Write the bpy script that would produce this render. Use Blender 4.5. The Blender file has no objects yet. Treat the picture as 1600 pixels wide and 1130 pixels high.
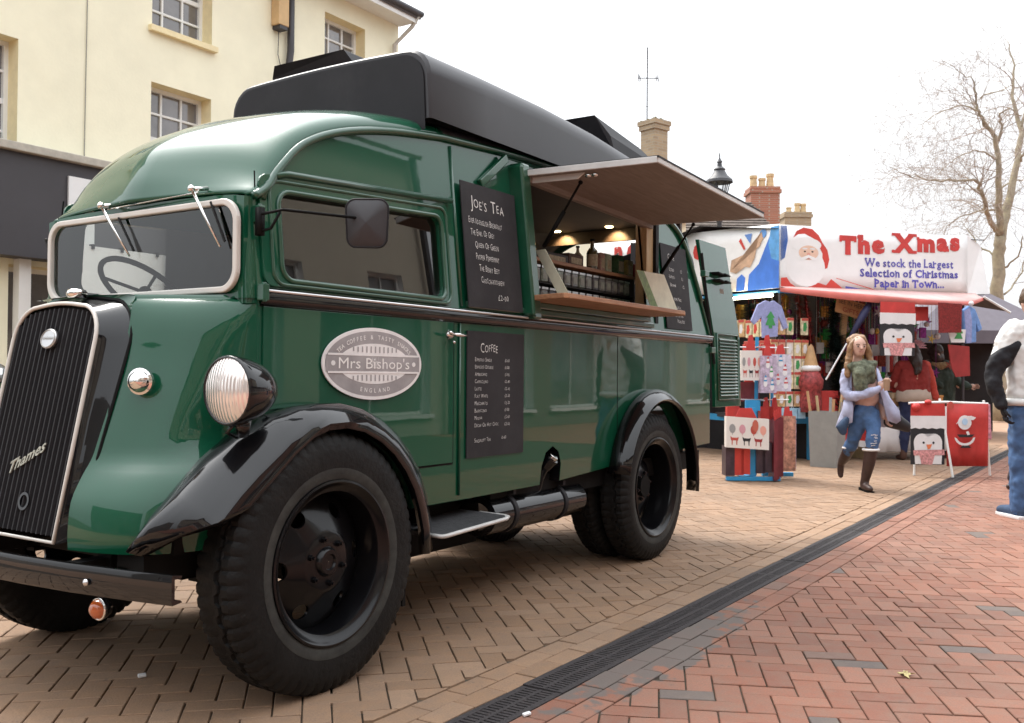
import bpy, bmesh, math, random
from mathutils import Vector, Matrix
random.seed(7)
S = bpy.context.scene
COL = S.collection
# ---------------------------------------------------------------- camera
cam = bpy.data.cameras.new('camera'); camo = bpy.data.objects.new('camera', cam); COL.objects.link(camo)
right = Vector((0.54550366, -0.83807358, 0.00764416)); up = -Vector((0.01687125, 0.00186173, -0.99985594)); back = -Vector((0.83793861, 0.54555404, 0.01515493))
camo.matrix_world = Matrix(((right.x, up.x, back.x, 0), (right.y, up.y, back.y, 0), (right.z, up.z, back.z, 1.15), (0, 0, 0, 1)))
cam.sensor_width = 36; cam.lens = 33.53; cam.clip_start = 0.05; cam.clip_end = 600
cam.dof.use_dof = True; cam.dof.focus_distance = 4.2; cam.dof.aperture_fstop = 8.0
S.camera = camo
# ---------------------------------------------------------------- light
SUN_EL, SUN_AZ = math.radians(54), math.radians(72)      # azimuth: direction the light comes from, from +X towards +Y
w = bpy.data.worlds.new('World'); S.world = w; w.use_nodes = True
nt = w.node_tree; nt.nodes.clear()
sky = nt.nodes.new('ShaderNodeTexSky'); sky.sky_type = 'NISHITA'; sky.sun_disc = False
sky.sun_elevation = SUN_EL; sky.sun_rotation = math.pi / 2 - SUN_AZ; sky.dust_density = 8; sky.air_density = 1.0; sky.ozone_density = 1.0; sky.altitude = 0
hs = nt.nodes.new('ShaderNodeHueSaturation'); hs.inputs['Saturation'].default_value = 0.22
mx = nt.nodes.new('ShaderNodeMix'); mx.data_type = 'RGBA'; mx.inputs[0].default_value = 0.72      # cloud deck: even white over the clear sky
mx.inputs[7].default_value = (8.8, 9.1, 9.5, 1)
bg = nt.nodes.new('ShaderNodeBackground'); bg.inputs['Strength'].default_value = 0.12
ow = nt.nodes.new('ShaderNodeOutputWorld')
nt.links.new(sky.outputs[0], hs.inputs['Color']); nt.links.new(hs.outputs[0], mx.inputs[6]); 
# overcast luminance: about three times brighter overhead than at the horizon
wtc = nt.nodes.new('ShaderNodeTexCoord'); wsx = nt.nodes.new('ShaderNodeSeparateXYZ'); wmr = nt.nodes.new('ShaderNodeMapRange'); wmr.inputs[1].default_value = 0.0; wmr.inputs[2].default_value = 1.0; wmr.inputs[3].default_value = 0.52; wmr.inputs[4].default_value = 1.35
wml = nt.nodes.new('ShaderNodeMix'); wml.data_type = 'RGBA'; wml.blend_type = 'MULTIPLY'; wml.inputs[0].default_value = 1.0
nt.links.new(wtc.outputs['Generated'], wsx.inputs[0]); nt.links.new(wsx.outputs[2], wmr.inputs[0]); nt.links.new(mx.outputs[2], wml.inputs[6]); nt.links.new(wmr.outputs[0], wml.inputs[7])
nt.links.new(wml.outputs[2], bg.inputs[0]); nt.links.new(bg.outputs[0], ow.inputs[0])
sun = bpy.data.lights.new('sun', 'SUN'); suno = bpy.data.objects.new('sun', sun); COL.objects.link(suno)
sun.energy = 1.3; sun.angle = math.radians(22); sun.color = (1, 0.95, 0.88)
sd = Vector((math.cos(SUN_EL) * math.cos(SUN_AZ), math.cos(SUN_EL) * math.sin(SUN_AZ), math.sin(SUN_EL)))
suno.rotation_euler = sd.to_track_quat('Z', 'Y').to_euler()
S.view_settings.view_transform = 'Standard'; S.view_settings.look = 'None'; S.view_settings.gamma = 1; S.view_settings.use_curve_mapping = False
S.view_settings.exposure = 1.2
# ---------------------------------------------------------------- helpers
def tag(o, label=None, cat=None, group=None, kind=None):
    if label: o['label'] = label
    if cat: o['category'] = cat
    if group: o['group'] = group
    if kind: o['kind'] = kind
    return o
def empty(name, loc, label=None, cat=None, group=None):
    o = bpy.data.objects.new(name, None); o.location = loc; o.empty_display_size = 0.1; COL.objects.link(o)
    return tag(o, label, cat, group)
def children(o): return [c for c in bpy.data.objects if c.parent == o]
def wloc(o):
    v = Vector((0, 0, 0))
    while o is not None: v = v + o.location; o = o.parent
    return v
def frame(z):
    z = Vector(z).normalized(); a = Vector((0, 0, 1)) if abs(z.z) < 0.9 else Vector((1, 0, 0))
    x = a.cross(z).normalized(); return x, z.cross(x), z
_tc = {}
def text_geo(s, bold=0.0):
    k = (s, bold)
    if k not in _tc:
        c = bpy.data.curves.new('t', 'FONT'); c.body = s; c.size = 1; c.offset = bold; c.resolution_u = 2; c.fill_mode = 'FRONT'
        o = bpy.data.objects.new('t', c); me = bpy.data.meshes.new_from_object(o)
        v = [tuple(x.co[:2]) for x in me.vertices]; f = [tuple(p.vertices) for p in me.polygons]
        bpy.data.objects.remove(o); bpy.data.meshes.remove(me); bpy.data.curves.remove(c)
        _tc[k] = (v, f)
    return _tc[k]
class MB:
    def __init__(s): s.v = []; s.f = []; s.m = []; s.att = None
    def add(s, vs, fs, m=0):
        n = len(s.v); s.v += [tuple(p) for p in vs]; s.f += [tuple(i + n for i in f) for f in fs]; s.m += [m] * len(fs); return s
    def box(s, x0, x1, y0, y1, z0, z1, m=0):
        return s.add([(x0, y0, z0), (x1, y0, z0), (x1, y1, z0), (x0, y1, z0), (x0, y0, z1), (x1, y0, z1), (x1, y1, z1), (x0, y1, z1)],
                     [(0, 3, 2, 1), (4, 5, 6, 7), (0, 1, 5, 4), (1, 2, 6, 5), (2, 3, 7, 6), (3, 0, 4, 7)], m)
    def obox(s, c, a, b, d, m=0):   # centre and three half-axis vectors
        c, a, b, d = map(Vector, (c, a, b, d)); vs = [c + i * a + j * b + k * d for k in (-1, 1) for i, j in ((-1, -1), (1, -1), (1, 1), (-1, 1))]
        fs = [(0, 3, 2, 1), (4, 5, 6, 7), (0, 1, 5, 4), (1, 2, 6, 5), (2, 3, 7, 6), (3, 0, 4, 7)]
        if a.cross(b).dot(d) < 0: fs = [f[::-1] for f in fs]
        return s.add(vs, fs, m)
    def tube(s, pts, r, n=8, m=0, closed=False, cap=True, r2=None):
        pts = [Vector(p) for p in pts]; N = len(pts); rs = r if isinstance(r, (list, tuple)) else [r] * N
        vs = []; fr = None
        for i, p in enumerate(pts):
            if closed: t = pts[(i + 1) % N] - pts[i - 1]
            else: t = pts[min(i + 1, N - 1)] - pts[max(i - 1, 0)]
            t.normalize()
            if fr is None: x, y, _ = frame(t)
            else:
                x = fr - t * fr.dot(t); x.normalize(); y = t.cross(x)
            fr = x
            for k in range(n):
                a = 2 * math.pi * k / n; vs.append(p + x * (math.cos(a) * rs[i]) + y * (math.sin(a) * (rs[i] if r2 is None else r2)))
        fs = []
        for i in range(N if closed else N - 1):
            j = (i + 1) % N
            for k in range(n): l = (k + 1) % n; fs.append((i * n + k, i * n + l, j * n + l, j * n + k))
        if cap and not closed: fs.append(tuple(range(n))[::-1]); fs.append(tuple((N - 1) * n + k for k in range(n)))
        return s.add(vs, fs, m)
    def cyl(s, p0, p1, r, n=16, m=0, r2=None): return s.tube([p0, p1], [r, r if r2 is None else r2], n, m)
    def lathe(s, c, axis, prof, n=32, m=0, a0=0, sx=1.0, sy=1.0):    # prof: (radius, offset along axis)
        x, y, z = frame(axis); c = Vector(c); vs = []; fs = []; P = len(prof)
        for k in range(n):
            a = a0 + 2 * math.pi * k / n
            for r, h in prof: vs.append(c + x * (r * sx * math.cos(a)) + y * (r * sy * math.sin(a)) + z * h)
        for k in range(n):
            l = (k + 1) % n
            for i in range(P - 1): fs.append((k * P + i, l * P + i, l * P + i + 1, k * P + i + 1))
        if prof[0][0] > 1e-6 and prof[0][1] is not None: pass
        return s.add(vs, fs, m)
    def ball(s, c, rx, ry=None, rz=None, n=12, m=0, axes=None):
        ry = rx if ry is None else ry; rz = rx if rz is None else rz; c = Vector(c)
        X, Y, Z = axes if axes else (Vector((1, 0, 0)), Vector((0, 1, 0)), Vector((0, 0, 1)))
        h = max(4, n // 2); vs = [c - Z * rz]
        for i in range(1, h):
            t = -math.pi / 2 + math.pi * i / h
            for k in range(n): a = 2 * math.pi * k / n; vs.append(c + X * (rx * math.cos(t) * math.cos(a)) + Y * (ry * math.cos(t) * math.sin(a)) + Z * (rz * math.sin(t)))
        vs.append(c + Z * rz); fs = []
        for k in range(n): fs.append((0, 1 + (k + 1) % n, 1 + k))
        for i in range(h - 2):
            for k in range(n): l = (k + 1) % n; fs.append((1 + i * n + k, 1 + i * n + l, 1 + (i + 1) * n + l, 1 + (i + 1) * n + k))
        T = len(vs) - 1
        for k in range(n): fs.append((T, 1 + (h - 2) * n + k, 1 + (h - 2) * n + (k + 1) % n))
        return s.add(vs, fs, m)
    def grid(s, rows, m=0, closed=False, flip=False):
        n = len(rows[0]); vs = [p for r in rows for p in r]; fs = []
        for i in range(len(rows) - 1):
            for k in range(n if closed else n - 1):
                l = (k + 1) % n; q = (i * n + k, i * n + l, (i + 1) * n + l, (i + 1) * n + k); fs.append(q[::-1] if flip else q)
        return s.add(vs, fs, m)
    def poly(s, pts, d=None, m=0):          # flat polygon, extruded by vector d when given
        n = len(pts); pts = [Vector(p) for p in pts]
        if d is None: return s.add(pts, [tuple(range(n))], m)
        d = Vector(d); vs = pts + [p + d for p in pts]
        return s.add(vs, [tuple(range(n))[::-1], tuple(range(n, 2 * n))] + [(i, (i + 1) % n, n + (i + 1) % n, n + i) for i in range(n)], m)
    def holes(s, outer, inner, mp, d=None, m=0):     # 2D outline with holes -> mapped by mp(a, b, side), side 0 front, 1 back
        bm = bmesh.new(); loops = []
        for lp in [outer] + inner:
            vs = [bm.verts.new((p[0], p[1], 0)) for p in lp]; loops.append(len(vs))
            for i in range(len(vs)): bm.edges.new((vs[i], vs[(i + 1) % len(vs)]))
        bmesh.ops.triangle_fill(bm, use_beauty=True, use_dissolve=False, edges=bm.edges[:], normal=(0, 0, 1))
        bm.verts.index_update(); V = [(v.co.x, v.co.y) for v in bm.verts]; F = []
        for f in bm.faces:
            idx = [v.index for v in f.verts]
            F.append(tuple(idx) if f.normal.z > 0 else tuple(idx[::-1]))
        bm.free()
        s.add([mp(a, b, 0) for a, b in V], F, m)
        if d:
            s.add([mp(a, b, 1) for a, b in V], [f[::-1] for f in F], m)
            st = 0
            for L in loops:
                vs = [mp(*V[st + i], 0) for i in range(L)] + [mp(*V[st + i], 1) for i in range(L)]
                s.add(vs, [(i, L + i, L + (i + 1) % L, (i + 1) % L) for i in range(L)], m); st += L
        return s
    def text(s, t, o, x, y, h, align='c', bold=0.0, m=0, w=None, sp=1.0, jit=0):
        v, f = text_geo(t, bold)
        if not v: return s
        x = Vector(x).normalized(); y = Vector(y).normalized(); o = Vector(o)
        x0 = min(p[0] for p in v); x1 = max(p[0] for p in v); sc = h; sx = sc
        if w: sx = w / (x1 - x0)
        off = {'c': (x0 + x1) / 2, 'l': x0, 'r': x1}[align]
        vs = [o + x * ((p[0] - off) * sx) + y * (p[1] * sc) for p in v]
        return s.add(vs, f, m)
    def build(s, name, mat, parent=None, smooth=False, bevel=0, seg=2, attr=None, weld=0, sub=0, solid=0):
        me = bpy.data.meshes.new(name); off = wloc(parent) if parent else Vector((0, 0, 0))
        me.from_pydata([(p[0] - off.x, p[1] - off.y, p[2] - off.z) for p in s.v], [], s.f)
        mats = mat if isinstance(mat, (list, tuple)) else [mat]
        for q in mats: me.materials.append(q)
        if len(mats) > 1: me.polygons.foreach_set('material_index', s.m)
        if attr: a = me.attributes.new('v', 'FLOAT', 'FACE'); a.data.foreach_set('value', attr)
        me.update()
        if weld or name in ():
            bm = bmesh.new(); bm.from_mesh(me); bmesh.ops.remove_doubles(bm, verts=bm.verts, dist=weld); bmesh.ops.recalc_face_normals(bm, faces=bm.faces); bm.to_mesh(me); bm.free()
        if smooth:
            me.polygons.foreach_set('use_smooth', [True] * len(me.polygons))
            if smooth is not True:
                try: me.set_sharp_from_angle(angle=math.radians(smooth))
                except Exception: pass
        o = bpy.data.objects.new(name, me); COL.objects.link(o)
        if parent: o.parent = parent
        if solid: q = o.modifiers.new('solid', 'SOLIDIFY'); q.thickness = solid; q.offset = -1
        if sub: q = o.modifiers.new('sub', 'SUBSURF'); q.levels = sub; q.render_levels = sub
        if bevel: q = o.modifiers.new('bev', 'BEVEL'); q.width = bevel; q.segments = seg; q.limit_method = 'ANGLE'; q.angle_limit = math.radians(35)
        return o
def copy_tree(o, loc=None, parent=None, label=None):
    c = o.copy(); COL.objects.link(c); c.parent = parent
    if loc is not None: c.location = loc
    if label: c['label'] = label
    for ch in children(o): copy_tree(ch, None, c)
    return c
def ell(c, x, y, rx, ry, n=32):
    c = Vector(c); x = Vector(x); y = Vector(y)
    return [c + x * (rx * math.cos(2 * math.pi * k / n)) + y * (ry * math.sin(2 * math.pi * k / n)) for k in range(n)]
def rrect(x0, x1, z0, z1, r, n=5):
    pts = []
    for cx, cz, a in ((x1 - r, z0 + r, -90), (x1 - r, z1 - r, 0), (x0 + r, z1 - r, 90), (x0 + r, z0 + r, 180)):
        for k in range(n + 1): t = math.radians(a + 90 * k / n); pts.append((cx + r * math.cos(t), cz + r * math.sin(t)))
    return pts
# ---------------------------------------------------------------- materials
def mat(name, col, rough=0.6, metal=0.0, coat=0.0, crough=0.03, var=0.0, vscale=8.0, bump=0.0, bscale=40.0, emit=None, estr=0, spec=0.5, ramp=None, dirt=0.0, dcol=(0.1, 0.09, 0.08), dscale=3.0, sheen=0):
    m = bpy.data.materials.new(name); m.use_nodes = True; n = m.node_tree; b = n.nodes['Principled BSDF']
    b.inputs['Base Color'].default_value = (*col, 1); b.inputs['Roughness'].default_value = rough; b.inputs['Metallic'].default_value = metal
    b.inputs['Coat Weight'].default_value = coat; b.inputs['Coat Roughness'].default_value = crough; b.inputs['Specular IOR Level'].default_value = spec
    if sheen: b.inputs['Sheen Weight'].default_value = sheen
    tc = n.nodes.new('ShaderNodeTexCoord')
    src = None
    if var:
        no = n.nodes.new('ShaderNodeTexNoise'); no.inputs['Scale'].default_value = vscale; no.inputs['Detail'].default_value = 6; no.inputs['Roughness'].default_value = 0.65
        n.links.new(tc.outputs['Object'], no.inputs['Vector'])
        r = n.nodes.new('ShaderNodeValToRGB'); r.color_ramp.elements[0].position = 0.3; r.color_ramp.elements[1].position = 0.72
        r.color_ramp.elements[0].color = (*[c * (1 - var) for c in col], 1); r.color_ramp.elements[1].color = (*[min(1, c * (1 + var)) for c in col], 1)
        n.links.new(no.outputs['Fac'], r.inputs[0]); src = r.outputs[0]
    if dirt:
        no = n.nodes.new('ShaderNodeTexNoise'); no.inputs['Scale'].default_value = dscale; no.inputs['Detail'].default_value = 8; no.inputs['Roughness'].default_value = 0.7
        n.links.new(tc.outputs['Object'], no.inputs['Vector'])
        r = n.nodes.new('ShaderNodeMapRange'); r.inputs[1].default_value = 0.5; r.inputs[2].default_value = 0.75; r.inputs[4].default_value = dirt
        n.links.new(no.outputs['Fac'], r.inputs[0])
        mm = n.nodes.new('ShaderNodeMix'); mm.data_type = 'RGBA'; n.links.new(r.outputs[0], mm.inputs[0]); mm.inputs[7].default_value = (*dcol, 1)
        if src: n.links.new(src, mm.inputs[6])
        else: mm.inputs[6].default_value = (*col, 1)
        src = mm.outputs[2]
    if src: n.links.new(src, b.inputs['Base Color'])
    if bump:
        no = n.nodes.new('ShaderNodeTexNoise'); no.inputs['Scale'].default_value = bscale; no.inputs['Detail'].default_value = 4
        n.links.new(tc.outputs['Object'], no.inputs['Vector'])
        bu = n.nodes.new('ShaderNodeBump'); bu.inputs['Strength'].default_value = bump; bu.inputs['Distance'].default_value = 0.01
        n.links.new(no.outputs['Fac'], bu.inputs['Height']); n.links.new(bu.outputs[0], b.inputs['Normal'])
        if coat: n.links.new(bu.outputs[0], b.inputs['Coat Normal'])
    if emit: b.inputs['Emission Color'].default_value = (*emit, 1); b.inputs['Emission Strength'].default_value = estr
    return m
def glass(name, tint=(0.5, 0.52, 0.5), refl=1.0, ior=1.5, rough=0.0):
    m = bpy.data.materials.new(name); m.use_nodes = True; n = m.node_tree; n.nodes.clear()
    o = n.nodes.new('ShaderNodeOutputMaterial'); t = n.nodes.new('ShaderNodeBsdfTransparent'); t.inputs[0].default_value = (*tint, 1)
    g = n.nodes.new('ShaderNodeBsdfGlossy'); g.inputs['Roughness'].default_value = rough; g.inputs[0].default_value = (refl, refl, refl, 1)
    f = n.nodes.new('ShaderNodeFresnel'); f.inputs[0].default_value = ior; x = n.nodes.new('ShaderNodeMixShader')
    n.links.new(f.outputs[0], x.inputs[0]); n.links.new(t.outputs[0], x.inputs[1]); n.links.new(g.outputs[0], x.inputs[2]); n.links.new(x.outputs[0], o.inputs[0]); return m
def flat(name, col, rough=0.7): return mat(name, col, rough, var=0.08, vscale=5)
GREEN = mat('green_coach_paint', (0.0035, 0.071, 0.035), 0.4, coat=1.0, crough=0.02, bump=0.035, bscale=2.2, spec=0.08, dirt=0.08, dcol=(0.02, 0.07, 0.04), dscale=2.0)
GREEN_D = mat('green_trim_paint', (0.008, 0.07, 0.036), 0.35, coat=0.8, crough=0.05, var=0.15)
BLACK_G = mat('black_gloss_paint', (0.005, 0.005, 0.006), 0.3, spec=0.05, coat=1.0, crough=0.03, bump=0.04, bscale=5)
BLACK_M = mat('black_matt_paint', (0.015, 0.0145, 0.017), 0.55, spec=0.25, var=0.25, vscale=3, dirt=0.35, dcol=(0.045, 0.043, 0.045), dscale=4)
ROOFBLK = mat('black_roof_cover', (0.026, 0.025, 0.029), 0.42, var=0.2, vscale=2, bump=0.05, bscale=3)
CHASSIS = mat('chassis_black', (0.006, 0.006, 0.006), 0.7, spec=0.15, var=0.4, vscale=9)
RUBBER = mat('tyre_rubber', (0.0085, 0.0085, 0.0085), 0.62, spec=0.22, var=0.3, vscale=12, bump=0.3, bscale=60, dirt=0.35, dcol=(0.03, 0.029, 0.026), dscale=7)
RIM = mat('black_wheel_paint', (0.004, 0.004, 0.005), 0.3, spec=0.15, coat=0.35, crough=0.12, dirt=0.12, dcol=(0.03, 0.028, 0.025), dscale=6)
CHROME = mat('chrome', (0.75, 0.74, 0.72), 0.12, metal=1, bump=0.02, bscale=20)
ALU = mat('brushed_aluminium', (0.62, 0.62, 0.62), 0.38, metal=1, var=0.1)
ALU_L = mat('white_metal_edge', (0.6, 0.59, 0.57), 0.4, var=0.12)
CREAM = mat('cream_frame_paint', (0.62, 0.59, 0.54), 0.35, coat=0.4, var=0.05)
GLASSW = glass('windscreen_glass', (0.88, 0.91, 0.87), 1.0, 1.62)
GLASSF = glass('far_window_glass', (0.9, 0.92, 0.9), 1.0, 1.5)
GLASSD = glass('side_window_glass', (0.32, 0.33, 0.31), 1.0, 1.75)
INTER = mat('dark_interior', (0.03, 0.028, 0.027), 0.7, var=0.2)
SLATE = mat('chalkboard', (0.036, 0.035, 0.038), 0.75, spec=0.2, var=0.18, vscale=3, dirt=0.2, dcol=(0.09, 0.09, 0.09), dscale=5)
CHALK = mat('chalk', (0.75, 0.75, 0.73), 0.9, var=0.3, vscale=60)
def wood(name, c1, c2, rough=0.5, scale=(2, 18, 18)):
    m = mat(name, c1, rough); n = m.node_tree; b = n.nodes['Principled BSDF']; tc = n.nodes.new('ShaderNodeTexCoord'); mp = n.nodes.new('ShaderNodeMapping'); mp.inputs['Scale'].default_value = scale
    no = n.nodes.new('ShaderNodeTexNoise'); no.inputs['Scale'].default_value = 2.0; no.inputs['Detail'].default_value = 7; no.inputs['Distortion'].default_value = 1.2
    r = n.nodes.new('ShaderNodeValToRGB'); r.color_ramp.elements[0].position = 0.32; r.color_ramp.elements[1].position = 0.7; r.color_ramp.elements[0].color = (*c1, 1); r.color_ramp.elements[1].color = (*c2, 1)
    n.links.new(tc.outputs['Object'], mp.inputs[0]); n.links.new(mp.outputs[0], no.inputs['Vector']); n.links.new(no.outputs['Fac'], r.inputs[0]); n.links.new(r.outputs[0], b.inputs['Base Color']); return m
OAK = wood('counter_wood', (0.33, 0.15, 0.075), (0.5, 0.27, 0.15))
PALEWOOD = wood('pale_timber', (0.48, 0.34, 0.17), (0.6, 0.45, 0.26), scale=(18, 18, 2))
PLY = wood('awning_lining', (0.20, 0.165, 0.14), (0.27, 0.23, 0.20), 0.6)
WHITE = mat('white_plastic', (0.8, 0.8, 0.8), 0.5, var=0.03)
def brickmat(name, c1, c2, mort, sc=1.0, w=0.225, h=0.075):
    m = bpy.data.materials.new(name); m.use_nodes = True; n = m.node_tree; b = n.nodes['Principled BSDF']; b.inputs['Roughness'].default_value = 0.85
    tc = n.nodes.new('ShaderNodeTexCoord'); br = n.nodes.new('ShaderNodeTexBrick'); br.inputs['Scale'].default_value = 1.0; br.inputs['Brick Width'].default_value = w; br.inputs['Row Height'].default_value = h; br.inputs['Mortar Size'].default_value = 0.008
    br.inputs['Color1'].default_value = (*c1, 1); br.inputs['Color2'].default_value = (*c2, 1); br.inputs['Mortar'].default_value = (*mort, 1)
    sx = n.nodes.new('ShaderNodeSeparateXYZ'); cb = n.nodes.new('ShaderNodeCombineXYZ'); ad = n.nodes.new('ShaderNodeMath')
    n.links.new(tc.outputs['Object'], sx.inputs[0]); n.links.new(sx.outputs[0], ad.inputs[0]); n.links.new(sx.outputs[1], ad.inputs[1]); n.links.new(ad.outputs[0], cb.inputs[0]); n.links.new(sx.outputs[2], cb.inputs[1]); n.links.new(cb.outputs[0], br.inputs[0]); n.links.new(br.outputs[0], b.inputs['Base Color'])
    return m
# ================================================================ PAVING
PA = -0.0115                                   # the drain runs this much off the X axis (radians)
ca, sa = math.cos(PA), math.sin(PA)
def pf(p, q): return (p * ca - q * sa, p * sa + q * ca)     # paving frame -> world
# drain band in that frame
DQ0, DQ1 = 1.772, 1.945
def pavemat(name, ramp, stuff):
    m = bpy.data.materials.new(name); m.use_nodes = True; n = m.node_tree; b = n.nodes['Principled BSDF']; b.inputs['Roughness'].default_value = 0.8
    geo = n.nodes.new('ShaderNodeNewGeometry')
    if stuff: s = n.nodes.new('ShaderNodeAttribute'); s.attribute_name = 'v'; so = s.outputs['Fac']
    else: s = n.nodes.new('ShaderNodeObjectInfo'); so = s.outputs['Random']
    r = n.nodes.new('ShaderNodeValToRGB'); r.color_ramp.interpolation = 'LINEAR'
    while len(r.color_ramp.elements) < len(ramp): r.color_ramp.elements.new(0.5)
    for e, (p, c) in zip(r.color_ramp.elements, ramp): e.position = p; e.color = (*c, 1)
    n.links.new(so, r.inputs[0])
    last = r.outputs[0]
    for sc, lo, hi, amt, col in ((1.3, 0.42, 0.75, 0.4, (0.14, 0.115, 0.09)), (14, 0.4, 0.7, 0.42, (0.22, 0.16, 0.12)), (160, 0.35, 0.75, 0.5, (0.1, 0.075, 0.06)), (7, 0.66, 0.72, 0.5, (0.07, 0.06, 0.055))):
        no = n.nodes.new('ShaderNodeTexNoise'); no.inputs['Scale'].default_value = sc; no.inputs['Detail'].default_value = 6; no.inputs['Roughness'].default_value = 0.65
        n.links.new(geo.outputs['Position'], no.inputs['Vector'])
        mr = n.nodes.new('ShaderNodeMapRange'); mr.inputs[1].default_value = lo; mr.inputs[2].default_value = hi; mr.inputs[4].default_value = amt; n.links.new(no.outputs['Fac'], mr.inputs[0])
        x = n.nodes.new('ShaderNodeMix'); x.data_type = 'RGBA'; n.links.new(mr.outputs[0], x.inputs[0]); n.links.new(last, x.inputs[6]); x.inputs[7].default_value = (*col, 1); last = x.outputs[2]
    # trodden gum and oil spots
    vo = n.nodes.new('ShaderNodeTexVoronoi'); vo.inputs['Scale'].default_value = 2.6; vo.inputs['Randomness'].default_value = 1; n.links.new(geo.outputs['Position'], vo.inputs['Vector'])
    mr = n.nodes.new('ShaderNodeMapRange'); mr.inputs[1].default_value = 0.055; mr.inputs[2].default_value = 0.04; mr.inputs[3].default_value = 0; mr.inputs[4].default_value = 0.55; n.links.new(vo.outputs['Distance'], mr.inputs[0])
    x = n.nodes.new('ShaderNodeMix'); x.data_type = 'RGBA'; n.links.new(mr.outputs[0], x.inputs[0]); n.links.new(last, x.inputs[6]); x.inputs[7].default_value = (0.085, 0.075, 0.068, 1); last = x.outputs[2]
    # grey cement slurry spilt beside the drain
    sp = n.nodes.new('ShaderNodeSeparateXYZ'); n.links.new(geo.outputs['Position'], sp.inputs[0])
    vm = n.nodes.new('ShaderNodeVectorMath'); vm.operation = 'DISTANCE'
    mpn = n.nodes.new('ShaderNodeMapping'); mpn.inputs['Scale'].default_value = (0.62, 3.2, 1); n.links.new(geo.outputs['Position'], mpn.inputs[0]); n.links.new(mpn.outputs[0], vm.inputs[0]); vm.inputs[1].default_value = (3.75 * 0.62, 1.66 * 3.2, 0)
    no = n.nodes.new('ShaderNodeTexNoise'); no.inputs['Scale'].default_value = 9; no.inputs['Detail'].default_value = 5; n.links.new(geo.outputs['Position'], no.inputs['Vector'])
    ad = n.nodes.new('ShaderNodeMath'); ad.operation = 'MULTIPLY_ADD'; n.links.new(no.outputs['Fac'], ad.inputs[0]); ad.inputs[1].default_value = 1.5; n.links.new(vm.outputs['Value'], ad.inputs[2])
    mr = n.nodes.new('ShaderNodeMapRange'); mr.inputs[1].default_value = 1.28; mr.inputs[2].default_value = 1.18; mr.inputs[3].default_value = 0; mr.inputs[4].default_value = 0.85; n.links.new(ad.outputs[0], mr.inputs[0])
    lt = n.nodes.new('ShaderNodeMath'); lt.operation = 'LESS_THAN'; n.links.new(sp.outputs[1], lt.inputs[0]); lt.inputs[1].default_value = 1.78; mu = n.nodes.new('ShaderNodeMath'); mu.operation = 'MULTIPLY'; n.links.new(mr.outputs[0], mu.inputs[0]); n.links.new(lt.outputs[0], mu.inputs[1])
    x = n.nodes.new('ShaderNodeMix'); x.data_type = 'RGBA'; n.links.new(mu.outputs[0], x.inputs[0]); n.links.new(last, x.inputs[6]); x.inputs[7].default_value = (0.12, 0.11, 0.1, 1); last = x.outputs[2]
    n.links.new(last, b.inputs['Base Color'])
    no = n.nodes.new('ShaderNodeTexNoise'); no.inputs['Scale'].default_value = 120; no.inputs['Detail'].default_value = 4; n.links.new(geo.outputs['Position'], no.inputs['Vector'])
    bu = n.nodes.new('ShaderNodeBump'); bu.inputs['Strength'].default_value = 0.35; bu.inputs['Distance'].default_value = 0.004; n.links.new(no.outputs['Fac'], bu.inputs['Height']); n.links.new(bu.outputs[0], b.inputs['Normal'])
    return m
TANR = [(0, (0.30, 0.178, 0.10)), (0.35, (0.345, 0.207, 0.12)), (0.7, (0.365, 0.222, 0.13)), (1, (0.40, 0.255, 0.16))]
REDR = [(0, (0.225, 0.08, 0.048)), (0.3, (0.275, 0.102, 0.06)), (0.6, (0.305, 0.118, 0.07)), (0.97, (0.34, 0.145, 0.092)), (0.978, (0.10, 0.082, 0.076)), (1, (0.15, 0.12, 0.11))]
TAN_S, TAN_O, RED_S, RED_O = pavemat('tan_paver', TANR, 1), pavemat('tan_paver_single', TANR, 0), pavemat('red_paver', REDR, 1), pavemat('red_paver_single', REDR, 0)
def paver_mesh(L, W, mt):     # bevelled top, no bottom; top at z 0
    g = 0.003; c = 0.003; d = 0.02; x, y = L / 2 - g, W / 2 - g
    vs = [(a, b, -d) for a, b in ((-x, -y), (x, -y), (x, y), (-x, y))] + [(a, b, -c * 0.8) for a, b in ((-x, -y), (x, -y), (x, y), (-x, y))] + [(a, b, 0) for a, b in ((-x + c, -y + c), (x - c, -y + c), (x - c, y - c), (-x + c, y - c))]
    fs = [(8, 9, 10, 11)] + [(i, (i + 1) % 4, 4 + (i + 1) % 4, 4 + i) for i in range(4)] + [(4 + i, 4 + (i + 1) % 4, 8 + (i + 1) % 4, 8 + i) for i in range(4)]
    return vs, fs
camx, camy = 0.0, 0.0; FX, FY = 0.8379, 0.5456; RX, RY = 0.5455, -0.8381
def clip_poly(pts, nx, ny, lim):      # keep nx*x + ny*y > lim
    out = []
    for i in range(len(pts)):
        a, b = pts[i], pts[(i + 1) % len(pts)]; da, db = nx * a[0] + ny * a[1] - lim, nx * b[0] + ny * b[1] - lim
        if da >= 0: out.append(a)
        if da * db < 0: t = da / (da - db); out.append((a[0] + (b[0] - a[0]) * t, a[1] + (b[1] - a[1]) * t))
    return out
def visible(x, y, mg=2.6):
    d = x * FX + y * FY; r = x * RX + y * RY
    return 0.9 < d < 17 and abs(r) < d * 0.545 + mg
ground = MB().add([(-150, -150, -0.011), (200, -150, -0.011), (200, 200, -0.011), (-150, 200, -0.011)], [(0, 1, 2, 3)])
gm = mat('joint_sand_and_far_ground', (0.085, 0.065, 0.045), 0.95, var=0.35, vscale=30, dirt=0.35, dcol=(0.04, 0.055, 0.025), dscale=4)
go = ground.build('ground', gm); tag(go, kind='structure')
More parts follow.
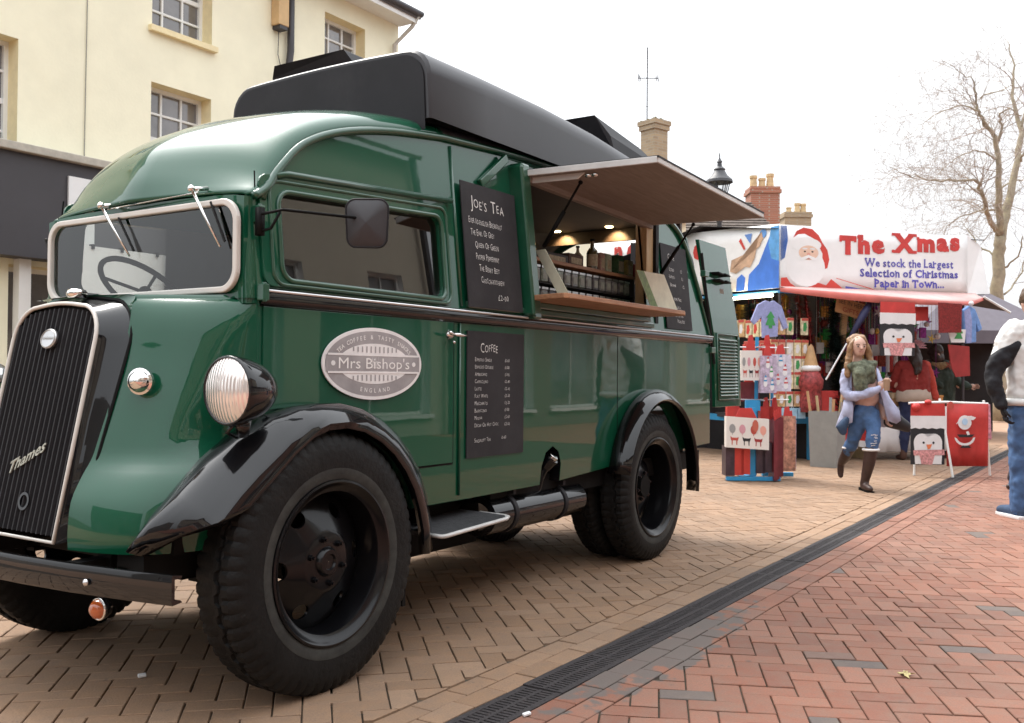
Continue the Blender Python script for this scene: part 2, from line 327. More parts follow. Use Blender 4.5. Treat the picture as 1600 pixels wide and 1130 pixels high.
def pavement(name, mS, mO, place, nmax=300):
    items = [p for p in place if visible(p[0], p[1])]
    items.sort(key=lambda p: (not visible(p[0], p[1], .12) or p[0] * FX + p[1] * FY < 2.1, p[0] * FX + p[1] * FY))
    root = empty(name, (0, 0, 0)); tag(root, kind='structure')
    cache = {}
    st = MB(); att = []
    def cut(x, y, a, clip):
        c, s_ = math.cos(a), math.sin(a); g = .0035; r = [(x + c * p - s_ * q, y + s_ * p + c * q) for p, q in ((-.1 + g, -.05 + g), (.1 - g, -.05 + g), (.1 - g, .05 - g), (-.1 + g, .05 - g))]; r = clip_poly(r, *clip)
        if len(r) < 3: return None
        ar = abs(sum(r[i][0] * r[(i + 1) % len(r)][1] - r[(i + 1) % len(r)][0] * r[i][1] for i in range(len(r)))) / 2
        return r if ar > .0004 else None
    for i, it in enumerate(items):
        x, y, a, L = it[:4]
        if len(it) > 4:
            r = cut(x, y, a, it[4])
            if not r: continue
            h = random.uniform(-.003, .001); mb = MB(); mb.poly([(p[0], p[1], -.02) for p in r], (0, 0, .02 + h))
            if i < nmax: mb.build('brick', mO, root)
            else: st.add(mb.v, mb.f); att += [random.random()] * len(mb.f)
            continue
        h = random.uniform(-0.0022, 0.0018); tx, ty = random.gauss(0, 0.006), random.gauss(0, 0.006); aa = a + random.gauss(0, 0.008)
        if i < nmax:
            if L not in cache:
                vs, fs = paver_mesh(L, 0.1, mO); me = bpy.data.meshes.new('brick'); me.from_pydata(vs, [], fs); me.materials.append(mO); cache[L] = me
            o = bpy.data.objects.new('brick', cache[L]); o.location = (x, y, h); o.rotation_euler = (tx, ty, aa); o.parent = root; COL.objects.link(o)
        else:
            vs, fs = paver_mesh(L, 0.1, mS); c, s_ = math.cos(aa), math.sin(aa)
            st.add([(x + c * p[0] - s_ * p[1], y + s_ * p[0] + c * p[1], p[2] + h + tx * p[1] - ty * p[0]) for p in vs], fs); att += [random.random()] * len(fs)
    o = st.build('brick_field', mS, root, attr=att); o['kind'] = 'stuff'
def herring(theta, inside, ox=0.0, oy=0.0, W=0.1, R=190):
    out = []; c, s_ = math.cos(theta), math.sin(theta)
    for i in range(-R, R):
        for j in range(-R, R):
            k = (i - j) % 4
            if k == 0: lx, ly, a = (i + 1) * W, (j + 0.5) * W, 0
            elif k == 3: lx, ly, a = (i + 0.5) * W, (j + 1) * W, math.pi / 2
            else: continue
            x, y = ox + c * lx - s_ * ly, oy + s_ * lx + c * ly
            u, dst = inside(x, y)
            if not u: continue
            he = abs(math.cos(theta + a - PA)) * .05 + abs(math.sin(theta + a - PA)) * .1      # half extent across the border line
            if dst > he: out.append((x, y, theta + a, 0.2))
            elif dst > -he: out.append((x, y, theta + a, 0.2, CL))
    return out
def pq(x, y): return (x * ca + y * sa, -x * sa + y * ca)
def course(q, p0, p1, off):
    out = []; p = p0 + off
    while p < p1: x, y = pf(p, q); out.append((x, y, PA, 0.2)); p += 0.2
    return out
CL = (-sa, ca, DQ1 + 0.206)
tan = herring(math.radians(45) + PA, lambda x, y: (visible(x, y), pq(x, y)[1] - (DQ1 + 0.206)), 8, 3)
# edge fillers hidden under the border courses' neighbours
tan += course(DQ1 + 0.05, -1, 18, 0) + course(DQ1 + 0.15, -1, 18, 0.09)
CL = (sa, -ca, -(DQ0 - 0.206))
red = herring(math.radians(24.5), lambda x, y: (visible(x, y), (DQ0 - 0.206) - pq(x, y)[1]), 8, 0)
red += course(DQ0 - 0.05, -1, 18, 0.03) + course(DQ0 - 0.15, -1, 18, 0.13)
pavement('tan_paving', TAN_S, TAN_O, tan); pavement('red_paving', RED_S, RED_O, red)
# far paving, too far away to tell the pavers apart, plus a bed just under the joints
def sheet(name, x0, x1, q0, q1, z, m):
    pts = [pf(x0, q0), pf(x1, q0), pf(x1, q1), pf(x0, q1)]
    o = MB().add([(a, b, z) for a, b in pts], [(0, 1, 2, 3)]).build(name, m); tag(o, kind='structure')
farT = mat('far_tan_paving', (0.33, 0.195, 0.12), 0.85, var=0.2, vscale=3, dirt=0.3, dcol=(0.2, 0.14, 0.09), dscale=1)
farR = mat('far_red_paving', (0.30, 0.12, 0.08), 0.85, var=0.25, vscale=3, dirt=0.3, dcol=(0.18, 0.12, 0.1), dscale=1)
MORT = mat('paver_edge_mortar', (0.17, 0.125, 0.085), 0.9, var=0.25, vscale=30)
sheet('far_tan_road', 17.3, 90, DQ1, 9.8, -0.006, farT); sheet('far_red_pavement', 14.5, 90, -30, DQ0, -0.006, farR)
sheet('near_tan_road', -40, -0.5, DQ1, 9.8, -0.006, farT); sheet('near_red_pavement', -40, 0.2, -6.4, DQ0, -0.006, farR)
sheet('side_red_pavement', -40, 20, -9, -6.5, -0.0065, farR)
# mortar beds that close the zig-zag between herringbone and border courses

# drain channel
DRM = mat('cast_drain', (0.035, 0.029, 0.03), 0.75, var=0.45, vscale=60, bump=0.6, bscale=90, dirt=0.4, dcol=(0.075, 0.06, 0.055), dscale=14)
dr = empty('drain_channel', (*pf(5, 1.86), 0)); tag(dr, kind='structure')
MB().add([(*pf(a, b), -0.007) for a, b in ((0.5, DQ0), (17.5, DQ0), (17.5, DQ1), (0.5, DQ1))], [(0, 1, 2, 3)]).build('channel_bed', mat('drain_silt', (0.012, 0.011, 0.01), 0.95), dr)
g = MB(); Lg = 0.5
g.box(-Lg / 2 + .003, Lg / 2 - .003, -0.086, -0.06, -0.02, 0); g.box(-Lg / 2 + .003, Lg / 2 - .003, 0.06, 0.086, -0.02, 0); g.box(-Lg / 2 + .003, Lg / 2 - .003, -0.008, 0.008, -0.02, 0)
for k in range(21): xx = -Lg / 2 + 0.012 + k * 0.0238; g.box(xx - 0.007, xx + 0.007, -0.06, -0.008, -0.02, -0.001); g.box(xx - 0.007, xx + 0.007, 0.008, 0.06, -0.02, -0.001)
g0 = g.build('drain_grate', DRM, None)
for k in range(34):
    o = g0 if k == 0 else g0.copy()
    if k: COL.objects.link(o)
    x, y = pf(0.75 + 0.5 * k, (DQ0 + DQ1) / 2); o.parent = dr; o.location = (x - dr.location.x, y - dr.location.y, random.uniform(-0.003, 0.001)); o.rotation_euler = (random.gauss(0, .008), random.gauss(0, .004), PA)
# litter
lm = mat('dry_leaf', (0.5, 0.42, 0.2), 0.7, var=0.3, vscale=30); b = MB()
c = Vector((3.95, 0.74, 0.004)); pts = []
for k in range(20): a = 2 * math.pi * k / 20; r = (0.045 if k % 4 == 0 else 0.018 if k % 2 else 0.028); pts.append((c.x + r * math.cos(a), c.y + r * math.sin(a) * 0.8, c.z + 0.006 * math.sin(a * 3) + .003))
b.poly(pts, (0, 0, 0.0015)); tag(b.build('fallen_leaf', lm), 'small yellow fallen leaf on the red herringbone pavers', 'leaf')
b = MB(); b.obox((2.27, 3.13, 0.012), (0.014, -0.006, 0), (0.004, 0.008, 0.002), (0, 0, 0.005)); tag(b.build('paper_scrap', WHITE, bevel=0.003), 'tiny white scrap of litter on the tan pavers before the front wheel', 'litter')
b = MB(); b.obox((2.75, 1.72, 0.008), (0.016, -0.004, 0), (0.003, 0.006, 0.001), (0, 0, 0.003)); tag(b.build('paper_scrap', WHITE), 'pale scrap of litter lying at the edge of the drain', 'litter')
MB().add([(*pf(a, b_), 0.0) for a, b_ in []], [])
# ================================================================ THE COFFEE VAN
YC = 3.28
van = empty('coffee_van', (4.4, YC, 0), 'vintage dark green coffee van with black roof pod, grille and open serving hatch', 'van')
def yw(z): return 2.6 + max(0, z - 1.45) * 0.1
def taper(x, z): return .10 * min(1, max(0, (3.3 - x) / .95)) * min(1, max(0, (z - 1.3) / .12))      # the cab narrows a little towards the nose
def mir(p): return (p[0], 2 * YC - p[1] - taper(p[0], p[2]), p[2])
def interp(tab, x):
    if x <= tab[0][0]: return tab[0][1]
    for (a, b), (c, d) in zip(tab, tab[1:]):
        if x <= c: return b + (d - b) * (x - a) / (c - a)
    return tab[-1][1]
def smooth_curve(pts, n=6):     # Catmull-Rom through points
    P = [Vector(p) for p in pts]; out = []
    for i in range(len(P) - 1):
        p0, p1, p2, p3 = P[max(i - 1, 0)], P[i], P[i + 1], P[min(i + 2, len(P) - 1)]
        for k in range(n):
            t = k / n; out.append(0.5 * ((2 * p1) + (p2 - p0) * t + (2 * p0 - 5 * p1 + 4 * p2 - p3) * t * t + (3 * p1 - p0 - 3 * p2 + p3) * t ** 3))
    out.append(P[-1]); return out
GN = smooth_curve([(2.335, 1.785, 0), (2.40, 1.83, 0), (2.47, 1.915, 0), (2.6, 2.03, 0), (2.81, 2.122, 0), (3.12, 2.196, 0), (3.5, 2.25, 0)], 5)
GR = smooth_curve([(3.5, 2.25, 0), (4.4, 2.30, 0), (5.4, 2.285, 0), (5.9, 2.25, 0), (6.12, 2.2, 0), (6.28, 2.1, 0), (6.40, 1.92, 0), (6.54, 1.65, 0), (6.63, 1.45, 0)], 5)
GN = [(p.x, p.y) for p in GN]; GR = [(p.x, p.y) for p in GR]
HINGE = (4.20, 5.6, 1.555, 2.17)       # serving opening
for sgn in (0, 1):
    mp = (lambda a, b, s: (a, yw(b) + 0.02 * s, b)) if sgn == 0 else (lambda a, b, s: mir((a, yw(b) + 0.02 * s, b)))
    arc_f = [(2.6 - 0.72 * math.cos(t), 0.47 + 0.5 * math.sin(t)) for t in [math.pi * k / 16 for k in range(17)]]
    arc_r = [(5.6 + 0.5 * math.cos(t), 0.45 + 0.56 * math.sin(t)) for t in [math.pi * k / 18 for k in range(19)]]
    outer = [(2.335, 1.45), (2.335, 0.95), (2.5, 0.96), (2.7, 0.965), (2.9, 0.92), (3.05, 0.82), (3.17, 0.68), (3.21, 0.575), (3.6, 0.575), (4.27, 0.58)]
    outer += [(4.29, 0.68), (4.33, 0.745), (4.40, 0.775), (4.46, 0.745), (4.485, 0.68), (4.47, 0.585)] if sgn == 0 else []
    outer += [(5.06, 0.615)] + [p for p in arc_r[::-1] if p[1] > 0.64] + [(6.12, 0.655), (6.66, 0.67), (6.66, 1.45)]
    lo = MB(); lo.holes(outer, [], mp, True)
    lo.build('lower_side_panel', GREEN, van, weld=0.0005, bevel=0.004)
    top = [(2.335, 1.45), (6.63, 1.45)] + GR[::-1][1:] + GN[::-1][1:]
    win = rrect(2.455, 3.43, 1.50, 1.815, 0.05); win = [(x, z + (x - 2.455) * 0.05 * (z > 1.6)) for x, z in win]
    hol = [win]
    if sgn == 0: hol.append([(HINGE[0], HINGE[2]), (HINGE[1], HINGE[2]), (HINGE[1], HINGE[3]), (HINGE[0], HINGE[3])])
    up_ = MB(); up_.holes(top, hol, mp, True); up_.build('upper_side_panel', GREEN, van, weld=0.0005, bevel=0.004)
    # gutter moulding along the roof edge
    gt = MB(); gt.tube([mp(a, b, -0.6) for a, b in GN + GR[1:-6]], 0.016, 8); gt.build('gutter_moulding', GREEN_D, van, smooth=True)
    gt = MB(); gt.tube([mp(a, b, -0.3) for a, b in GR[-9:]], 0.01, 8); gt.build('rear_edge_moulding', GREEN_D, van, smooth=True)
    # belt trim
    bt = MB(); q = []
    for xx in (2.34, 3.495, 3.5, 6.66): q.append([mp(xx, 1.425 + 0.034 * math.sin(t), -1.1 * math.cos(t)) for t in [-math.pi / 2 + math.pi * k / 8 for k in range(9)]])
    bt.grid(q, flip=sgn == 0); bt.build('belt_trim', BLACK_G, van, smooth=True)
    bt = MB(); bt.tube([mp(2.34, 1.447, -1.05), mp(6.66, 1.447, -1.05)], 0.006, 6); bt.build('belt_highlight_strip', ALU, van, smooth=True)
    # doors
    if True:
        dr_ = MB(); m2 = (lambda a, b, s: (a, yw(b) - 0.007 + 0.007 * s, b)) if sgn == 0 else (lambda a, b, s: mir((a, yw(b) - 0.007 + 0.007 * s, b)))
        dr_.holes([(2.36, 1.392), (2.36, 1.02), (2.56, 1.03), (2.80, 1.015), (3.0, 0.93), (3.13, 0.80), (3.17, 0.755), (3.495, 0.755), (3.495, 1.392)], [], m2, True)
        m3 = (lambda a, b, s: (a, yw(b) - 0.012 + 0.012 * s, b)) if sgn == 0 else (lambda a, b, s: mir((a, yw(b) - 0.012 + 0.012 * s, b)))
        od = rrect(2.36, 3.495, 1.466, 1.875, 0.045); od = [(x, z + (x - 2.36) * 0.06 * (z > 1.7)) for x, z in od]
        dr_.holes(od, [win], m3, True)
        door = dr_.build('cab_door', GREEN, van, weld=0.0003, bevel=0.004)
        # seams
        sm = MB()
        for x0, x1, z0, z1 in ((3.497, 3.505, 0.75, 1.39), (2.349, 2.356, 1.0, 1.88)): sm.add([mp(x0, z0, -.08), mp(x1, z0, -.08), mp(x1, z1, -.08), mp(x0, z1, -.08)], [(0, 1, 2, 3)])
        sm.add([mp(3.17, .745, -.08), mp(3.5, .745, -.08), mp(3.5, .753, -.08), mp(3.17, .753, -.08)], [(0, 1, 2, 3)])
        sm.build('seam', CHASSIS, door)
        fr = MB(); ring = rrect(2.447, 3.438, 1.492, 1.823, 0.055); ring = [(x, z + (x - 2.455) * 0.05 * (z > 1.6)) for x, z in ring]
        fr.tube([mp(a, b, -0.6) for a, b in ring], 0.011, 8, closed=True)
        ring2 = rrect(2.405, 3.475, 1.475, 1.855, 0.05); ring2 = [(x, z + (x - 2.4) * 0.055 * (z > 1.6)) for x, z in ring2]
        fr.tube([mp(a, b, -0.6) for a, b in ring2], 0.008, 8, closed=True); fr.build('window_frame', GREEN_D, door, smooth=True)
        gl = MB(); gl.add([mp(2.44, 1.485, .7), mp(3.45, 1.485, .7), mp(3.45, 1.885, .7), mp(2.44, 1.835, .7)], [(0, 1, 2, 3) if sgn == 0 else (3, 2, 1, 0)]); gl.build('window_glass', GLASSD if sgn == 0 else GLASSF, door)
        gr = MB(); gr.tube([mp(2.45, 1.49, .3), mp(2.45, 1.83, .3)], .006, 6); gr.tube([mp(2.44, 1.495, .45), mp(3.44, 1.495, .45)], .008, 6); gr.build('window_rubber', RUBBER, door)
        # rail above the door
        rl = MB(); rl.tube([mp(2.44, 1.875, -0.9), mp(2.50, 1.892, -0.9), mp(3.52, 1.955, -0.9)], 0.013, 8); rl.tube([mp(2.44, 1.865, -0.6), mp(2.40, 1.84, -.6), mp(2.375, 1.78, -.6)], 0.012, 8); rl.build('drip_rail', GREEN_D, van, smooth=True)
        for zz in (1.44, 1.12, 1.72): cd = MB(); cd.obox(mp(2.345, zz, -1.0), (0.014, 0, 0), (0, 0.018, 0), (0, 0, 0.03)); cd.cyl(mp(2.343, zz - .035, -1.5), mp(2.343, zz + .035, -1.5), .009, 8); cd.build('hinge', GREEN_D, door, bevel=0.004)
        if sgn == 0:
            hd = MB(); hd.lathe((3.46, 2.592, 1.335), (0, -1, 0), [(0.001, 0.022), (0.012, 0.02), (0.02, 0.006), (0.022, 0)], 14)
            hd.tube([(3.46, 2.565, 1.335), (3.43, 2.552, 1.337), (3.405, 2.55, 1.343)], [0.009, 0.008, 0.006], 8); hd.tube([(3.46, 2.565, 1.335), (3.485, 2.55, 1.333), (3.525, 2.545, 1.332)], [0.009, 0.009, 0.007], 8)
            hd.ball((3.462, 2.567, 1.30), 0.008); hd.build('handle', CHROME, door, smooth=True)
            sm = MB(); sm.box(5.155, 5.160, 2.5985, 2.5999, 0.64, 1.39); sm.build('seam', CHASSIS, van)
            sm = MB(); sm.tube([(3.545, 2.594, .6), (3.545, 2.594, 1.39)], .006, 6); sm.tube([mp(3.56, 1.47, -.1), mp(3.56, 2.22, -.1)], .009, 6); sm.build('side_moulding', GREEN_D, van, smooth=True)
# filler recess
fb = MB(); pts = [(4.27, 0.58), (4.29, 0.68), (4.33, 0.745), (4.40, 0.775), (4.46, 0.745), (4.485, 0.68), (4.47, 0.585)]
fb.grid([[(a, 2.6, b) for a, b in pts], [(a + (4.39 - a) * .15, 2.72, b) for a, b in pts]]); fb.add([(a + (4.39 - a) * .15, 2.72, b) for a, b in pts], [tuple(range(7))])
fb.build('filler_recess', BLACK_G, van)
fb = MB(); fb.tube([(4.36, 2.70, 0.5), (4.375, 2.67, 0.62), (4.385, 2.63, 0.69)], 0.034, 14); fb.cyl((4.383, 2.64, 0.672), (4.392, 2.60, 0.715), 0.04, 16); fb.build('filler_pipe', BLACK_G, van, smooth=40)
fb = MB(); fb.cyl((4.392, 2.602, 0.714), (4.396, 2.59, 0.728), 0.03, 16); fb.build('filler_cap', CHROME, van, smooth=40, bevel=.003)
# ---- roof
def rib(N, Cn, n=14, py=1.0, pz=0.8):
    out = []
    for sd in (0, 1):
        seg = []
        for k in range(n + 1):
            t = k / n * math.pi / 2; fy = 1 - math.cos(t) ** py; fz = math.sin(t) ** pz
            p = Vector((N[0] + (Cn[0] - N[0]) * fy, N[1] + (Cn[1] - N[1]) * fy, N[2] + (Cn[2] - N[2]) * fz)); seg.append(p if sd == 0 else Vector(mir(p)))
        out += seg if sd == 0 else seg[::-1][1:]
    return out
cc = smooth_curve([(2.272, 1.805, 0), (2.30, 1.905, 0), (2.385, 2.035, 0), (2.56, 2.15, 0), (2.80, 2.245, 0), (3.08, 2.32, 0), (3.40, 2.365, 0)], 5)
ribs = [rib((GN[i][0], yw(GN[i][1]) + (0.02 if i == 0 else 0), GN[i][1]), (cc[i].x, YC - taper(cc[i].x, 2) / 2, cc[i].y), 14, 1.0 if i > 3 else 1.0, 0.85) for i in range(len(GN))]
rf = MB(); rf.grid(ribs); rf.build('cab_roof', GREEN, van, smooth=True, solid=0.015)
# a raised edge where the cab roof meets the black cover
rf = MB(); rf.tube([p + Vector((0.004, 0, 0.003)) for p in ribs[-1]], 0.009, 6); rf.build('cab_roof_seam', GREEN_D, van, smooth=True)
ribs2 = []
for i, (a, b) in enumerate(GR[:-9]):
    t = (a - 3.5) / (6.3 - 3.5); ribs2.append(rib((a, yw(b), b), (a if i else 3.40, YC, 2.365 + 0.03 * math.sin(min(t, 1) * math.pi) - 0.10 * max(0, t - 0.8) * 4), 14))
rf = MB(); rf.grid(ribs2); rf.build('body_roof', ROOFBLK, van, smooth=True, solid=0.015)
rr_ = MB(); last = ribs2[-1]; rr_.grid([last, [Vector((p.x + 0.03, p.y, p.z - 0.05)) for p in last]]); rr_.build('rear_roof_edge', GREEN_D, van, smooth=True)
# roof pod
def podsec(X, zt, hw=0.66, zb=2.30, r=0.13):
    pts = [(YC - hw, zb)]
    for k in range(7): t = math.pi / 2 * k / 6; pts.append((YC - hw + r * (1 - math.cos(t)) + .012, zt - r + r * math.sin(t)))
    for k in range(1, 8): pts.append((YC - hw + r + 0.012 + (2 * hw - 2 * r) * k / 8, zt + 0.012 * math.sin(math.pi * k / 8)))
    for k in range(6, -1, -1): t = math.pi / 2 * k / 6; pts.append((YC + hw - r * (1 - math.cos(t)) - .012, zt - r + r * math.sin(t)))
    pts.append((YC + hw, zb)); return [Vector((X, y, z)) for y, z in pts]
pod = MB(); stn = [(3.345, 2.618), (3.36, 2.63), (3.8, 2.635), (4.4, 2.632), (5.0, 2.61), (5.6, 2.56), (5.95, 2.48), (6.1, 2.36)]
secs = [podsec(x, z, 0.65 if x < 3.35 else 0.66) for x, z in stn]
pod.grid(secs); pod.add(secs[0], [tuple(range(len(secs[0])))[::-1]]); pod.build('roof_pod', ROOFBLK, van, smooth=35)
pf_ = MB(); pf_.add([p + Vector((-0.006, 0, 0)) for p in podsec(3.345, 2.605, 0.635, 2.25)], [tuple(range(len(secs[0])))[::-1]]); pf_.build('pod_front_panel', BLACK_M, van)
def vent(name, x0, x1, y0, y1, z0, z1):
    v = MB(); r = .05
    sec = lambda x, sh: [Vector((x, y, z)) for y, z in ((y0, z0), (y0 + .0, z0 + .03), (y0 + r + sh, z1), (y1 - r - sh, z1), (y1, z0 + .06), (y1, z0))]
    A = sec(x0, 0); B = sec(x1, 0.0)
    v.grid([A, B]); v.add(A, [tuple(range(6))[::-1]]); v.add(B, [tuple(range(6))])
    o = v.build(name, BLACK_M, van, bevel=0.008)
    return o
v1 = MB(); fy = (3.19, 3.27, 3.68, 3.76)
A = [Vector(p) for p in ((3.47, 3.13, 2.61), (3.46, 3.16, 2.64), (3.42, 3.22, 2.735), (3.42, 3.70, 2.735), (3.46, 3.755, 2.69), (3.47, 3.75, 2.61))]
B = [p + Vector((0.55, 0, 0)) for p in A]
v1.grid([A, B]); v1.add(A, [tuple(range(6))[::-1]]); v1.add(B, [tuple(range(6))]); v1.build('front_roof_vent', BLACK_M, van, bevel=.006)
v2 = MB(); A = [Vector(p) for p in ((5.35, 2.72, 2.54), (5.32, 2.74, 2.66), (5.22, 2.80, 2.775), (5.22, 3.7, 2.775), (5.32, 3.78, 2.66), (5.35, 3.8, 2.54))]
B = [p + Vector((0.95 - 1.4 * (p.z - 2.54), 0, -0.07)) for p in A]
v2.grid([A, B]); v2.add(A, [tuple(range(6))[::-1]]); v2.add(B, [tuple(range(6))]); v2.build('rear_roof_vent', BLACK_M, van, bevel=.006)
# ---- cab front: windscreen
wsY0, wsY1, wsZ0, wsZ1, WX = 2.635, 3.80, 1.438, 1.775, 2.285
fa = MB(); outl = [(wsY0 - 0.005, 1.40), (2 * YC - 2.73, 1.40), (2 * YC - 2.73, 1.78)] + [(p.y, p.z - .004) for p in ribs[0][::-1]][1:-1] + [(wsY0 - 0.005, 1.78)]
fa.holes(outl, [rrect(wsY0 + .02, wsY1 - .02, wsZ0 + .02, wsZ1 - .02, 0.085)], lambda a, b, s: (WX + 0.012 + s * 0.02, a, b), True); fa.build('windscreen_surround', GREEN, van)
# rounded A-pillars
for sgn in (0, 1):
    pl = MB(); rows = []
    for z in (1.40, 1.55, 1.70, 1.785):
        row = []
        for k in range(7): t = math.pi / 2 * k / 6; p = (WX + 0.010 + 0.055 * (1 - math.cos(t)), 2.6 + yw(z) - 2.6 + 0.05 * (1 - math.sin(t)), z); row.append(p if sgn == 0 else mir(p))
        rows.append(row)
    pl.grid(rows, flip=(sgn == 1)); pl.build('windscreen_pillar', GREEN, van, smooth=True)
wf = MB(); oz = rrect(wsY0, wsY1, wsZ0, wsZ1, 0.085, 8); iz = rrect(wsY0 + .025, wsY1 - .025, wsZ0 + .023, wsZ1 - .023, 0.065, 8)
wf.holes(oz, [iz], lambda a, b, s: (WX - 0.014 + s * 0.02, a, b), True); wf.build('windscreen_frame', CREAM, van, bevel=0.005, weld=.0003)
g_ = MB(); g_.add([(WX + .004, a, b) for a, b in rrect(wsY0 + .022, wsY1 - .022, wsZ0 + .022, wsZ1 - .022, 0.08, 8)], [tuple(range(36))[::-1]]); g_.build('windscreen_glass', GLASSW, van)
for y0, z0, y1, z1 in ((3.375, 1.80, 3.235, 1.60), (2.835, 1.812, 2.715, 1.60)):
    wp = MB(); wp.tube([(WX + .02, y0, z0 + .015), (WX - .05, y0, z0)], .008, 8); wp.ball((WX - .052, y0, z0 + .002), .014); wp.tube([(WX - .05, y0, z0), (WX - .035, (y0 + y1) / 2, (z0 + z1) / 2), (WX - .02, y1, z1)], [.0065, .005, .004], 8)
    wo = wp.build('wiper', CHROME, van, smooth=True)
    wb = MB(); wb.tube([(WX - .014, y0 - .06, z0 - .045), (WX - .012, y1 - .015, z1 + .02)], .005, 6); wb.build('wiper_blade', RUBBER, wo)
wl = MB(); wl.tube([(WX - .02, 3.375, 1.792), (WX - .02, 2.835, 1.806)], .003, 6); wl.build('wiper_link', CHROME, van)
# ---- nose: cowl between windscreen, radiator shell and doors
lev = [(1.418, [(2.105, 2.975), (2.16, 2.88), (2.235, 2.765), (2.30, 2.66), (2.338, 2.60)]),
       (1.392, [(2.088, 2.962), (2.135, 2.865), (2.205, 2.75), (2.285, 2.645), (2.345, 2.597)]),
       (1.33, [(2.072, 2.952), (2.112, 2.85), (2.18, 2.735), (2.27, 2.635), (2.348, 2.597)]),
       (1.20, [(2.045, 2.95), (2.085, 2.85), (2.15, 2.735), (2.245, 2.645), (2.346, 2.598)]),
       (1.05, [(1.998, 2.95), (2.045, 2.85), (2.11, 2.735), (2.22, 2.65), (2.344, 2.60)]),
       (0.93, [(1.957, 2.95), (2.012, 2.85), (2.078, 2.735), (2.2, 2.655), (2.34, 2.60)]),
       (0.86, [(1.932, 2.95), (1.985, 2.85), (2.052, 2.725), (2.17, 2.62), (2.33, 2.58)]),
       (0.80, [(1.895, 2.95), (1.925, 2.84), (1.985, 2.70), (2.10, 2.60), (2.28, 2.56)]),
       (0.72, [(1.858, 2.95), (1.878, 2.83), (1.935, 2.685), (2.05, 2.60), (2.25, 2.56)]),
       (0.62, [(1.848, 2.95), (1.863, 2.82), (1.915, 2.68), (2.03, 2.60), (2.22, 2.56)]),
       (0.565, [(1.850, 2.95), (1.868, 2.82), (1.925, 2.68), (2.04, 2.60), (2.22, 2.56)])]
for sgn in (0, 1):
    base = [smooth_curve([(x, y, z) for x, y in row], 5) for z, row in lev]
    cols = []
    for j in range(len(base[0])): cols.append(smooth_curve([base[i][j] for i in range(len(base))], 3))
    rows = [[cols[j][i] for j in range(len(cols))] for i in range(len(cols[0]))]
    # roll the top over towards the windscreen
    topr = []
    for f_, dz in ((1.0, 0.012), (0.6, 0.010), (0.25, 0.006)):
        topr.append([Vector((WX + (p.x - WX) * f_, p.y, 1.418 + dz * (1 if p.x < WX else 0))) for p in rows[0]])
    allr = [topr[2], topr[1], topr[0]] + rows
    if sgn: allr = [[Vector(mir(p)) for p in r] for r in allr]
    MB().grid(allr, flip=(sgn == 1)).build('nose_panel', GREEN, van, smooth=True)
tp = MB(); tp.grid([[(WX + (x - WX) * f_, y, z + .004 * (1 - f_)) for x, y, z in [(2.105, 2.975, 1.428), (2.10, 3.1, 1.434), (2.10, 3.28, 1.438), (2.10, 3.46, 1.434), (2.105, 3.585, 1.428)]] for f_ in (1.02, .66, .33, 0)]); tp.build('nose_top_panel', GREEN, van, smooth=True)
# sidelights, radiator shell, grille
def shell_outline(hw, z0, zs, zt, n=8):
    r = 0.115 * hw / .25; pts = [(-hw, z0), (-hw, (z0 + zs) / 2), (-hw, zs - r)]
    for k in range(1, n + 1): t = math.pi / 2 * k / n; pts.append((-hw + r * (1 - math.cos(t)), zs - r + (r + .0) * math.sin(t)))
    m_ = [(-hw + r + (hw - r) * k / 4, zs + (zt - zs) * math.sin(math.pi / 2 * k / 4)) for k in range(1, 5)]
    pts += m_; return pts + [(-y, z) for y, z in pts[::-1]][1:]
def gx(z): return 1.852 + (z - 0.6) * 0.209
fo = shell_outline(0.262, 0.575, 1.385, 1.396); bo = shell_outline(0.345, 0.565, 1.412, 1.428)
bx = lambda z: interp([(0.56, 1.85), (0.69, 1.85), (0.9, 1.95), (1.2, 2.045), (1.35, 2.08), (1.45, 2.11)], z)
sh = MB(); F = [Vector((gx(z), YC + y, z)) for y, z in fo]; F2 = [Vector((gx(z) + .03, YC + y * 1.07, z + .006)) for y, z in fo]; Bk = [Vector((bx(z) + .006, YC + y, z)) for y, z in bo]
sh.grid([F, F2, Bk]); sh.build('radiator_shell', BLACK_G, van, smooth=50)
for sgn in (0, 1):
    i0 = max(i for i, q in enumerate(bo[:len(bo) // 2 + 1]) if q[1] <= 1.26); arc_ = Bk[i0:len(bo) // 2 + 1]
    tgt = smooth_curve([(2.058, 2.951, 1.26), (2.072, 2.952, 1.33), (2.088, 2.962, 1.392), (2.105, 2.975, 1.428), (2.10, 3.1, 1.434), (2.10, 3.28, 1.438)], 6)
    n_ = 24; sam = lambda P_, t: P_[min(int(t * (len(P_) - 1)), len(P_) - 2)].lerp(P_[min(int(t * (len(P_) - 1)), len(P_) - 2) + 1], t * (len(P_) - 1) - min(int(t * (len(P_) - 1)), len(P_) - 2))
    g1 = [sam(arc_, k / n_) for k in range(n_ + 1)]; g2 = [sam(tgt, k / n_) for k in range(n_ + 1)]
    rr2 = [[a.lerp(c_, t) for a, c_ in zip(g1, g2)] for t in (0, .5, 1)]
    if sgn: rr2 = [[Vector(mir(p)) for p in r_] for r_ in rr2]
    MB().grid(rr2, flip=(sgn == 0)).build('nose_shoulder', GREEN, van, smooth=True)
be = MB(); be.tube([p + Vector((0, 0, .004)) for p in Bk], .006, 6); be.build('shell_edge_bead', CHASSIS, van)
ip = [(y * 0.955, 0.6 + (z - 0.575) * 0.975) for y, z in fo]
ti = MB(); ti.tube([(gx(z) - .004, YC + y * .985, z + .006) for y, z in fo], .0075, 8, closed=True); ti.build('grille_surround_trim', CREAM, van, smooth=True)
bkp = MB(); bkp.add([(gx(z) + .02, YC + y, z) for y, z in ip], [tuple(range(len(ip)))]); bkp.build('grille_backing', CHASSIS, van)
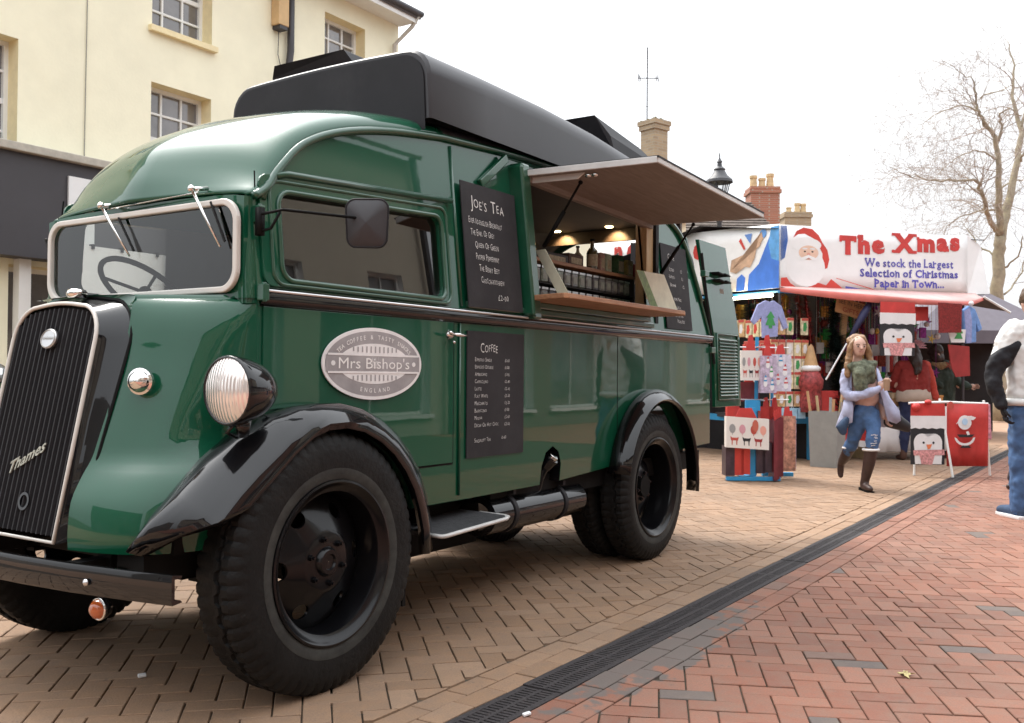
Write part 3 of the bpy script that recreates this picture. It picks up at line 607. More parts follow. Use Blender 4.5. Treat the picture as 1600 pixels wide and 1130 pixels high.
grl = empty('grille', (1.9 - 4.4, 0, 0.6)); grl.parent = van
def gtop(y):      # height of the inner arch at offset y
    best = 1.38
    for (a, b), (c, d) in zip(fo, fo[1:]):
        if a != c and min(a, c) <= y <= max(a, c): best = b + (d - b) * (y - a) / (c - a)
    return best - 0.012
for k in range(17):
    y = -0.236 + 0.0295 * k; zt = gtop(y); s = MB()
    s.add([(gx(.6) + .014, YC + y - .011, .6), (gx(.6) - .006, YC + y - .003, .6), (gx(.6) - .006, YC + y + .003, .6), (gx(.6) + .014, YC + y + .011, .6), (gx(zt) + .014, YC + y - .011, zt), (gx(zt) - .006, YC + y - .003, zt), (gx(zt) - .006, YC + y + .003, zt), (gx(zt) + .014, YC + y + .011, zt)],
          [(0, 1, 5, 4), (1, 2, 6, 5), (2, 3, 7, 6), (4, 5, 6, 7)]); s.build('slat', BLACK_M, grl)
ht = MB(); ht.lathe((gx(.7) - .004, YC - .04, .70), (-1, 0, .2), [(.028, 0), (.032, .006), (.022, .006), (.02, -.01)], 18); ht.build('crank_hole_ring', BLACK_G, grl, smooth=40)
bd = MB(); n0 = Vector((-1, 0, .209)).normalized(); ux = Vector((0, -1, 0)); uy = n0.cross(ux) * -1; uy = Vector((.209, 0, 1)).normalized()
cB = Vector((gx(1.27) - .012, YC, 1.27)); bd.poly(ell(cB, ux, uy, .047, .037, 28), n0 * .012)
bdo = bd.build('grille_badge', ALU, van, bevel=.003); bt = MB(); bt.tube(ell(cB + n0 * .013, ux, uy, .042, .032, 28), .0016, 5, closed=True); bt.box(cB.x - .0145, cB.x - .0135, YC - .03, YC + .03, 1.2715, 1.2735); bt.text('FORDSON', cB + n0 * .0135 - uy * .005, ux, uy, .017); bt.build('badge_lettering', mat('badge_grey', (.4, .39, .37), .4, metal=.6), bdo)
sc = MB(); sc.text('Thames', Vector((gx(.845) - .014, YC + .0, .83)), ux * math.cos(.45) + uy * math.sin(.45), uy * math.cos(.2) + ux * .25, .07, bold=.015); ms = mat('worn_script_metal', (.42, .4, .33), .4, metal=.8, var=.4, vscale=60); so_ = sc.build('script_badge', ms, grl, solid=.004)
rc = MB(); rc.lathe((2.065, YC - .02, 1.425), (0, 0, 1), [(.03, 0), (.036, .012), (.036, .022), (.03, .03), (.001, .034)], 20); rc.build('radiator_cap', CHROME, van, smooth=50)
for sgn in (0, 1):
    f = (lambda p: p) if sgn == 0 else mir
    c = Vector(f((2.035, 2.835, 1.122))); ax = Vector(((-1), -.45 if sgn == 0 else .45, 0)); sl = MB()
    sl.lathe(c, ax, [(.045, -.01), (.046, .006), (.038, .01)], 24); so2 = sl.build('side_light', CHROME, van, smooth=50)
    sl = MB(); sl.lathe(c, ax, [(.038, .01), (.033, .024), (.02, .034), (.001, .038)], 24); sl.build('side_light_lens', CHROME, so2, smooth=True)
# ---- front wings (black)
inn = [(1.925, 2.69, .575), (1.965, 2.665, .68), (2.03, 2.64, .77), (2.12, 2.625, .86), (2.22, 2.61, .935), (2.34, 2.60, .995), (2.45, 2.59, 1.012), (2.553, 2.59, 1.012), (2.68, 2.59, 1.01), (2.795, 2.59, .993), (2.90, 2.59, .962), (2.994, 2.59, .913), (3.08, 2.59, .853), (3.15, 2.59, .782), (3.205, 2.59, .69), (3.24, 2.59, .589), (3.262, 2.59, .432)]
out = [(1.90, 2.63, .575), (1.94, 2.51, .645), (2.03, 2.43, .68), (2.144, 2.42, .73), (2.235, 2.42, .80), (2.35, 2.42, .893), (2.44, 2.42, .948), (2.52, 2.42, .972), (2.62, 2.42, .975), (2.72, 2.42, .955), (2.82, 2.42, .91), (2.90, 2.42, .855), (2.975, 2.42, .78), (3.03, 2.42, .70), (3.07, 2.42, .61), (3.095, 2.42, .52), (3.10, 2.42, .42)]
for sgn in (0, 1):
    rows = []
    for a, b in zip(inn, out):
        a, b = Vector(a), Vector(b); up2 = Vector(((a.x - 2.55), 0, a.z - .45)).normalized(); row = []
        for k in range(9):
            t = k / 8; p = a.lerp(b, t) + up2 * (0.045 * math.sin(math.pi * t) + 0.0); row.append(p)
        row.append(b + Vector((0, .006, 0)) - up2 * .018); row.append(b + Vector((0, .03, 0)) - up2 * .02)
        rows.append([Vector(mir(p)) for p in row] if sgn else row)
    MB().grid(rows, flip=(sgn == 0)).build('front_wing', BLACK_G, van, smooth=60, solid=0.006)
# ---- rear wings
for sgn in (0, 1):
    rows = []
    for k in range(23):
        t = math.radians(168 - 176 * k / 22); ri = 0.605 + .02 * math.cos(t); ro = 0.575; cx_, cz_ = 5.62, .455
        a = Vector((cx_ + ri * .99 * math.cos(t) - .0, 2.605, cz_ + ri * math.sin(t))); b = Vector((cx_ - .03 + ro * .93 * math.cos(t), 2.47, cz_ + (ro - .02) * math.sin(t))); u2 = Vector((math.cos(t), 0, math.sin(t))); row = []
        for j in range(7): s_ = j / 6; row.append(a.lerp(b, s_) + u2 * (.028 * math.sin(math.pi * s_)))
        row.append(b - u2 * .02 + Vector((0, .01, 0)))
        rows.append([Vector(mir(p)) for p in row] if sgn else row)
    MB().grid(rows, flip=(sgn == 0)).build('rear_wing', BLACK_G, van, smooth=60, solid=0.006)
# ---- wheels
SCUFF = mat('scuffed_rubber', (.028, .029, .026), .75, var=.6, vscale=14, dirt=.6, dcol=(.01, .01, .01), dscale=9)
def tyre_mesh(R, W, Rr, lug=True):
    b = MB(); N = 240; P = []
    for k in range(N):
        ph = k % 4; a = 2 * math.pi * k / N; g = 0.008 if (ph == 0) else 0
        z1 = 0.008 * (1 if (k // 3) % 2 else -1)
        prof = [(Rr, -W / 2 + .02), (Rr + .012, -W / 2 + .004), (Rr + .05, -W / 2 - .002), (R - .075, -W / 2 - .004), (R - .055, -W / 2 + .0015), (R - .045 - g * .6, -W / 2 + .003 + g * .5), (R - .018 - g, -W / 2 + .016), (R - .004 - g, -W / 2 + .03), (R - g * .9, -W / 2 + .055)]
        mid = [(R, -W / 2 + .058 + z1 * .3), (R - .011, -.034 + z1), (R - .011, -.028 + z1), (R + .001, -.024 + z1), (R + .001, -.004 + z1), (R - .011, -.001 + z1), (R - .011, .005 + z1)]
        full = prof + mid; full += [(r, -h) for r, h in prof[::-1]]
        P.append([(r * math.cos(a), h, r * math.sin(a)) for r, h in full])
    b.grid(P + [P[0]]); return b
def make_wheel(R, W, Rr, dish, name):
    w_ = empty(name, (0, 0, 0)); t = tyre_mesh(R, W, Rr).build('tyre', RUBBER, w_, smooth=28)
    sr = MB(); sr.lathe((0, 0, 0), (0, -1, 0), [(Rr + .013, W / 2 - .0025), (Rr + .02, W / 2 + .0005), (Rr + .045, W / 2 + .0035), (Rr + .055, W / 2 + .003)], 72); sr.build('sidewall_band', SCUFF, w_, smooth=True)
    r = MB(); yo = -W / 2
    r.lathe((0, 0, 0), (0, -1, 0), [(Rr + .012, W / 2 - .006), (Rr + .012, W / 2 + .004), (Rr + .004, W / 2 + .006), (Rr - .004, W / 2), (Rr - .012, W / 2 - .012), (Rr - .03, W / 2 - .02), (Rr - .034, W / 2 - .03), (Rr - .036, -W / 2 + .02), (Rr, -W / 2)], 72)
    ro = r.build('rim', RIM, w_, smooth=40)
    d = MB(); Ri = Rr - .035; yd = -(W / 2 - dish)   # disc
    out_ = [(Ri * math.cos(2 * math.pi * k / 72), Ri * math.sin(2 * math.pi * k / 72)) for k in range(72)]
    inn_ = [(.115 * math.cos(2 * math.pi * k / 36), .115 * math.sin(2 * math.pi * k / 36)) for k in range(36)]
    hl = [inn_]
    for q in range(6):
        a = 2 * math.pi * (q + .35) / 6; rc_ = Ri - .060; hl.append([(math.cos(a) * (rc_ + .028 * math.cos(t)) - math.sin(a) * .034 * math.sin(t), math.sin(a) * (rc_ + .028 * math.cos(t)) + math.cos(a) * .034 * math.sin(t)) for t in [2 * math.pi * k / 20 for k in range(20)]])
    dz = lambda rad: yd + .065 - .078 * min(1, max(0, (Ri - rad) / (Ri - .115))) ** .8
    d.holes(out_, hl, lambda a, b, s: (a, dz(math.hypot(a, b)) + s * .012, b), True); d.build('wheel_disc', RIM, w_, smooth=45)
    h_ = MB(); h_.lathe((0, 0, 0), (0, -1, 0), [(.118, -yd + .010), (.112, -yd + .014), (.10, -yd + .017), (.055, -yd + .018), (.048, -yd + .032), (.044, -yd + .036), (.030, -yd + .036), (.026, -yd + .028), (.001, -yd + .027)], 40); h_.build('hub', RIM, w_, smooth=40)
    for q in range(6):
        a = 2 * math.pi * q / 6; n_ = MB(); c = Vector((.084 * math.cos(a), yd - .013, .084 * math.sin(a))); n_.cyl(c, c + Vector((0, -.018, 0)), .0125, 6); n_.cyl(c, c + Vector((0, -.026, 0)), .006, 8); n_.build('wheel_nut', RIM, w_)
    return w_
def place(w_, loc, rot=0, name=None):
    w_.parent = van; w_.location = (loc[0] - 4.4, loc[1] - YC, loc[2]); w_.rotation_euler = (0, rot, 0)
fw = make_wheel(0.474, 0.21, 0.288, 0.06, 'front_wheel')
fw2 = copy_tree(fw); fw2.parent = van
place(fw, (2.56, 2.53, .468), .3); place(fw2, (2.56, 2 * YC - 2.53, .468), 1.0); fw2.rotation_euler = (0, 1.0, math.pi)
rw = make_wheel(0.46, 0.19, 0.30, 0.12, 'rear_wheel')
rws = [copy_tree(rw) for _ in range(3)]
place(rw, (5.56, 2.615, .457), .8); place(rws[0], (5.56, 2.83, .457), .4); place(rws[1], (5.56, 2 * YC - 2.615, .457)); rws[1].rotation_euler = (0, 0, math.pi); place(rws[2], (5.56, 2 * YC - 2.83, .457)); rws[2].rotation_euler = (0, 0, math.pi)
# ---- chassis, bumper, axles
ch = MB(); ch.box(1.95, 6.5, 2.86, 2.96, .50, .62); ch.box(1.95, 6.5, 3.6, 3.7, .50, .62); ch.box(3.3, 6.4, 2.7, 3.86, .60, .68); ch.box(2.2, 3.3, 2.85, 3.7, .45, .9); ch.cyl((2.53, 2.62, .43), (2.53, 3.94, .43), .045, 12); ch.cyl((5.56, 2.6, .457), (5.56, 3.96, .457), .07, 12); ch.ball((5.56, YC, .457), .18, .14, .18); ch.cyl((2.9, YC, .5), (5.5, YC, .46), .04, 10)
ch.box(3.9, 6.6, 2.66, 2.72, .5, .62); ch.box(1.93, 2.6, 2.66, 2.80, .47, .56); ch.box(2.0, 2.5, 2.60, 3.96, .56, .62); ch.box(3.28, 3.34, 2.62, 3.94, .5, .95)
ch.build('chassis', CHASSIS, van)
for x0, x1, y0, y1, z0, z1 in ((3.35, 4.25, 3.45, 3.92, .20, .60), (4.35, 4.95, 3.55, 3.92, .24, .60), (3.5, 4.2, 2.95, 3.35, .26, .52)): sb_ = MB(); sb_.box(x0, x1, y0, y1, z0, z1); sb_.build('shade_box', CHASSIS, van, bevel=.01)  # unseen boxes added under the floor to darken the ground beneath
sb_ = MB(); sb_.cyl((6.28, YC, .34), (6.28, YC, .54), .42, 28); sb_.build('shade_drum', RUBBER, van, bevel=.03)  # unseen drum added below the tail to keep light from getting under
for y0 in (2.62, 3.72): sb_ = MB(); sb_.box(3.18, 3.20, y0, y0 + .22, .16, .6); sb_.build('shade_flap', RUBBER, van)  # flaps added behind the front wheels to deepen the underbody shade
for yy in (2.74, 3.76):
    sp_ = MB()
    for k in range(5): sp_.box(1.93 + .07 * k, 3.05 - .07 * k, yy, yy + .055, .50 - .02 * k, .515 - .02 * k)
    sp_.build('leaf_spring', CHASSIS, van)
bm_ = MB(); path = [(1.83, 2.385), (1.80, 2.55), (1.765, 2.8), (1.745, 3.05), (1.74, 3.28), (1.745, 3.51), (1.765, 3.76), (1.80, 4.01), (1.83, 4.175)]
rows = []
for x, y in path: rows.append([(x + .035, y, .545), (x, y, .55), (x - .003, y, .542), (x - .003, y, .467), (x, y, .460), (x + .035, y, .465), (x + .03, y, .472), (x + .008, y, .475), (x + .008, y, .537), (x + .03, y, .538)])
bm_.grid(rows, closed=True); bm_.add(rows[0], [tuple(range(10))[::-1]]); bm_.add(rows[-1], [tuple(range(10))]); bo_ = bm_.build('bumper', BLACK_G, van, smooth=30)
for y in (2.72, 3.84): bb = MB(); bb.lathe((1.768, y, .50), (-1, 0, 0), [(.011, 0), (.011, .004), (.004, .009), (.001, .01)], 12); bb.build('bumper_bolt', ALU, bo_, smooth=True)
for y in (2.88, 3.62): br_ = MB(); br_.box(1.77, 2.1, y, y + .06, .47, .53); br_.build('bumper_bracket', CHASSIS, van)
for y in (2.735, 3.825):
    am = MB(); c = Vector((1.83, y, .405)); am.cyl(c + Vector((.0, 0, .05)), c, .01, 8); am.lathe(c, (-1, 0, 0), [(.001, -.03), (.025, -.025), (.034, -.005), (.034, .008)], 20); ao = am.build('indicator', BLACK_G, van, smooth=True)
    am = MB(); am.tube(ell(c + Vector((-.008, 0, 0)), (0, 1, 0), (0, 0, 1), .033, .033, 20), .004, 6, closed=True); am.build('indicator_ring', CHROME, ao, smooth=True)
    am = MB(); am.lathe(c, (-1, 0, 0), [(.031, .008), (.028, .022), (.016, .032), (.001, .035)], 20); am.build('indicator_lens', mat('amber_lens', (.42, .09, .02), .15, coat=1), ao, smooth=True)
# ---- headlights
lensm = mat('headlamp_glass', (.85, .78, .74), .16, metal=.6, coat=1)
nn = lensm.node_tree; wv = nn.nodes.new('ShaderNodeTexWave'); wv.wave_type = 'BANDS'; wv.bands_direction = 'Y'; wv.inputs['Scale'].default_value = 22; wv.inputs['Distortion'].default_value = .4; tcc = nn.nodes.new('ShaderNodeTexCoord'); nn.links.new(tcc.outputs['Object'], wv.inputs[0]); bu = nn.nodes.new('ShaderNodeBump'); bu.inputs['Strength'].default_value = .3; bu.inputs['Distance'].default_value = .008; nn.links.new(wv.outputs[1], bu.inputs['Height']); nn.links.new(bu.outputs[0], nn.nodes['Principled BSDF'].inputs['Normal']); nn.links.new(bu.outputs[0], nn.nodes['Principled BSDF'].inputs['Coat Normal'])
for sgn in (0, 1):
    c = Vector((2.115, 2.485, 1.095)); c = Vector(mir(c)) if sgn else c
    h = MB(); h.lathe(c, (-1, 0, 0), [(.001, -.185), (.03, -.18), (.065, -.155), (.092, -.11), (.108, -.06), (.115, -.02), (.117, 0), (.115, .008), (.109, .011)], 36); ho = h.build('headlight', BLACK_G, van, smooth=60)
    h = MB(); h.tube(ell(c + Vector((-.006, 0, 0)), (0, 1, 0), (0, 0, 1), .111, .111, 36), .005, 6, closed=True); h.build('headlight_rim', BLACK_G, ho, smooth=True)
    h = MB(); h.lathe(c, (-1, 0, 0), [(.108, .006), (.09, .018), (.06, .028), (.03, .033), (.001, .035)], 36); h.build('headlight_lens', lensm, ho, smooth=True)
    h = MB(); h.tube([c + Vector((.06, 0, -.1)), c + Vector((.08, .02, -.15))], [.03, .02], 10); h.tube([c + Vector((.04, .01, -.105)), c + Vector((.02, .03, -.14)), c + Vector((.08, .05, -.16))], .007, 6); h.build('headlight_bracket', BLACK_G, ho, smooth=True)
# ---- mirrors
for sgn in (0, 1):
    f = (lambda p: Vector(p)) if sgn == 0 else (lambda p: Vector(mir(p)))
    m_ = MB(); m_.tube([f((2.33, 2.575, 1.715)), f((2.36, 2.5, 1.728)), f((2.62, 2.36, 1.722))], .0055, 8); m_.tube([f((2.335, 2.585, 1.655)), f((2.35, 2.55, 1.665)), f((2.355, 2.51, 1.72))], .0055, 8); m_.obox(f((2.335, 2.59, 1.69)), (.012, 0, 0), (0, .012, 0), (0, 0, .05)); mo = m_.build('mirror_arm', CHASSIS, van, smooth=True)
    c = f((2.63, 2.35, 1.705)); nv = (f((-.80, -.50, -.02)) - f((0, 0, 0))) if sgn == 0 else Vector((-.8, .5, -.02)); nv.normalize(); x_ = Vector((0, 0, 1)).cross(nv).normalized(); z_ = nv.cross(x_)
    mb = MB(); R0 = [(a, b) for a, b in rrect(-.078, .078, -.088, .088, .035, 5)]
    rings = []
    for sc_, dd in ((.0, .028), (.35, .024), (.7, .014), (.93, .006), (1.0, .002), (1.03, -.008), (.98, -.014)): rings.append([c + x_ * (a * sc_ * (1 - .06 * (b < 0))) + z_ * (b * sc_) + nv * dd for a, b in R0])
    mb.grid(rings, closed=True); mh = mb.build('mirror_housing', mat('mirror_plastic', (.035, .034, .038), .5, var=.15), mo, smooth=40)
    mb = MB(); mb.tube(rings[4], .004, 6, closed=True); mb.build('mirror_edge', ALU_L if False else BLACK_M, mo, smooth=True)
    mb = MB(); mb.add([p - nv * .001 for p in rings[6]], [tuple(range(len(R0)))[::-1]]); mb.build('mirror_glass', CHROME, mo)
# ---- running board and tank
rb = MB(); rb.poly([(3.215, 2.43, .462), (3.70, 2.44, .478), (3.74, 2.47, .48), (3.74, 2.72, .487), (3.2, 2.72, .47)], (0, 0, .018)); ro_ = rb.build('running_board', mat('ribbed_step_rubber', (.04, .04, .043), .7, var=.3, vscale=30, bump=.5, bscale=60), van)
rb = MB(); rb.tube([(3.213, 2.5, .472), (3.213, 2.435, .472), (3.23, 2.427, .473), (3.695, 2.432, .489), (3.735, 2.45, .491), (3.748, 2.48, .491), (3.748, 2.62, .494)], .013, 8, r2=.009); rb.build('step_edge_trim', ALU_L, ro_, smooth=True)
tk = MB(); sec = lambda x, g=0: [(x, 2.72 + (.115 + g) * math.cos(t), .455 + (.10 + g) * math.sin(t)) for t in [2 * math.pi * k / 28 for k in range(28)]]
tk.grid([sec(3.86, -.03), sec(3.87, 0), sec(4.79, 0), sec(4.80, -.03)], closed=True, flip=True); tk.add(sec(3.86, -.03), [tuple(range(28))]); tk.add(sec(4.8, -.03), [tuple(range(28))[::-1]])
to = tk.build('fuel_tank', BLACK_G, van, smooth=40)
for x in (4.06, 4.56): s = MB(); s.grid([sec(x - .016, .001), sec(x - .014, .007), sec(x + .014, .007), sec(x + .016, .001)], closed=True, flip=True); s.obox((x, 2.64, .565), (.012, 0, 0), (0, .02, 0), (0, 0, .012)); s.build('tank_strap', BLACK_M, to, smooth=40)
# ---- serving hatch
hb = MB(); f0, f1, z0, z1 = HINGE
hb.obox((4.13, 2.615, 1.84), (.038, 0, 0), (.0, .045, .0), (-.012, 0.035, .40)); hb.obox((4.085, 2.61, 1.84), (.012, 0, 0), (0, .05, 0), (-.012, .035, .385))
hb.build('hatch_front_post', GREEN_D, van, bevel=.012)
hb = MB(); hb.box(f0, f1, 2.585, 2.63, 1.50, 1.535); hb.box(3.6, 5.66, 2.586, 2.61, 1.466, 1.497); hb.build('hatch_sill', GREEN_D, van, bevel=.006)
hb = MB(); hb.obox((3.89, 2.652, 2.165), (.115, 0, .085), (0, .012, 0), (-.012, 0, .018)); hb.build('hatch_corner_rail', GREEN_D, van, bevel=.006)
hb = MB(); hb.box(5.60, 5.70, 2.62, 2.70, 1.56, 2.18); hb.build('hatch_rear_jamb', PALEWOOD, van, bevel=.004)
hb = MB(); hb.box(5.702, 5.745, 2.60, 2.66, 1.5, 2.18); hb.build('hatch_rear_seal', RUBBER, van)
A0 = (4.14, 2.625, 2.205); aw = empty('awning_flap', (4.9 - 4.4, 2.25 - YC, 2.2)); aw.parent = van
def awp(x, t, dz): return Vector((x, 2.635 - .755 * t, 2.20 - 0.015 * t + .02 * t * 0 + dz - (x - 4.14) * .028))
b = MB(); b.poly([awp(4.14, 0, .0), awp(5.66, 0, 0), awp(5.66, 1, 0), awp(4.14, 1, 0)], (0, 0, -.022)); b.build('awning_lining_board', PLY, aw)
b = MB(); b.poly([awp(4.13, -.01, .012), awp(5.67, -.01, .012), awp(5.67, 1.01, .012), awp(4.13, 1.01, .012)], (0, 0, -.010)); b.build('awning_skin', BLACK_M, aw)
for nm, p0, p1 in (('awning_edge_front', awp(4.135, .03, -.006), awp(4.135, 1.0, -.006)), ('awning_edge_outer', awp(4.135, 1.0, -.006), awp(5.665, 1.0, -.006)), ('awning_edge_rear', awp(5.665, .03, -.006), awp(5.665, 1, -.006))):
    b = MB(); d = (p1 - p0) / 2; n_ = Vector((0, 0, 1)); s_ = d.cross(n_).normalized(); b.obox((p0 + p1) / 2, d, s_ * .006, n_ * .016); b.build('awning_edge', ALU_L, aw, bevel=.003)
b = MB(); c0 = awp(4.175, .04, -.05); c1 = awp(4.175, .46, -.05); d = (c1 - c0) / 2; b.poly([c0, c0 + Vector((0, 0, .035)), c1 + Vector((0, 0, .035)), c1 + Vector((0, .05, 0))], (.012, 0, 0)); b.build('awning_bracket', ALU_L, aw)
for t_ in (.48, .53): b = MB(); b.ball(awp(4.17, t_, -.04), .012, .02, .012); b.build('awning_catch', CHROME, aw, smooth=True)
b = MB(); b.obox(awp(4.9, .02, -.035), (.76, 0, -.021), (0, .02, 0), (0, 0, .015)); b.build('awning_hinge_rail', PLY, aw, bevel=.003)
for x in (4.30, 5.76):
    b = MB(); p0 = awp(x - (.12 if x > 5 else 0), .33 if x < 5 else .42, -.04); p1 = Vector((x + (0.0 if x < 5 else .03), 2.60, 1.84)); mid = p0.lerp(p1, .45); b.tube([p0, mid], .0065, 8); b.tube([mid, p1], .012, 8); b.ball(p0, .012); b.ball(p1, .012); b.build('gas_strut', CHASSIS, van, smooth=True)
b = MB(); b.poly([(4.12, 2.62, 1.535), (4.05, 2.335, 1.535), (4.08, 2.32, 1.535), (5.52, 2.32, 1.535), (5.62, 2.36, 1.535), (5.62, 2.62, 1.535)], (0, 0, .026)); b.build('counter_shelf', OAK, van, bevel=.004)
# ---- interior
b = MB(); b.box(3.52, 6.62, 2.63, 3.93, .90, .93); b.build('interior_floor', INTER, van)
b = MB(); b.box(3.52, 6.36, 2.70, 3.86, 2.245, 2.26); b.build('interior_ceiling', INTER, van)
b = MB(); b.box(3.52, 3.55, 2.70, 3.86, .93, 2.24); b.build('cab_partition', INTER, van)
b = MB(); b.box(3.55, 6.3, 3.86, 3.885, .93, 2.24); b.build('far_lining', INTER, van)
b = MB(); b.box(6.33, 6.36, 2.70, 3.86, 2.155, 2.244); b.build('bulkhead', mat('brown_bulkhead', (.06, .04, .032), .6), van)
b = MB(); b.box(6.58, 6.62, 2.62, 2.78, .68, 1.6); b.box(6.58, 6.62, 3.84, 3.94, .68, 1.6); b.poly([(6.60, 2.63, 1.6), (6.60, 2.76, 1.6), (6.36, 2.78, 2.15), (6.36, 2.67, 2.15)], (.02, 0, 0)); b.poly([(6.60, 3.93, 1.6), (6.60, 3.86, 1.6), (6.36, 3.86, 2.15), (6.36, 3.9, 2.15)], (.02, 0, 0)); b.build('rear_frame', GREEN_D, van)
warm = mat('downlight', (1, .8, .5), .5, emit=(1, .72, .35), estr=14)
for y in (3.64, 3.2):
    b = MB(); b.lathe((6.2, y, 2.244), (0, 0, -1), [(.001, .006), (.026, .005), (.03, 0)], 16); lo_ = b.build('ceiling_light', warm, van)
    li = bpy.data.lights.new('downlight_lamp', 'SPOT'); li.energy = 5; li.color = (1, .68, .32); li.spot_size = math.radians(100); li.spot_blend = .5; li.shadow_soft_size = .02
    lio = bpy.data.objects.new('downlight_lamp', li); lio.parent = van; lio.location = (6.245 - 4.4, y - YC, 2.232); lio.rotation_euler = (0, math.radians(-38), 0); COL.objects.link(lio)
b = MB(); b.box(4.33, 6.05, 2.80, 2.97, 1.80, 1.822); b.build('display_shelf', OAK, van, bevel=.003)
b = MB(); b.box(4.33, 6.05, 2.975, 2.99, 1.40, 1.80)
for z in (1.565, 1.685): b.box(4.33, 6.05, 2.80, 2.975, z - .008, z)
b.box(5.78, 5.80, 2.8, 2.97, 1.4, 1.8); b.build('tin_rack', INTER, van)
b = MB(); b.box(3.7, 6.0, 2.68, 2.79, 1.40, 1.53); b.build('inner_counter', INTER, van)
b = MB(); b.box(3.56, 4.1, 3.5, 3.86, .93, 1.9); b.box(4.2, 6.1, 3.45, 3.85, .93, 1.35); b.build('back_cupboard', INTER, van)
# steering wheel, seats
b = MB(); c = Vector((2.60, 3.60, 1.50)); ax = Vector((-.62, 0, -.78)).normalized(); X_, Y_, _ = frame(ax); b.tube(ell(c, X_, Y_, .21, .21, 40), .012, 8, closed=True); b.ball(c, .03)
for k in range(3): a = k * 2.094 + .5; b.tube([c, c + (X_ * math.cos(a) + Y_ * math.sin(a)) * .21], .008, 6)
b.cyl(c, c + Vector((-.25, 0, -.32)), .02, 8); b.build('steering_wheel', CHASSIS, van, smooth=True)
b = MB(); b.box(2.3, 2.55, 2.66, 3.9, 1.1, 1.40); b.build('dashboard', INTER, van, bevel=.02)
for y in (2.72, 3.4): b = MB(); b.box(2.95, 3.35, y, y + .42, .98, 1.12); b.box(3.28, 3.40, y, y + .42, 1.1, 1.52); b.build('seat', mat('seat_vinyl', (.03, .03, .03), .5), van, bevel=.03)
# ---- open rear door, straight back
dY = 2.585
def rdx(z): return interp([(.93, 6.735), (1.45, 6.70), (1.7, 6.62), (2.16, 6.50)], z)
zt = [.93, 1.2, 1.45, 1.6, 1.8, 2.0, 2.15]
b = MB(); fr_ = [Vector((rdx(z), dY + .004 * (z > 1.45), z)) for z in zt]; bk_ = [Vector((rdx(z) + .545, dY + .004 * (z > 1.45), z)) for z in zt]
b.holes([(p.x, p.z) for p in fr_][::-1] + [(p.x, p.z) for p in bk_], [], lambda a, c, s: (a, dY + .028 * s + .07 * max(0, c - 1.5), c), True)
rd = b.build('rear_door', GREEN, van, weld=.0005, bevel=.004)
b = MB()
for k in range(18): z = 1.02 + .0245 * k; b.obox((rdx(z) + .26, dY - .010, z), (.185, 0, 0), (0, .006, .007), (0, .001, -.0016))
ro2 = b.build('louvre_panel', GREEN_D, rd); ro2['kind'] = 'stuff'
b = MB(); b.tube([(rdx(.985) + .05, dY - .005, .985), (rdx(.985) + .475, dY - .005, .985), (rdx(1.47) + .475, dY - .005, 1.475), (rdx(1.47) + .05, dY - .005, 1.475)], .008, 6, closed=True); b.build('louvre_frame', GREEN_D, rd, smooth=True)
for k, (zz, xx) in enumerate(((1.92, .14), (1.92, .28), (1.87, .15), (1.87, .29))): b = MB(); b.obox((rdx(zz) + xx + .04, dY + .0, zz), (.05, 0, -.004), (0, .006 + .03, 0), (0, 0, .005)); b.build('vent_slot', CHASSIS, rd)
for zz in (1.35, 1.9): b = MB(); b.obox((rdx(zz) - .035, dY + .01, zz), (.04, 0, 0), (0, .02, 0), (0, 0, .022)); b.build('door_hinge', GREEN_D, rd, bevel=.004)
b = MB(); b.tube([(rdx(1.25) - .012, dY, 1.25), (rdx(2.05) - .012, dY + .03, 2.05)], .012, 8); b.build('door_edge_seal', RUBBER, rd)
b = MB(); yy = dY + .07 * .2 - .004; b.poly([(6.80, yy + .0, 1.56), (7.04, yy, 1.555), (6.99, yy + .018, 1.86), (6.75, yy + .018, 1.87)]); nb = b.build('notice', mat('notice_white', (.75, .76, .78), .4), rd)
b = MB(); b.add([(6.88, yy + .004, 1.66), (6.96, yy + .004, 1.66), (6.945, yy + .01, 1.78), (6.865, yy + .01, 1.78)], [(0, 1, 2, 3)]); b.build('notice_green_patch', mat('notice_green', (.2, .55, .08), .5), nb)
b = MB(); b.add([(6.865, yy + .009, 1.785), (6.945, yy + .009, 1.785), (6.94, yy + .012, 1.82), (6.86, yy + .012, 1.82)], [(0, 1, 2, 3)]); b.build('notice_brown_patch', mat('notice_brown', (.15, .1, .05), .5), nb)
b = MB(); b.add([(6.83, yy - .001, 1.585), (7.02, yy - .001, 1.58), (7.01, yy + .0, 1.635), (6.82, yy + .0, 1.64)], [(0, 1, 2, 3)]); b.build('notice_blue_band', mat('notice_blue', (.2, .35, .7), .5), nb)
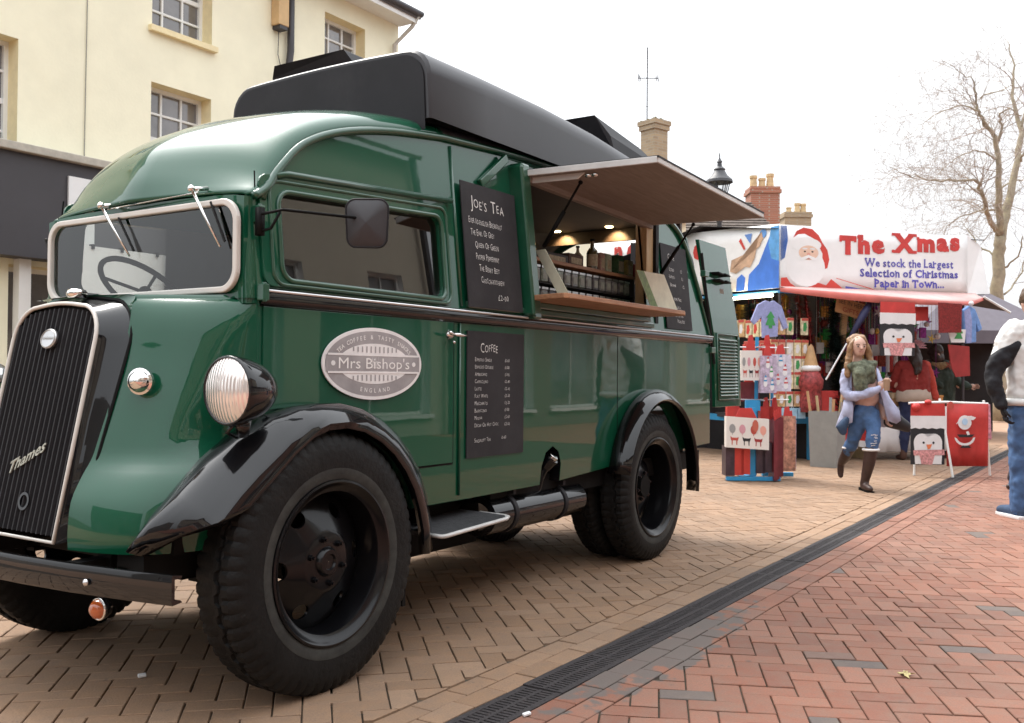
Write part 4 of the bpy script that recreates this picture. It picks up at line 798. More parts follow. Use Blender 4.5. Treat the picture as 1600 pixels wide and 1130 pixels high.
# ---- chalkboards
def board(name, x0, x1, z0, z1, lines, off=.012, slant=True, tl=0):
    f = lambda a, c, s: (a, yw(c) - off + s * .006, c)
    b = MB(); b.holes([(x0, z0), (x1, z0 + .0), (x1, z1), (x0, z1 + tl)], [], f, True); o = b.build(name, SLATE, van)
    t = MB()
    for (s, x, z, h, al, wd, rot) in lines:
        k = .1 if z > 1.45 else 0; y_ = Vector((0, k, 1)).normalized(); xd = Vector((1, 0, rot)).normalized(); px = 0
        # small-capital hand lettering: each word starts larger
        cur = x; words = s.split(' ')
        def place_letters(start):
            c2 = start; out_ = []
            for wi, w_ in enumerate(words):
                for li, chh in enumerate(w_):
                    hh = h * (1.35 if li == 0 and chh.isalpha() else 1.0) * random.uniform(.93, 1.07); v, f2 = text_geo(chh, -.008)
                    if v:
                        wdt = max(p[0] for p in v) - min(p[0] for p in v); out_.append((chh, c2, hh, wdt * hh * wd)); c2 += wdt * hh * wd + h * .17 * wd
                c2 += h * .55 * wd
            return out_, c2 - h * .55 * wd
        L_, end = place_letters(0); sh = {'l': 0, 'c': -end / 2, 'r': -end}[al]
        for chh, cx_, hh, ww in L_:
            rr = random.gauss(0, .05); xx = Vector((math.cos(rr), 0, math.sin(rr) + rot)); px = x + sh + cx_; zz = z + rot * (sh + cx_) + random.gauss(0, h * .04)
            t.text(chh, (px, yw(zz) - off - .0015, zz), xx, y_, hh, 'l', -.008, w=ww)
    t.build('chalk_lettering', CHALK, o); return o
J = [("JOE'S TEA", 3.80, 1.945, .062, 'c', .85, -.02), ('EVER-SO-ENGLISH BREAKFAST', 3.63, 1.872, .033, 'l', .54, -.02), ('THE EARL OF GREY', 3.64, 1.815, .033, 'l', .54, -.0), ('QUEEN OF GREEN', 3.67, 1.757, .033, 'l', .6, -.0), ('PROPER PEPPERMINT', 3.67, 1.70, .033, 'l', .54, 0), ('THE BERRY BEST', 3.69, 1.645, .033, 'l', .56, -.0), ('CHOCCA-ROO-BREW', 3.70, 1.59, .033, 'l', .54, 0), ('£2-00', 3.88, 1.515, .038, 'c', .9, 0)]
board('tea_chalkboard', 3.585, 4.05, 1.47, 2.065, J, off=.03)
rows = [('ESPRESSO SINGLE', '£1-60'), ('ESPRESSO DOUBLE', '£1-80'), ('AMERICANO', '£1-90'), ('CAPPUCCINO', '£2-40'), ('LATTE', '£2-40'), ('FLAT WHITE', '£2-30'), ('MACCHIATO', '£2-20'), ('BABYCCINO', '£1-00'), ('MOCHA', '£2-60'), ('DECAF OR HOT CHOC', '£2-50')]
K = [('COFFEE', 3.78, 1.265, .05, 'c', .75, 0)]
for i, (a, c) in enumerate(rows): z = 1.218 - .0345 * i; K += [(a, 3.66, z, .0195, 'l', .8, 0.01 if i > 6 else 0), (c, 3.915, z, .0215, 'l', .8, 0)]
K += [('SPECIALITY TEA', 3.66, .835, .0195, 'l', .8, .02), ('£1-60', 3.89, .842, .0215, 'l', .8, 0)]
board('coffee_chalkboard', 3.60, 4.09, .765, 1.36, K, off=.009)
board('cake_chalkboard', 5.87, 6.30, 1.475, 2.05, [('CAKE', 6.03, 1.95, .045, 'c', .8, 0), ('SCONES', 5.98, 1.87, .028, 'l', .7, 0), ('£2', 6.17, 1.87, .03, 'l', .8, 0), ('FLAPJACK', 5.97, 1.82, .026, 'l', .7, 0), ('£2', 6.18, 1.82, .03, 'l', .8, 0), ('BROWNIE', 5.98, 1.765, .026, 'l', .7, 0), ('£2', 6.19, 1.765, .03, 'l', .8, 0), ('HOME MADE', 6.02, 1.67, .026, 'l', .7, 0), ('LOCAL', 6.06, 1.615, .026, 'l', .7, 0), ('GLUTEN FREE', 6.02, 1.56, .026, 'l', .7, 0), ('PLEASE ASK', 6.05, 1.52, .026, 'l', .7, 0)], off=.012)
# ---- oval sign
SG = mat('sign_silver', (.36, .345, .355), .4, metal=.1, var=.25, vscale=6); SGL = mat('sign_light_silver', (.82, .81, .81), .35, metal=.0, var=.1, vscale=6)
oc = Vector((2.945, 2.588, 1.195)); ax_, az_ = Vector((1, 0, 0)), Vector((0, 0, 1)); n_ = Vector((0, -1, 0)); RX_, RZ_ = .302, .146
b = MB(); b.poly(ell(oc, ax_, az_, RX_, RZ_, 64), n_ * .006); sg = b.build('oval_sign', SGL, van, bevel=.001)
b = MB(); b.poly(ell(oc + n_ * .0065, ax_, az_, RX_ - .016, RZ_ - .014, 64)); b.build('sign_ground', SG, sg)
b = MB(); b.poly(ell(oc + n_ * .0075, ax_, az_, RX_ * .72, RZ_ * .56, 48)); b.build('sign_centre', SGL, sg)
b = MB(); hw = RX_ - .018; b.poly([oc + n_ * .0085 + ax_ * a + az_ * c for a, c in ((-hw, -.032), (hw, -.032), (hw + .0, .032), (-hw, .032))]); b.build('sign_band', SG, sg)
b = MB()
for zz in (.035, -.035): b.poly([oc + n_ * .0095 + ax_ * a + az_ * (zz + c) for a, c in ((-hw + .01, -.004), (hw - .01, -.004), (hw - .01, .004), (-hw + .01, .004))])
for a in (-.245, .245): b.poly(ell(oc + n_ * .0095 + ax_ * a, ax_, az_, .012, .010, 16))
b.text("Mrs Bishop's", oc + n_ * .0097 - az_ * .019, ax_, az_, .066, w=.0362 * 1.13, bold=.0)
b.v = b.v
v_, f_ = text_geo("Mrs Bishop's", 0.0); W_ = max(p[0] for p in v_) - min(p[0] for p in v_)
b.build('sign_lines', SGL, sg)
b = MB(); b.text("Mrs Bishop's", oc + n_ * .0102 - az_ * .02, ax_, az_, .062, w=.43); 
for k, q in enumerate("TEA COFFEE & TASTY SNACKS"):
    t = math.radians(153 - 126 * k / 24); p = oc + n_ * .0085 + ax_ * (RX_ * .80 * math.cos(t)) + az_ * (RZ_ * .735 * math.sin(t)); tx = Vector((RX_ * .8 * math.sin(t), 0, -RZ_ * .735 * math.cos(t))).normalized(); tz = Vector((-tx.z, 0, tx.x)); b.text(q, p - tz * .008, tx, tz, .0245, bold=.012)
for k, q in enumerate("ENGLAND"):
    t = math.radians(250 + 40 * k / 6); p = oc + n_ * .0085 + ax_ * (RX_ * .80 * math.cos(t)) + az_ * (RZ_ * .745 * math.sin(t)); tx = Vector((-RX_ * .8 * math.sin(t), 0, RZ_ * .745 * math.cos(t))).normalized(); tz = Vector((-tx.z, 0, tx.x)); b.text(q, p - tz * .008, tx, tz, .0245, bold=.012)
b.build('sign_lettering', mat('sign_white', (.88, .87, .86), .5), sg)
b = MB()
for sgn in (1, -1):
    for k in range(11): a = (k - 5) * .026; hh = .026 * math.sqrt(max(0, 1 - (a / .165) ** 2)) ; b.poly([oc + n_ * .0088 + ax_ * (a + i) + az_ * (sgn * .057 + j) for i, j in ((-.004, -hh / 2), (.004, -hh / 2), (.004, hh / 2), (-.004, hh / 2))])
b.build('sign_dashes', SG, sg)
# ---- things standing on the counter and shelf
cardm = mat('menu_paper', (.74, .75, .6), .5, var=.15, vscale=8); cardg = mat('menu_green', (.18, .27, .09), .5, var=.4, vscale=30)
b = MB(); b.poly([(4.29, 2.44, 1.562), (4.40, 2.36, 1.562), (4.29, 2.44 + .1, 1.70), (4.19, 2.60, 1.70)], (.004, .004, 0)); 
def card(name, base, dx, up_, h, label, gfrac):
    r = empty(name, base, label, 'menu'); base = Vector(base); dx = Vector(dx); up_ = Vector(up_).normalized() * h; n = dx.cross(up_).normalized()
    b = MB(); b.poly([base, base + dx, base + dx + up_, base + up_], n * -.003); b.build('page', cardm, r)
    b = MB(); b.poly([base + n * .001, base + dx * gfrac + n * .001, base + dx * gfrac + up_ + n * .001, base + up_ + n * .001]); b.build('green_border', cardg, r)
    b = MB(); b.poly([base + dx * .5 - n * .004, base + dx * .6 - n * .004, base + dx * .55 - n * .07], (0, 0, .006)); b.build('stand_foot', ALU, r)
card('menu_card', (5.27, 2.43, 1.563), (.33, -.03, .0), (-.16, .03, .23), .27, 'white and green menu card propped at the rear end of the wooden counter', .26)
card('menu_card', (4.30, 2.44, 1.563), (.02, .075, 0), (0, .15, .25), .30, 'leaning green patterned menu card at the front end of the wooden counter', .75)
bt_g = mat('bottle_glass', (.08, .06, .02), .12, coat=1); lab = mat('bottle_label', (.45, .38, .26), .6, var=.4, vscale=50); grm = mat('green_packet', (.05, .12, .05), .5, var=.5, vscale=40); rdm = mat('red_packet', (.28, .06, .05), .5, var=.5, vscale=40); pkm = mat('pink_packet', (.4, .24, .2), .5, var=.4, vscale=50); gdm = mat('gold_packet', (.3, .24, .07), .45, var=.5, vscale=50); drk = mat('dark_carton', (.06, .055, .06), .6, var=.3)
def bottle(x, y, h, r, m, label):
    o = empty('bottle', (x, y, 1.822), label, 'bottle'); b = MB(); b.lathe((x, y, 1.822), (0, 0, 1), [(.001, 0), (r, .002), (r, h * .55), (r * .9, h * .62), (r * .35, h * .74), (r * .3, h * .9), (r * .36, h * .92), (r * .36, h * .93)], 14); b.build('glass_body', m, o, smooth=40)
    b = MB(); b.lathe((x, y, 1.822), (0, 0, 1), [(r * .37, h * .92), (r * .4, h * .93), (r * .4, h), (.001, h)], 10); b.build('cap', CHASSIS, o, smooth=40)
    b = MB(); b.lathe((x, y, 1.822), (0, 0, 1), [(r * 1.01, h * .12), (r * 1.01, h * .5)], 14); b.build('paper_label', lab, o, smooth=True)
bottle(5.33, 2.87, .20, .036, bt_g, 'tall syrup bottle with a dark cap, first on the wooden display shelf'); bottle(5.25, 2.93, .15, .03, mat('pale_bottle', (.35, .3, .2), .2, coat=1), 'shorter pale bottle behind the tall syrup bottle on the display shelf')
def pack(name, x, y, wx, wy, h, m, label, cat, z=1.822):
    o = empty(name, (x, y, z), label, cat); b = MB(); b.box(x - wx / 2, x + wx / 2, y - wy / 2, y + wy / 2, z, z + h * .93); b.poly([(x - wx / 2, y - wy / 2, z + h * .93), (x + wx / 2, y - wy / 2, z + h * .93), (x + wx / 2, y + wy / 2, z + h * .93), (x - wx / 2, y + wy / 2, z + h * .93)], (0, 0, h * .07)); b.build('pack_body', m, o, bevel=.006)
    b = MB(); b.box(x - wx * .36, x + wx * .36, y - wy / 2 - .002, y - wy / 2, z + h * .2, z + h * .7); b.build('pack_label', lab, o)
pack('tea_box', 5.42, 2.87, .06, .06, .12, pkm, 'pink tea box beside the bottles on the display shelf', 'box'); pack('tea_box', 5.50, 2.87, .07, .07, .12, mat('pale_green_packet', (.4, .45, .33), .5, var=.3, vscale=40), 'pale green tea box right of the pink tea box', 'box')
pack('snack_packet', 5.70, 2.88, .09, .06, .135, grm, 'dark green snack packet on the display shelf', 'packet'); pack('snack_packet', 5.84, 2.88, .08, .06, .115, gdm, 'gold snack packet next to the dark green one', 'packet'); pack('snack_packet', 5.62, 2.93, .1, .05, .14, rdm, 'red packet standing behind the green packet on the display shelf', 'packet'); pack('snack_packet', 5.95, 2.88, .07, .05, .10, rdm, 'red packet nearest the pale timber jamb', 'packet')
pack('carton', 4.86, 2.9, .26, .1, .055, drk, 'dark grey carton at the front of the display shelf', 'box'); pack('carton', 5.09, 2.9, .18, .1, .075, mat('brown_carton', (.1, .05, .035), .6, var=.4, vscale=40), 'brown carton left of the syrup bottles', 'box')
pack('carton', 4.5, 2.92, .16, .1, .06, mat('orange_carton', (.45, .2, .1), .6, var=.3), 'orange carton half hidden behind the leaning menu', 'box')
tlab = mat('tin_label_paper', (.42, .45, .40), .5, var=.3, vscale=40)
tm = [mat('tin_%s' % n, c, .35, metal=.25, var=.35, vscale=30) for n, c in (('grey', (.3, .31, .32)), ('green', (.28, .32, .27)), ('dark', (.15, .15, .17)))]
first = {}
for ri, z in enumerate((1.69, 1.568)):
    for k in range(16):
        x = 4.40 + .088 * k; mi = random.choice((0, 0, 1, 2)); lb = 'small square grey tea tin in the %s row of the rack below the display shelf' % ('upper' if ri == 0 else 'lower')
        if (mi, ri) not in first:
            o = empty('tea_tin', (x, 2.85, z), lb, 'tin', 'tea tins on the rack behind the counter'); b = MB(); b.box(x - .034, x + .034, 2.815, 2.885, z, z + .078); b.build('tin_body', tm[mi], o, bevel=.005, seg=1); b = MB(); b.box(x - .035, x + .035, 2.814, 2.886, z + .079, z + .092); b.build('tin_lid', ALU, o); b = MB(); b.box(x - .024, x + .024, 2.8125, 2.8145, z + .015, z + .06); b.build('tin_label', tlab, o); first[(mi, ri)] = o
        else: copy_tree(first[(mi, ri)], (x, 2.85, z))
# white cup on counter
# ================================================================ BUILDINGS
def render_mat(name, col, **k): return mat(name, col, 0.9, var=0.06, vscale=1.5, bump=.15, bscale=30, dirt=k.get('dirt', .25), dcol=k.get('dcol', tuple(c * .72 for c in col)), dscale=.8)
CREAMW = render_mat('cream_render', (0.90, 0.86, 0.66), dirt=.18, dcol=(.78, .70, .48)); CREAMR = mat('yellow_reveal_render', (0.86, 0.74, 0.46), .9, var=.08)
SASH = mat('white_sash_paint', (.82, .82, .8), .4, var=.03); PANE = mat('window_pane', (.16, .15, .15), .06, coat=1, var=.5, vscale=1.1, spec=.8)
FASC = mat('fascia_dark', (.045, .042, .048), .5, var=.12, vscale=2); BLIND = mat('net_curtain', (.55, .5, .42), .9, var=.2, vscale=10)
def facade(root, org, dx, W, H, wins, wm, rev, thick=.35, name='wall'):
    """wall from org along unit dx, facing away from n; wins: (x0,x1,z0,z1,nx,nz,depth)"""
    org = Vector(org); dx = Vector(dx).normalized(); n = Vector((dx.y, -dx.x, 0))      # outward normal
    P = lambda a, z, d=0: org + dx * a - n * d + Vector((0, 0, z))
    b = MB(); hol = [[(x0, z0), (x1, z0), (x1, z1), (x0, z1)] for x0, x1, z0, z1, *_ in wins]
    b.holes([(0, 0), (W, 0), (W, H), (0, H)], hol, lambda a, c, s: P(a, c, s * thick), True); wo = b.build(name, wm, root)
    for x0, x1, z0, z1, nx, nz, dp in wins:
        f = MB(); t = .05
        def bar(a0, a1, c0, c1, d0, d1):
            f.obox(P((a0 + a1) / 2, (c0 + c1) / 2, (d0 + d1) / 2), dx * ((a1 - a0) / 2), n * ((d1 - d0) / 2), Vector((0, 0, (c1 - c0) / 2)))
        bar(x0, x0 + t, z0, z1, dp - .03, dp + .04); bar(x1 - t, x1, z0, z1, dp - .03, dp + .04); bar(x0, x1, z0, z0 + t, dp - .028, dp + .038); bar(x0, x1, z1 - t, z1, dp - .028, dp + .038)
        for k in range(1, nx): xx = x0 + (x1 - x0) * k / nx; bar(xx - .013, xx + .013, z0 + t, z1 - t, dp - .01, dp + .02)
        for k in range(1, nz): zz = z0 + (z1 - z0) * k / nz; w_ = .028 if k * 2 == nz else .013; bar(x0 + t, x1 - t, zz - w_, zz + w_, dp - .012, dp + .018)
        wf_ = f.build('window', SASH, root)
        g_ = MB(); g_.poly([P(x0 + .02, z0 + .02, dp + .015), P(x1 - .02, z0 + .02, dp + .015), P(x1 - .02, z1 - .02, dp + .015), P(x0 + .02, z1 - .02, dp + .015)]); g_.build('pane', PANE, wf_)
        s = MB(); s.obox(P((x0 + x1) / 2, z0 - .035, .02), dx * ((x1 - x0) / 2 + .05), n * .09, Vector((0, 0, .035))); s.build('sill', rev, wf_)
        r = MB()
        for a, c0, c1 in ((x0 + .001, z0, z1), (x1 - .001, z0, z1)): r.poly([P(a, c0, 0.002), P(a, c1, .002), P(a, c1, dp - .03), P(a, c0, dp - .03)])
        r.poly([P(x0, z1 - .001, .002), P(x1, z1 - .001, .002), P(x1, z1 - .001, dp - .03), P(x0, z1 - .001, dp - .03)]); r.build('reveal', rev, wf_)
    return P
BY = 10.0
cb = empty('cream_building', (6, BY, 0), 'tall cream rendered building with white sash windows above a dark shop fascia', 'building')
wins = [(x - 1.0, x + w_ - 1.0, z0, z1, 3, 4, .22) for x, w_, z0, z1 in ((7.27, .90, 3.42, 4.70), (7.27, .90, 5.38, 6.52), (4.72, .90, 3.42, 4.72), (4.72, .90, 5.38, 6.52), (10.22, .88, 5.38, 6.52), (10.22, .88, 3.42, 4.70), (2.0, .9, 3.42, 4.7), (2.0, .9, 5.38, 6.52))]
X0 = 1.0
facade(cb, (X0, BY, 3.4 - 3.4), (1, 0, 0), 10.9, 6.95, [(a, b_, c, d, e, f, g) for a, b_, c, d, e, f, g in wins] + [(4.55, 6.9, .4, 2.3, 3, 1, .3), (8.1, 10.2, .4, 2.3, 2, 1, .3)], CREAMW, CREAMR)
b = MB(); b.box(11.52, 11.9, BY + .35, BY + 8, 0, 6.95); b.build('end_wall', CREAMW, cb)
b = MB(); b.add([(0.9, BY - .42, 6.92), (11.98, BY - .42, 6.92), (11.98, BY + 4, 9.6), (0.9, BY + 4, 9.6), (11.98, BY + 8.5, 6.92), (.9, BY + 8.5, 6.92)], [(0, 1, 2, 3), (3, 2, 4, 5)]); b.build('roof', mat('slate_roof', (.09, .085, .09), .7, var=.3, vscale=4), cb, solid=.06)
b = MB(); b.box(.9, 11.93, BY - .34, BY - .001, 6.82, 6.86); b.box(.9, 11.93, BY - .37, BY - .34, 6.80, 6.93); b.build('soffit', SASH, cb)
b = MB(); b.tube([(.9, BY - .42, 6.95), (11.98, BY - .42, 6.95)], .05, 10); go_ = b.build('gutter', FASC, cb, smooth=True)
b = MB(); b.tube([(11.92, BY - .40, 6.92), (11.88, BY - .3, 6.75), (11.72, BY - .07, 6.45), (11.70, BY - .07, 3.4)], .035, 8); b.tube([(11.70, BY - .07, 6.0), (11.70, BY - .07, 5.9)], .05, 8); b.build('downpipe', mat('pale_pipe', (.5, .46, .4), .5), cb, smooth=True)
b = MB(); b.tube([(9.47, BY - .08, 7), (9.47, BY - .08, 5.7), (9.43, BY - .08, 5.4), (9.43, BY - .08, 0)], .05, 10); b.build('downpipe', FASC, cb, smooth=True)
b = MB(); b.box(9.17, 9.36, BY - .16, BY - .003, 5.98, 6.95); b.build('rendered_duct', mat('ochre_box', (.62, .42, .22), .8, var=.1), cb, bevel=.01); b = MB(); b.box(9.2, 9.34, BY - .15, BY - .003, 5.93, 5.98); b.tube([(9.27, BY - .05, 5.93), (9.28, BY - .03, 5.6), (9.33, BY - .03, 5.45)], .006, 5); b.build('duct_cable', FASC, cb)
b = MB(); b.tube([(6.41, BY - .012, 6.9), (6.405, BY - .012, 5.1), (6.40, BY - .012, 4.5), (6.395, BY - .012, 3.56)], .006, 5); b.build('wall_cable', mat('cable_grey', (.3, .29, .25), .7), cb)
b = MB(); b.box(1, 7.9, BY - .28, BY - .003, 2.36, 3.44); b.build('shop_fascia', FASC, cb)
b = MB(); b.box(.95, 7.95, BY - .36, BY - .003, 3.442, 3.53); b.build('fascia_cornice', mat('cornice_grey', (.45, .42, .36), .8, var=.2), cb, bevel=.01)
b = MB(); b.box(8.0, 11.8, BY - .22, BY - .003, 2.5, 3.35); b.build('shop_fascia', mat('grey_fascia', (.1, .1, .11), .6), cb)
b = MB(); b.box(6.03, 6.34, BY - .31, BY - .285, 2.33, 3.29); b.build('white_sign_panel', WHITE, cb)
for x in (5.6, 5.05, 6.7): b = MB(); b.box(x, x + .13, BY - .12, BY - .003, .0, 2.355); b.build('shopfront_post', SASH, cb)
b = MB(); b.box(1.5, 7.4, BY + .36, BY + 2.2, 0, 2.6); b.build('shop_interior', mat('warm_shop_interior', (.4, .25, .16), .8, var=.5, vscale=2), cb)
# a white board on a frame stands in front of the shop, seen through the cab
wbd = empty('white_board', (6.9, 9.3, 0), 'plain white board on legs in front of the shop, seen through the cab windows', 'board')
b = MB(); b.holes(rrect(5.86, 7.12, 1.98, 2.50, .04), [], lambda a, c, s: (a, 9.3 + s * .03, c), True); b.build('panel', WHITE, wbd)
for x in (6.05, 6.4, 6.85, 7.0): b = MB(); b.box(x, x + .03, 9.28, 9.34, 2.47, 2.52); b.build('clip', CHASSIS, wbd)
for x in (6.0, 6.9): b = MB(); b.box(x, x + .05, 9.335, 9.38, 0, 2.45); b.build('leg', ALU, wbd)
# lower cream building beyond
lb = empty('cream_building', (17, 10.6, 0), 'lower cream building beyond the tall one, seen through the serving hatch', 'building')
facade(lb, (11.95, 10.6, 0), (1, 0, 0), 13.3, 5.6, [(.8, 1.7, 4.0, 5.1, 3, 2, .15), (5.35, 6.35, 3.45, 4.35, 3, 2, .15), (3.0, 3.9, 3.4, 4.4, 3, 2, .15), (7.9, 8.8, 3.4, 4.4, 3, 2, .15), (1.2, 4.5, .3, 2.4, 3, 1, .2), (5.5, 8.8, .3, 2.4, 3, 1, .2)], CREAMW, SASH)
b = MB(); b.add([(11.92, 10.3, 5.58), (25.35, 10.3, 5.58), (25.35, 14, 7.4), (11.92, 14, 7.4), (25.35, 18, 5.5), (11.92, 18, 5.5)], [(0, 1, 2, 3), (3, 2, 4, 5)]); b.build('roof', mat('brown_tile_roof', (.12, .08, .06), .8, var=.3, vscale=6), lb, solid=.08)
b = MB(); b.box(24.9, 25.24, 10.95, 18, 0, 5.6); b.build('end_wall', CREAMW, lb)
# stone-brick chimney stack with aerial, on that building
STACK = brickmat('buff_brick', (.42, .31, .19), (.30, .22, .14), (.36, .31, .24)); REDB = brickmat('red_brick', (.40, .15, .09), (.30, .11, .07), (.35, .28, .22))
POT = mat('chimney_pot', (.55, .40, .22), .8, var=.25, vscale=6)
cs = empty('chimney_stack', (24.0, 11.1, 5.6), 'square buff brick chimney stack with mossy top behind the awning', 'chimney')
dx = Vector((.5455, -.838, 0)); dy = Vector((.838, .5455, 0)); dg = (dx * .75 + dy * .6).normalized(); dh = Vector((-dg.y, dg.x, 0)); c = Vector((24.03, 11.03, 0)); SZ = 1.09
b = MB(); b.obox(c + Vector((0, 0, 6.68)), dg * .26, dh * .26, (0, 0, 1.36)); b.build('shaft', STACK, cs)
b = MB(); b.obox(c + Vector((0, 0, 7.98)), dg * .30, dh * .30, (0, 0, .065)); b.obox(c + Vector((0, 0, 8.11)), dg * .33, dh * .33, (0, 0, .063)); b.build('oversailing_courses', STACK, cs)
b = MB()
for k in range(60): a = random.uniform(-.28, .28); d = random.uniform(-.28, .28); b.ball(c + dg * a + dh * d + Vector((0, 0, 8.175)), random.uniform(.02, .05), n=6)
b.build('moss', mat('moss', (.07, .08, .03), .95, var=.4, vscale=20), cs)
ae = empty('tv_aerial', (23.9, 11.1, 8.0), 'thin television aerial mast on top of the buff chimney', 'aerial'); b = MB(); q = c + dg * -.12 + dh * .16
b.cyl(q + Vector((0, 0, 7.9)), q + Vector((0, 0, 10.25)), .02, 6); b.build('mast', FASC, ae)
b = MB(); z = 9.4; b.cyl(q + dx * -.26 + Vector((0, 0, z)), q + dx * .30 + Vector((0, 0, z)), .016, 5)
for k, l in ((-.24, .14), (-.2, .10), (.25, .1), (.3, .12)): b.cyl(q + dx * k + Vector((0, 0, z - l)) - dy * .1, q + dx * k + Vector((0, 0, z + l)) + dy * .1, .016, 5)
b.cyl(q + dx * -.14 + Vector((0, 0, 8.62)), q + dx * .16 + Vector((0, 0, 8.6)), .006, 5); b.build('yagi_elements', FASC, ae)
# red brick house with chimney behind the stall
rh = empty('stone_house', (33, 12, 0), 'old stone house with a grey tiled roof and red brick chimney behind the stall', 'house')
ROOFT = mat('grey_brown_tiles', (.17, .14, .12), .85, var=.35, vscale=7, bump=.4, bscale=25)
def strip(n0, n1, dpt0, z0, z1): pass
D = lambda px, dp: Vector((0.83794 * dp + .5455 * px * dp, 0.54555 * dp - .8381 * px * dp, 0))      # px = lateral tangent
facade(rh, (31.8, 13.6, 0), (.5455, -.838, 0), 3.4, 6.35, [(.5, 1.3, 3.6, 5.0, 2, 2, .2), (2.0, 2.8, 3.6, 5.0, 2, 2, .2)], brickmat('stone_walling', (.42, .35, .25), (.35, .28, .2), (.42, .37, .3), w=.4, h=.16), SASH)
b = MB(); p = [Vector((31.7, 13.75, 6.25)), Vector((33.75, 10.6, 6.25)), Vector((36.5, 12.6, 8.05)), Vector((35.3, 14.5, 8.05))]; b.add([p[0], p[1], p[2], p[3]], [(0, 1, 2, 3)]); b.build('roof', ROOFT, rh, solid=.12)
for k in range(13): t = (k + .5) / 13; b = MB(); a = p[0].lerp(p[3], t); c2 = p[1].lerp(p[2], t); b.cyl(a + Vector((0, 0, .03)), c2 + Vector((0, 0, .03)), .035, 4); b.build('tile_course', ROOFT, rh)
def stack(name, c, hw, z0, z1, m, pots, label, root=None):
    r = empty(name, (c[0], c[1], z0), label, 'chimney'); c = Vector((c[0], c[1], 0)); b = MB(); b.obox(c + Vector((0, 0, (z0 + z1) / 2)), dx * hw, dy * hw * .8, (0, 0, (z1 - z0) / 2)); b.build('shaft', m, r)
    b = MB(); b.obox(c + Vector((0, 0, z1 - .12)), dx * (hw + .06), dy * (hw * .8 + .06), (0, 0, .07)); b.obox(c + Vector((0, 0, z1 + .02)), dx * (hw + .02), dy * (hw * .8 + .02), (0, 0, .05)); b.build('cap_courses', m, r)
    for k, (o_, h, rd_) in enumerate(pots):
        b = MB(); q = c + dx * o_ + Vector((0, 0, z1 + .05)); b.lathe(q, (0, 0, 1), [(rd_, 0), (rd_ * .82, h * .75), (rd_ * 1.0, h * .8), (rd_ * 1.0, h), (rd_ * .7, h), (rd_ * .65, h * .7)], 12); b.build('chimney_pot', POT, r, smooth=40)
stack('brick_chimney', (37.15, 12.35), .57, 5.5, 8.62, REDB, ((-.36, .52, .16), (-.02, .42, .15), (.3, .6, .16)), 'red brick chimney stack with pale clay pots')
stack('brick_chimney', (44.9, 13.35), .62, 6, 8.85, STACK, ((-.3, .3, .14), (.1, .5, .15), (.38, .48, .15)), 'low buff chimney with slim pots, right of the red brick one')
lh = empty('low_house', (44, 14, 0), 'far low house whose roof ridge shows above the banner', 'house')
b = MB(); b.obox((46, 13.2, 3.6), dx * 3.2, dy * 2, (0, 0, 3.6)); b.build('wall', STACK, lh); b = MB(); a = Vector((46, 13.2, 0)); b.poly([a - dx * 3.3 - dy * 2.1 + Vector((0, 0, 7.2)), a + dx * 3.3 - dy * 2.1 + Vector((0, 0, 7.2)), a + dx * 3.2 + Vector((0, 0, 7.75)), a - dx * 3.2 + Vector((0, 0, 7.75))], (0, 0, -.1)); b.build('roof', ROOFT, lh)
# street lamp
IRON = mat('lamp_iron', (.05, .05, .055), .5, var=.2)
lp = empty('street_lamp', (20.97, 7.98, 0), 'black cast-iron street lamp with glazed lantern behind the awning', 'lamp'); c = Vector((20.97, 7.98, 0))
b = MB(); b.lathe(c, (0, 0, 1), [(.16, 0), (.16, .5), (.09, .6), (.075, 2.4), (.055, 4.7), (.09, 4.8), (.05, 4.9), (.05, 5.2)], 14); b.box(c.x - .3, c.x + .3, c.y - .02, c.y + .02, 4.55, 4.59); b.build('post', IRON, lp, smooth=40)
b = MB()
for k in range(6):
    a = math.pi / 3 * k; e = Vector((math.cos(a), math.sin(a), 0)); b.cyl(c + e * .13 + Vector((0, 0, 5.2)), c + e * .24 + Vector((0, 0, 5.66)), .014, 5)
b.lathe(c, (0, 0, 1), [(.13, 5.18), (.15, 5.2), (.13, 5.22)], 6, a0=0); b.lathe(c, (0, 0, 1), [(.31, 5.64), (.30, 5.70), (.19, 5.80), (.12, 5.92), (.14, 5.95), (.06, 6.02), (.05, 6.1), (.07, 6.12), (.02, 6.2), (.012, 6.32), (.001, 6.34)], 12); b.build('lantern_frame', IRON, lp, smooth=30)
b = MB(); b.lathe(c, (0, 0, 1), [(.12, 5.22), (.225, 5.65)], 6); b.build('lantern_glass', glass('lantern_glass', (.85, .85, .85)), lp)
b = MB(); b.lathe(c, (0, 0, 1), [(.03, 5.22), (.05, 5.4), (.03, 5.5), (.001, 5.52)], 8); b.build('lamp_bulb', WHITE, lp)
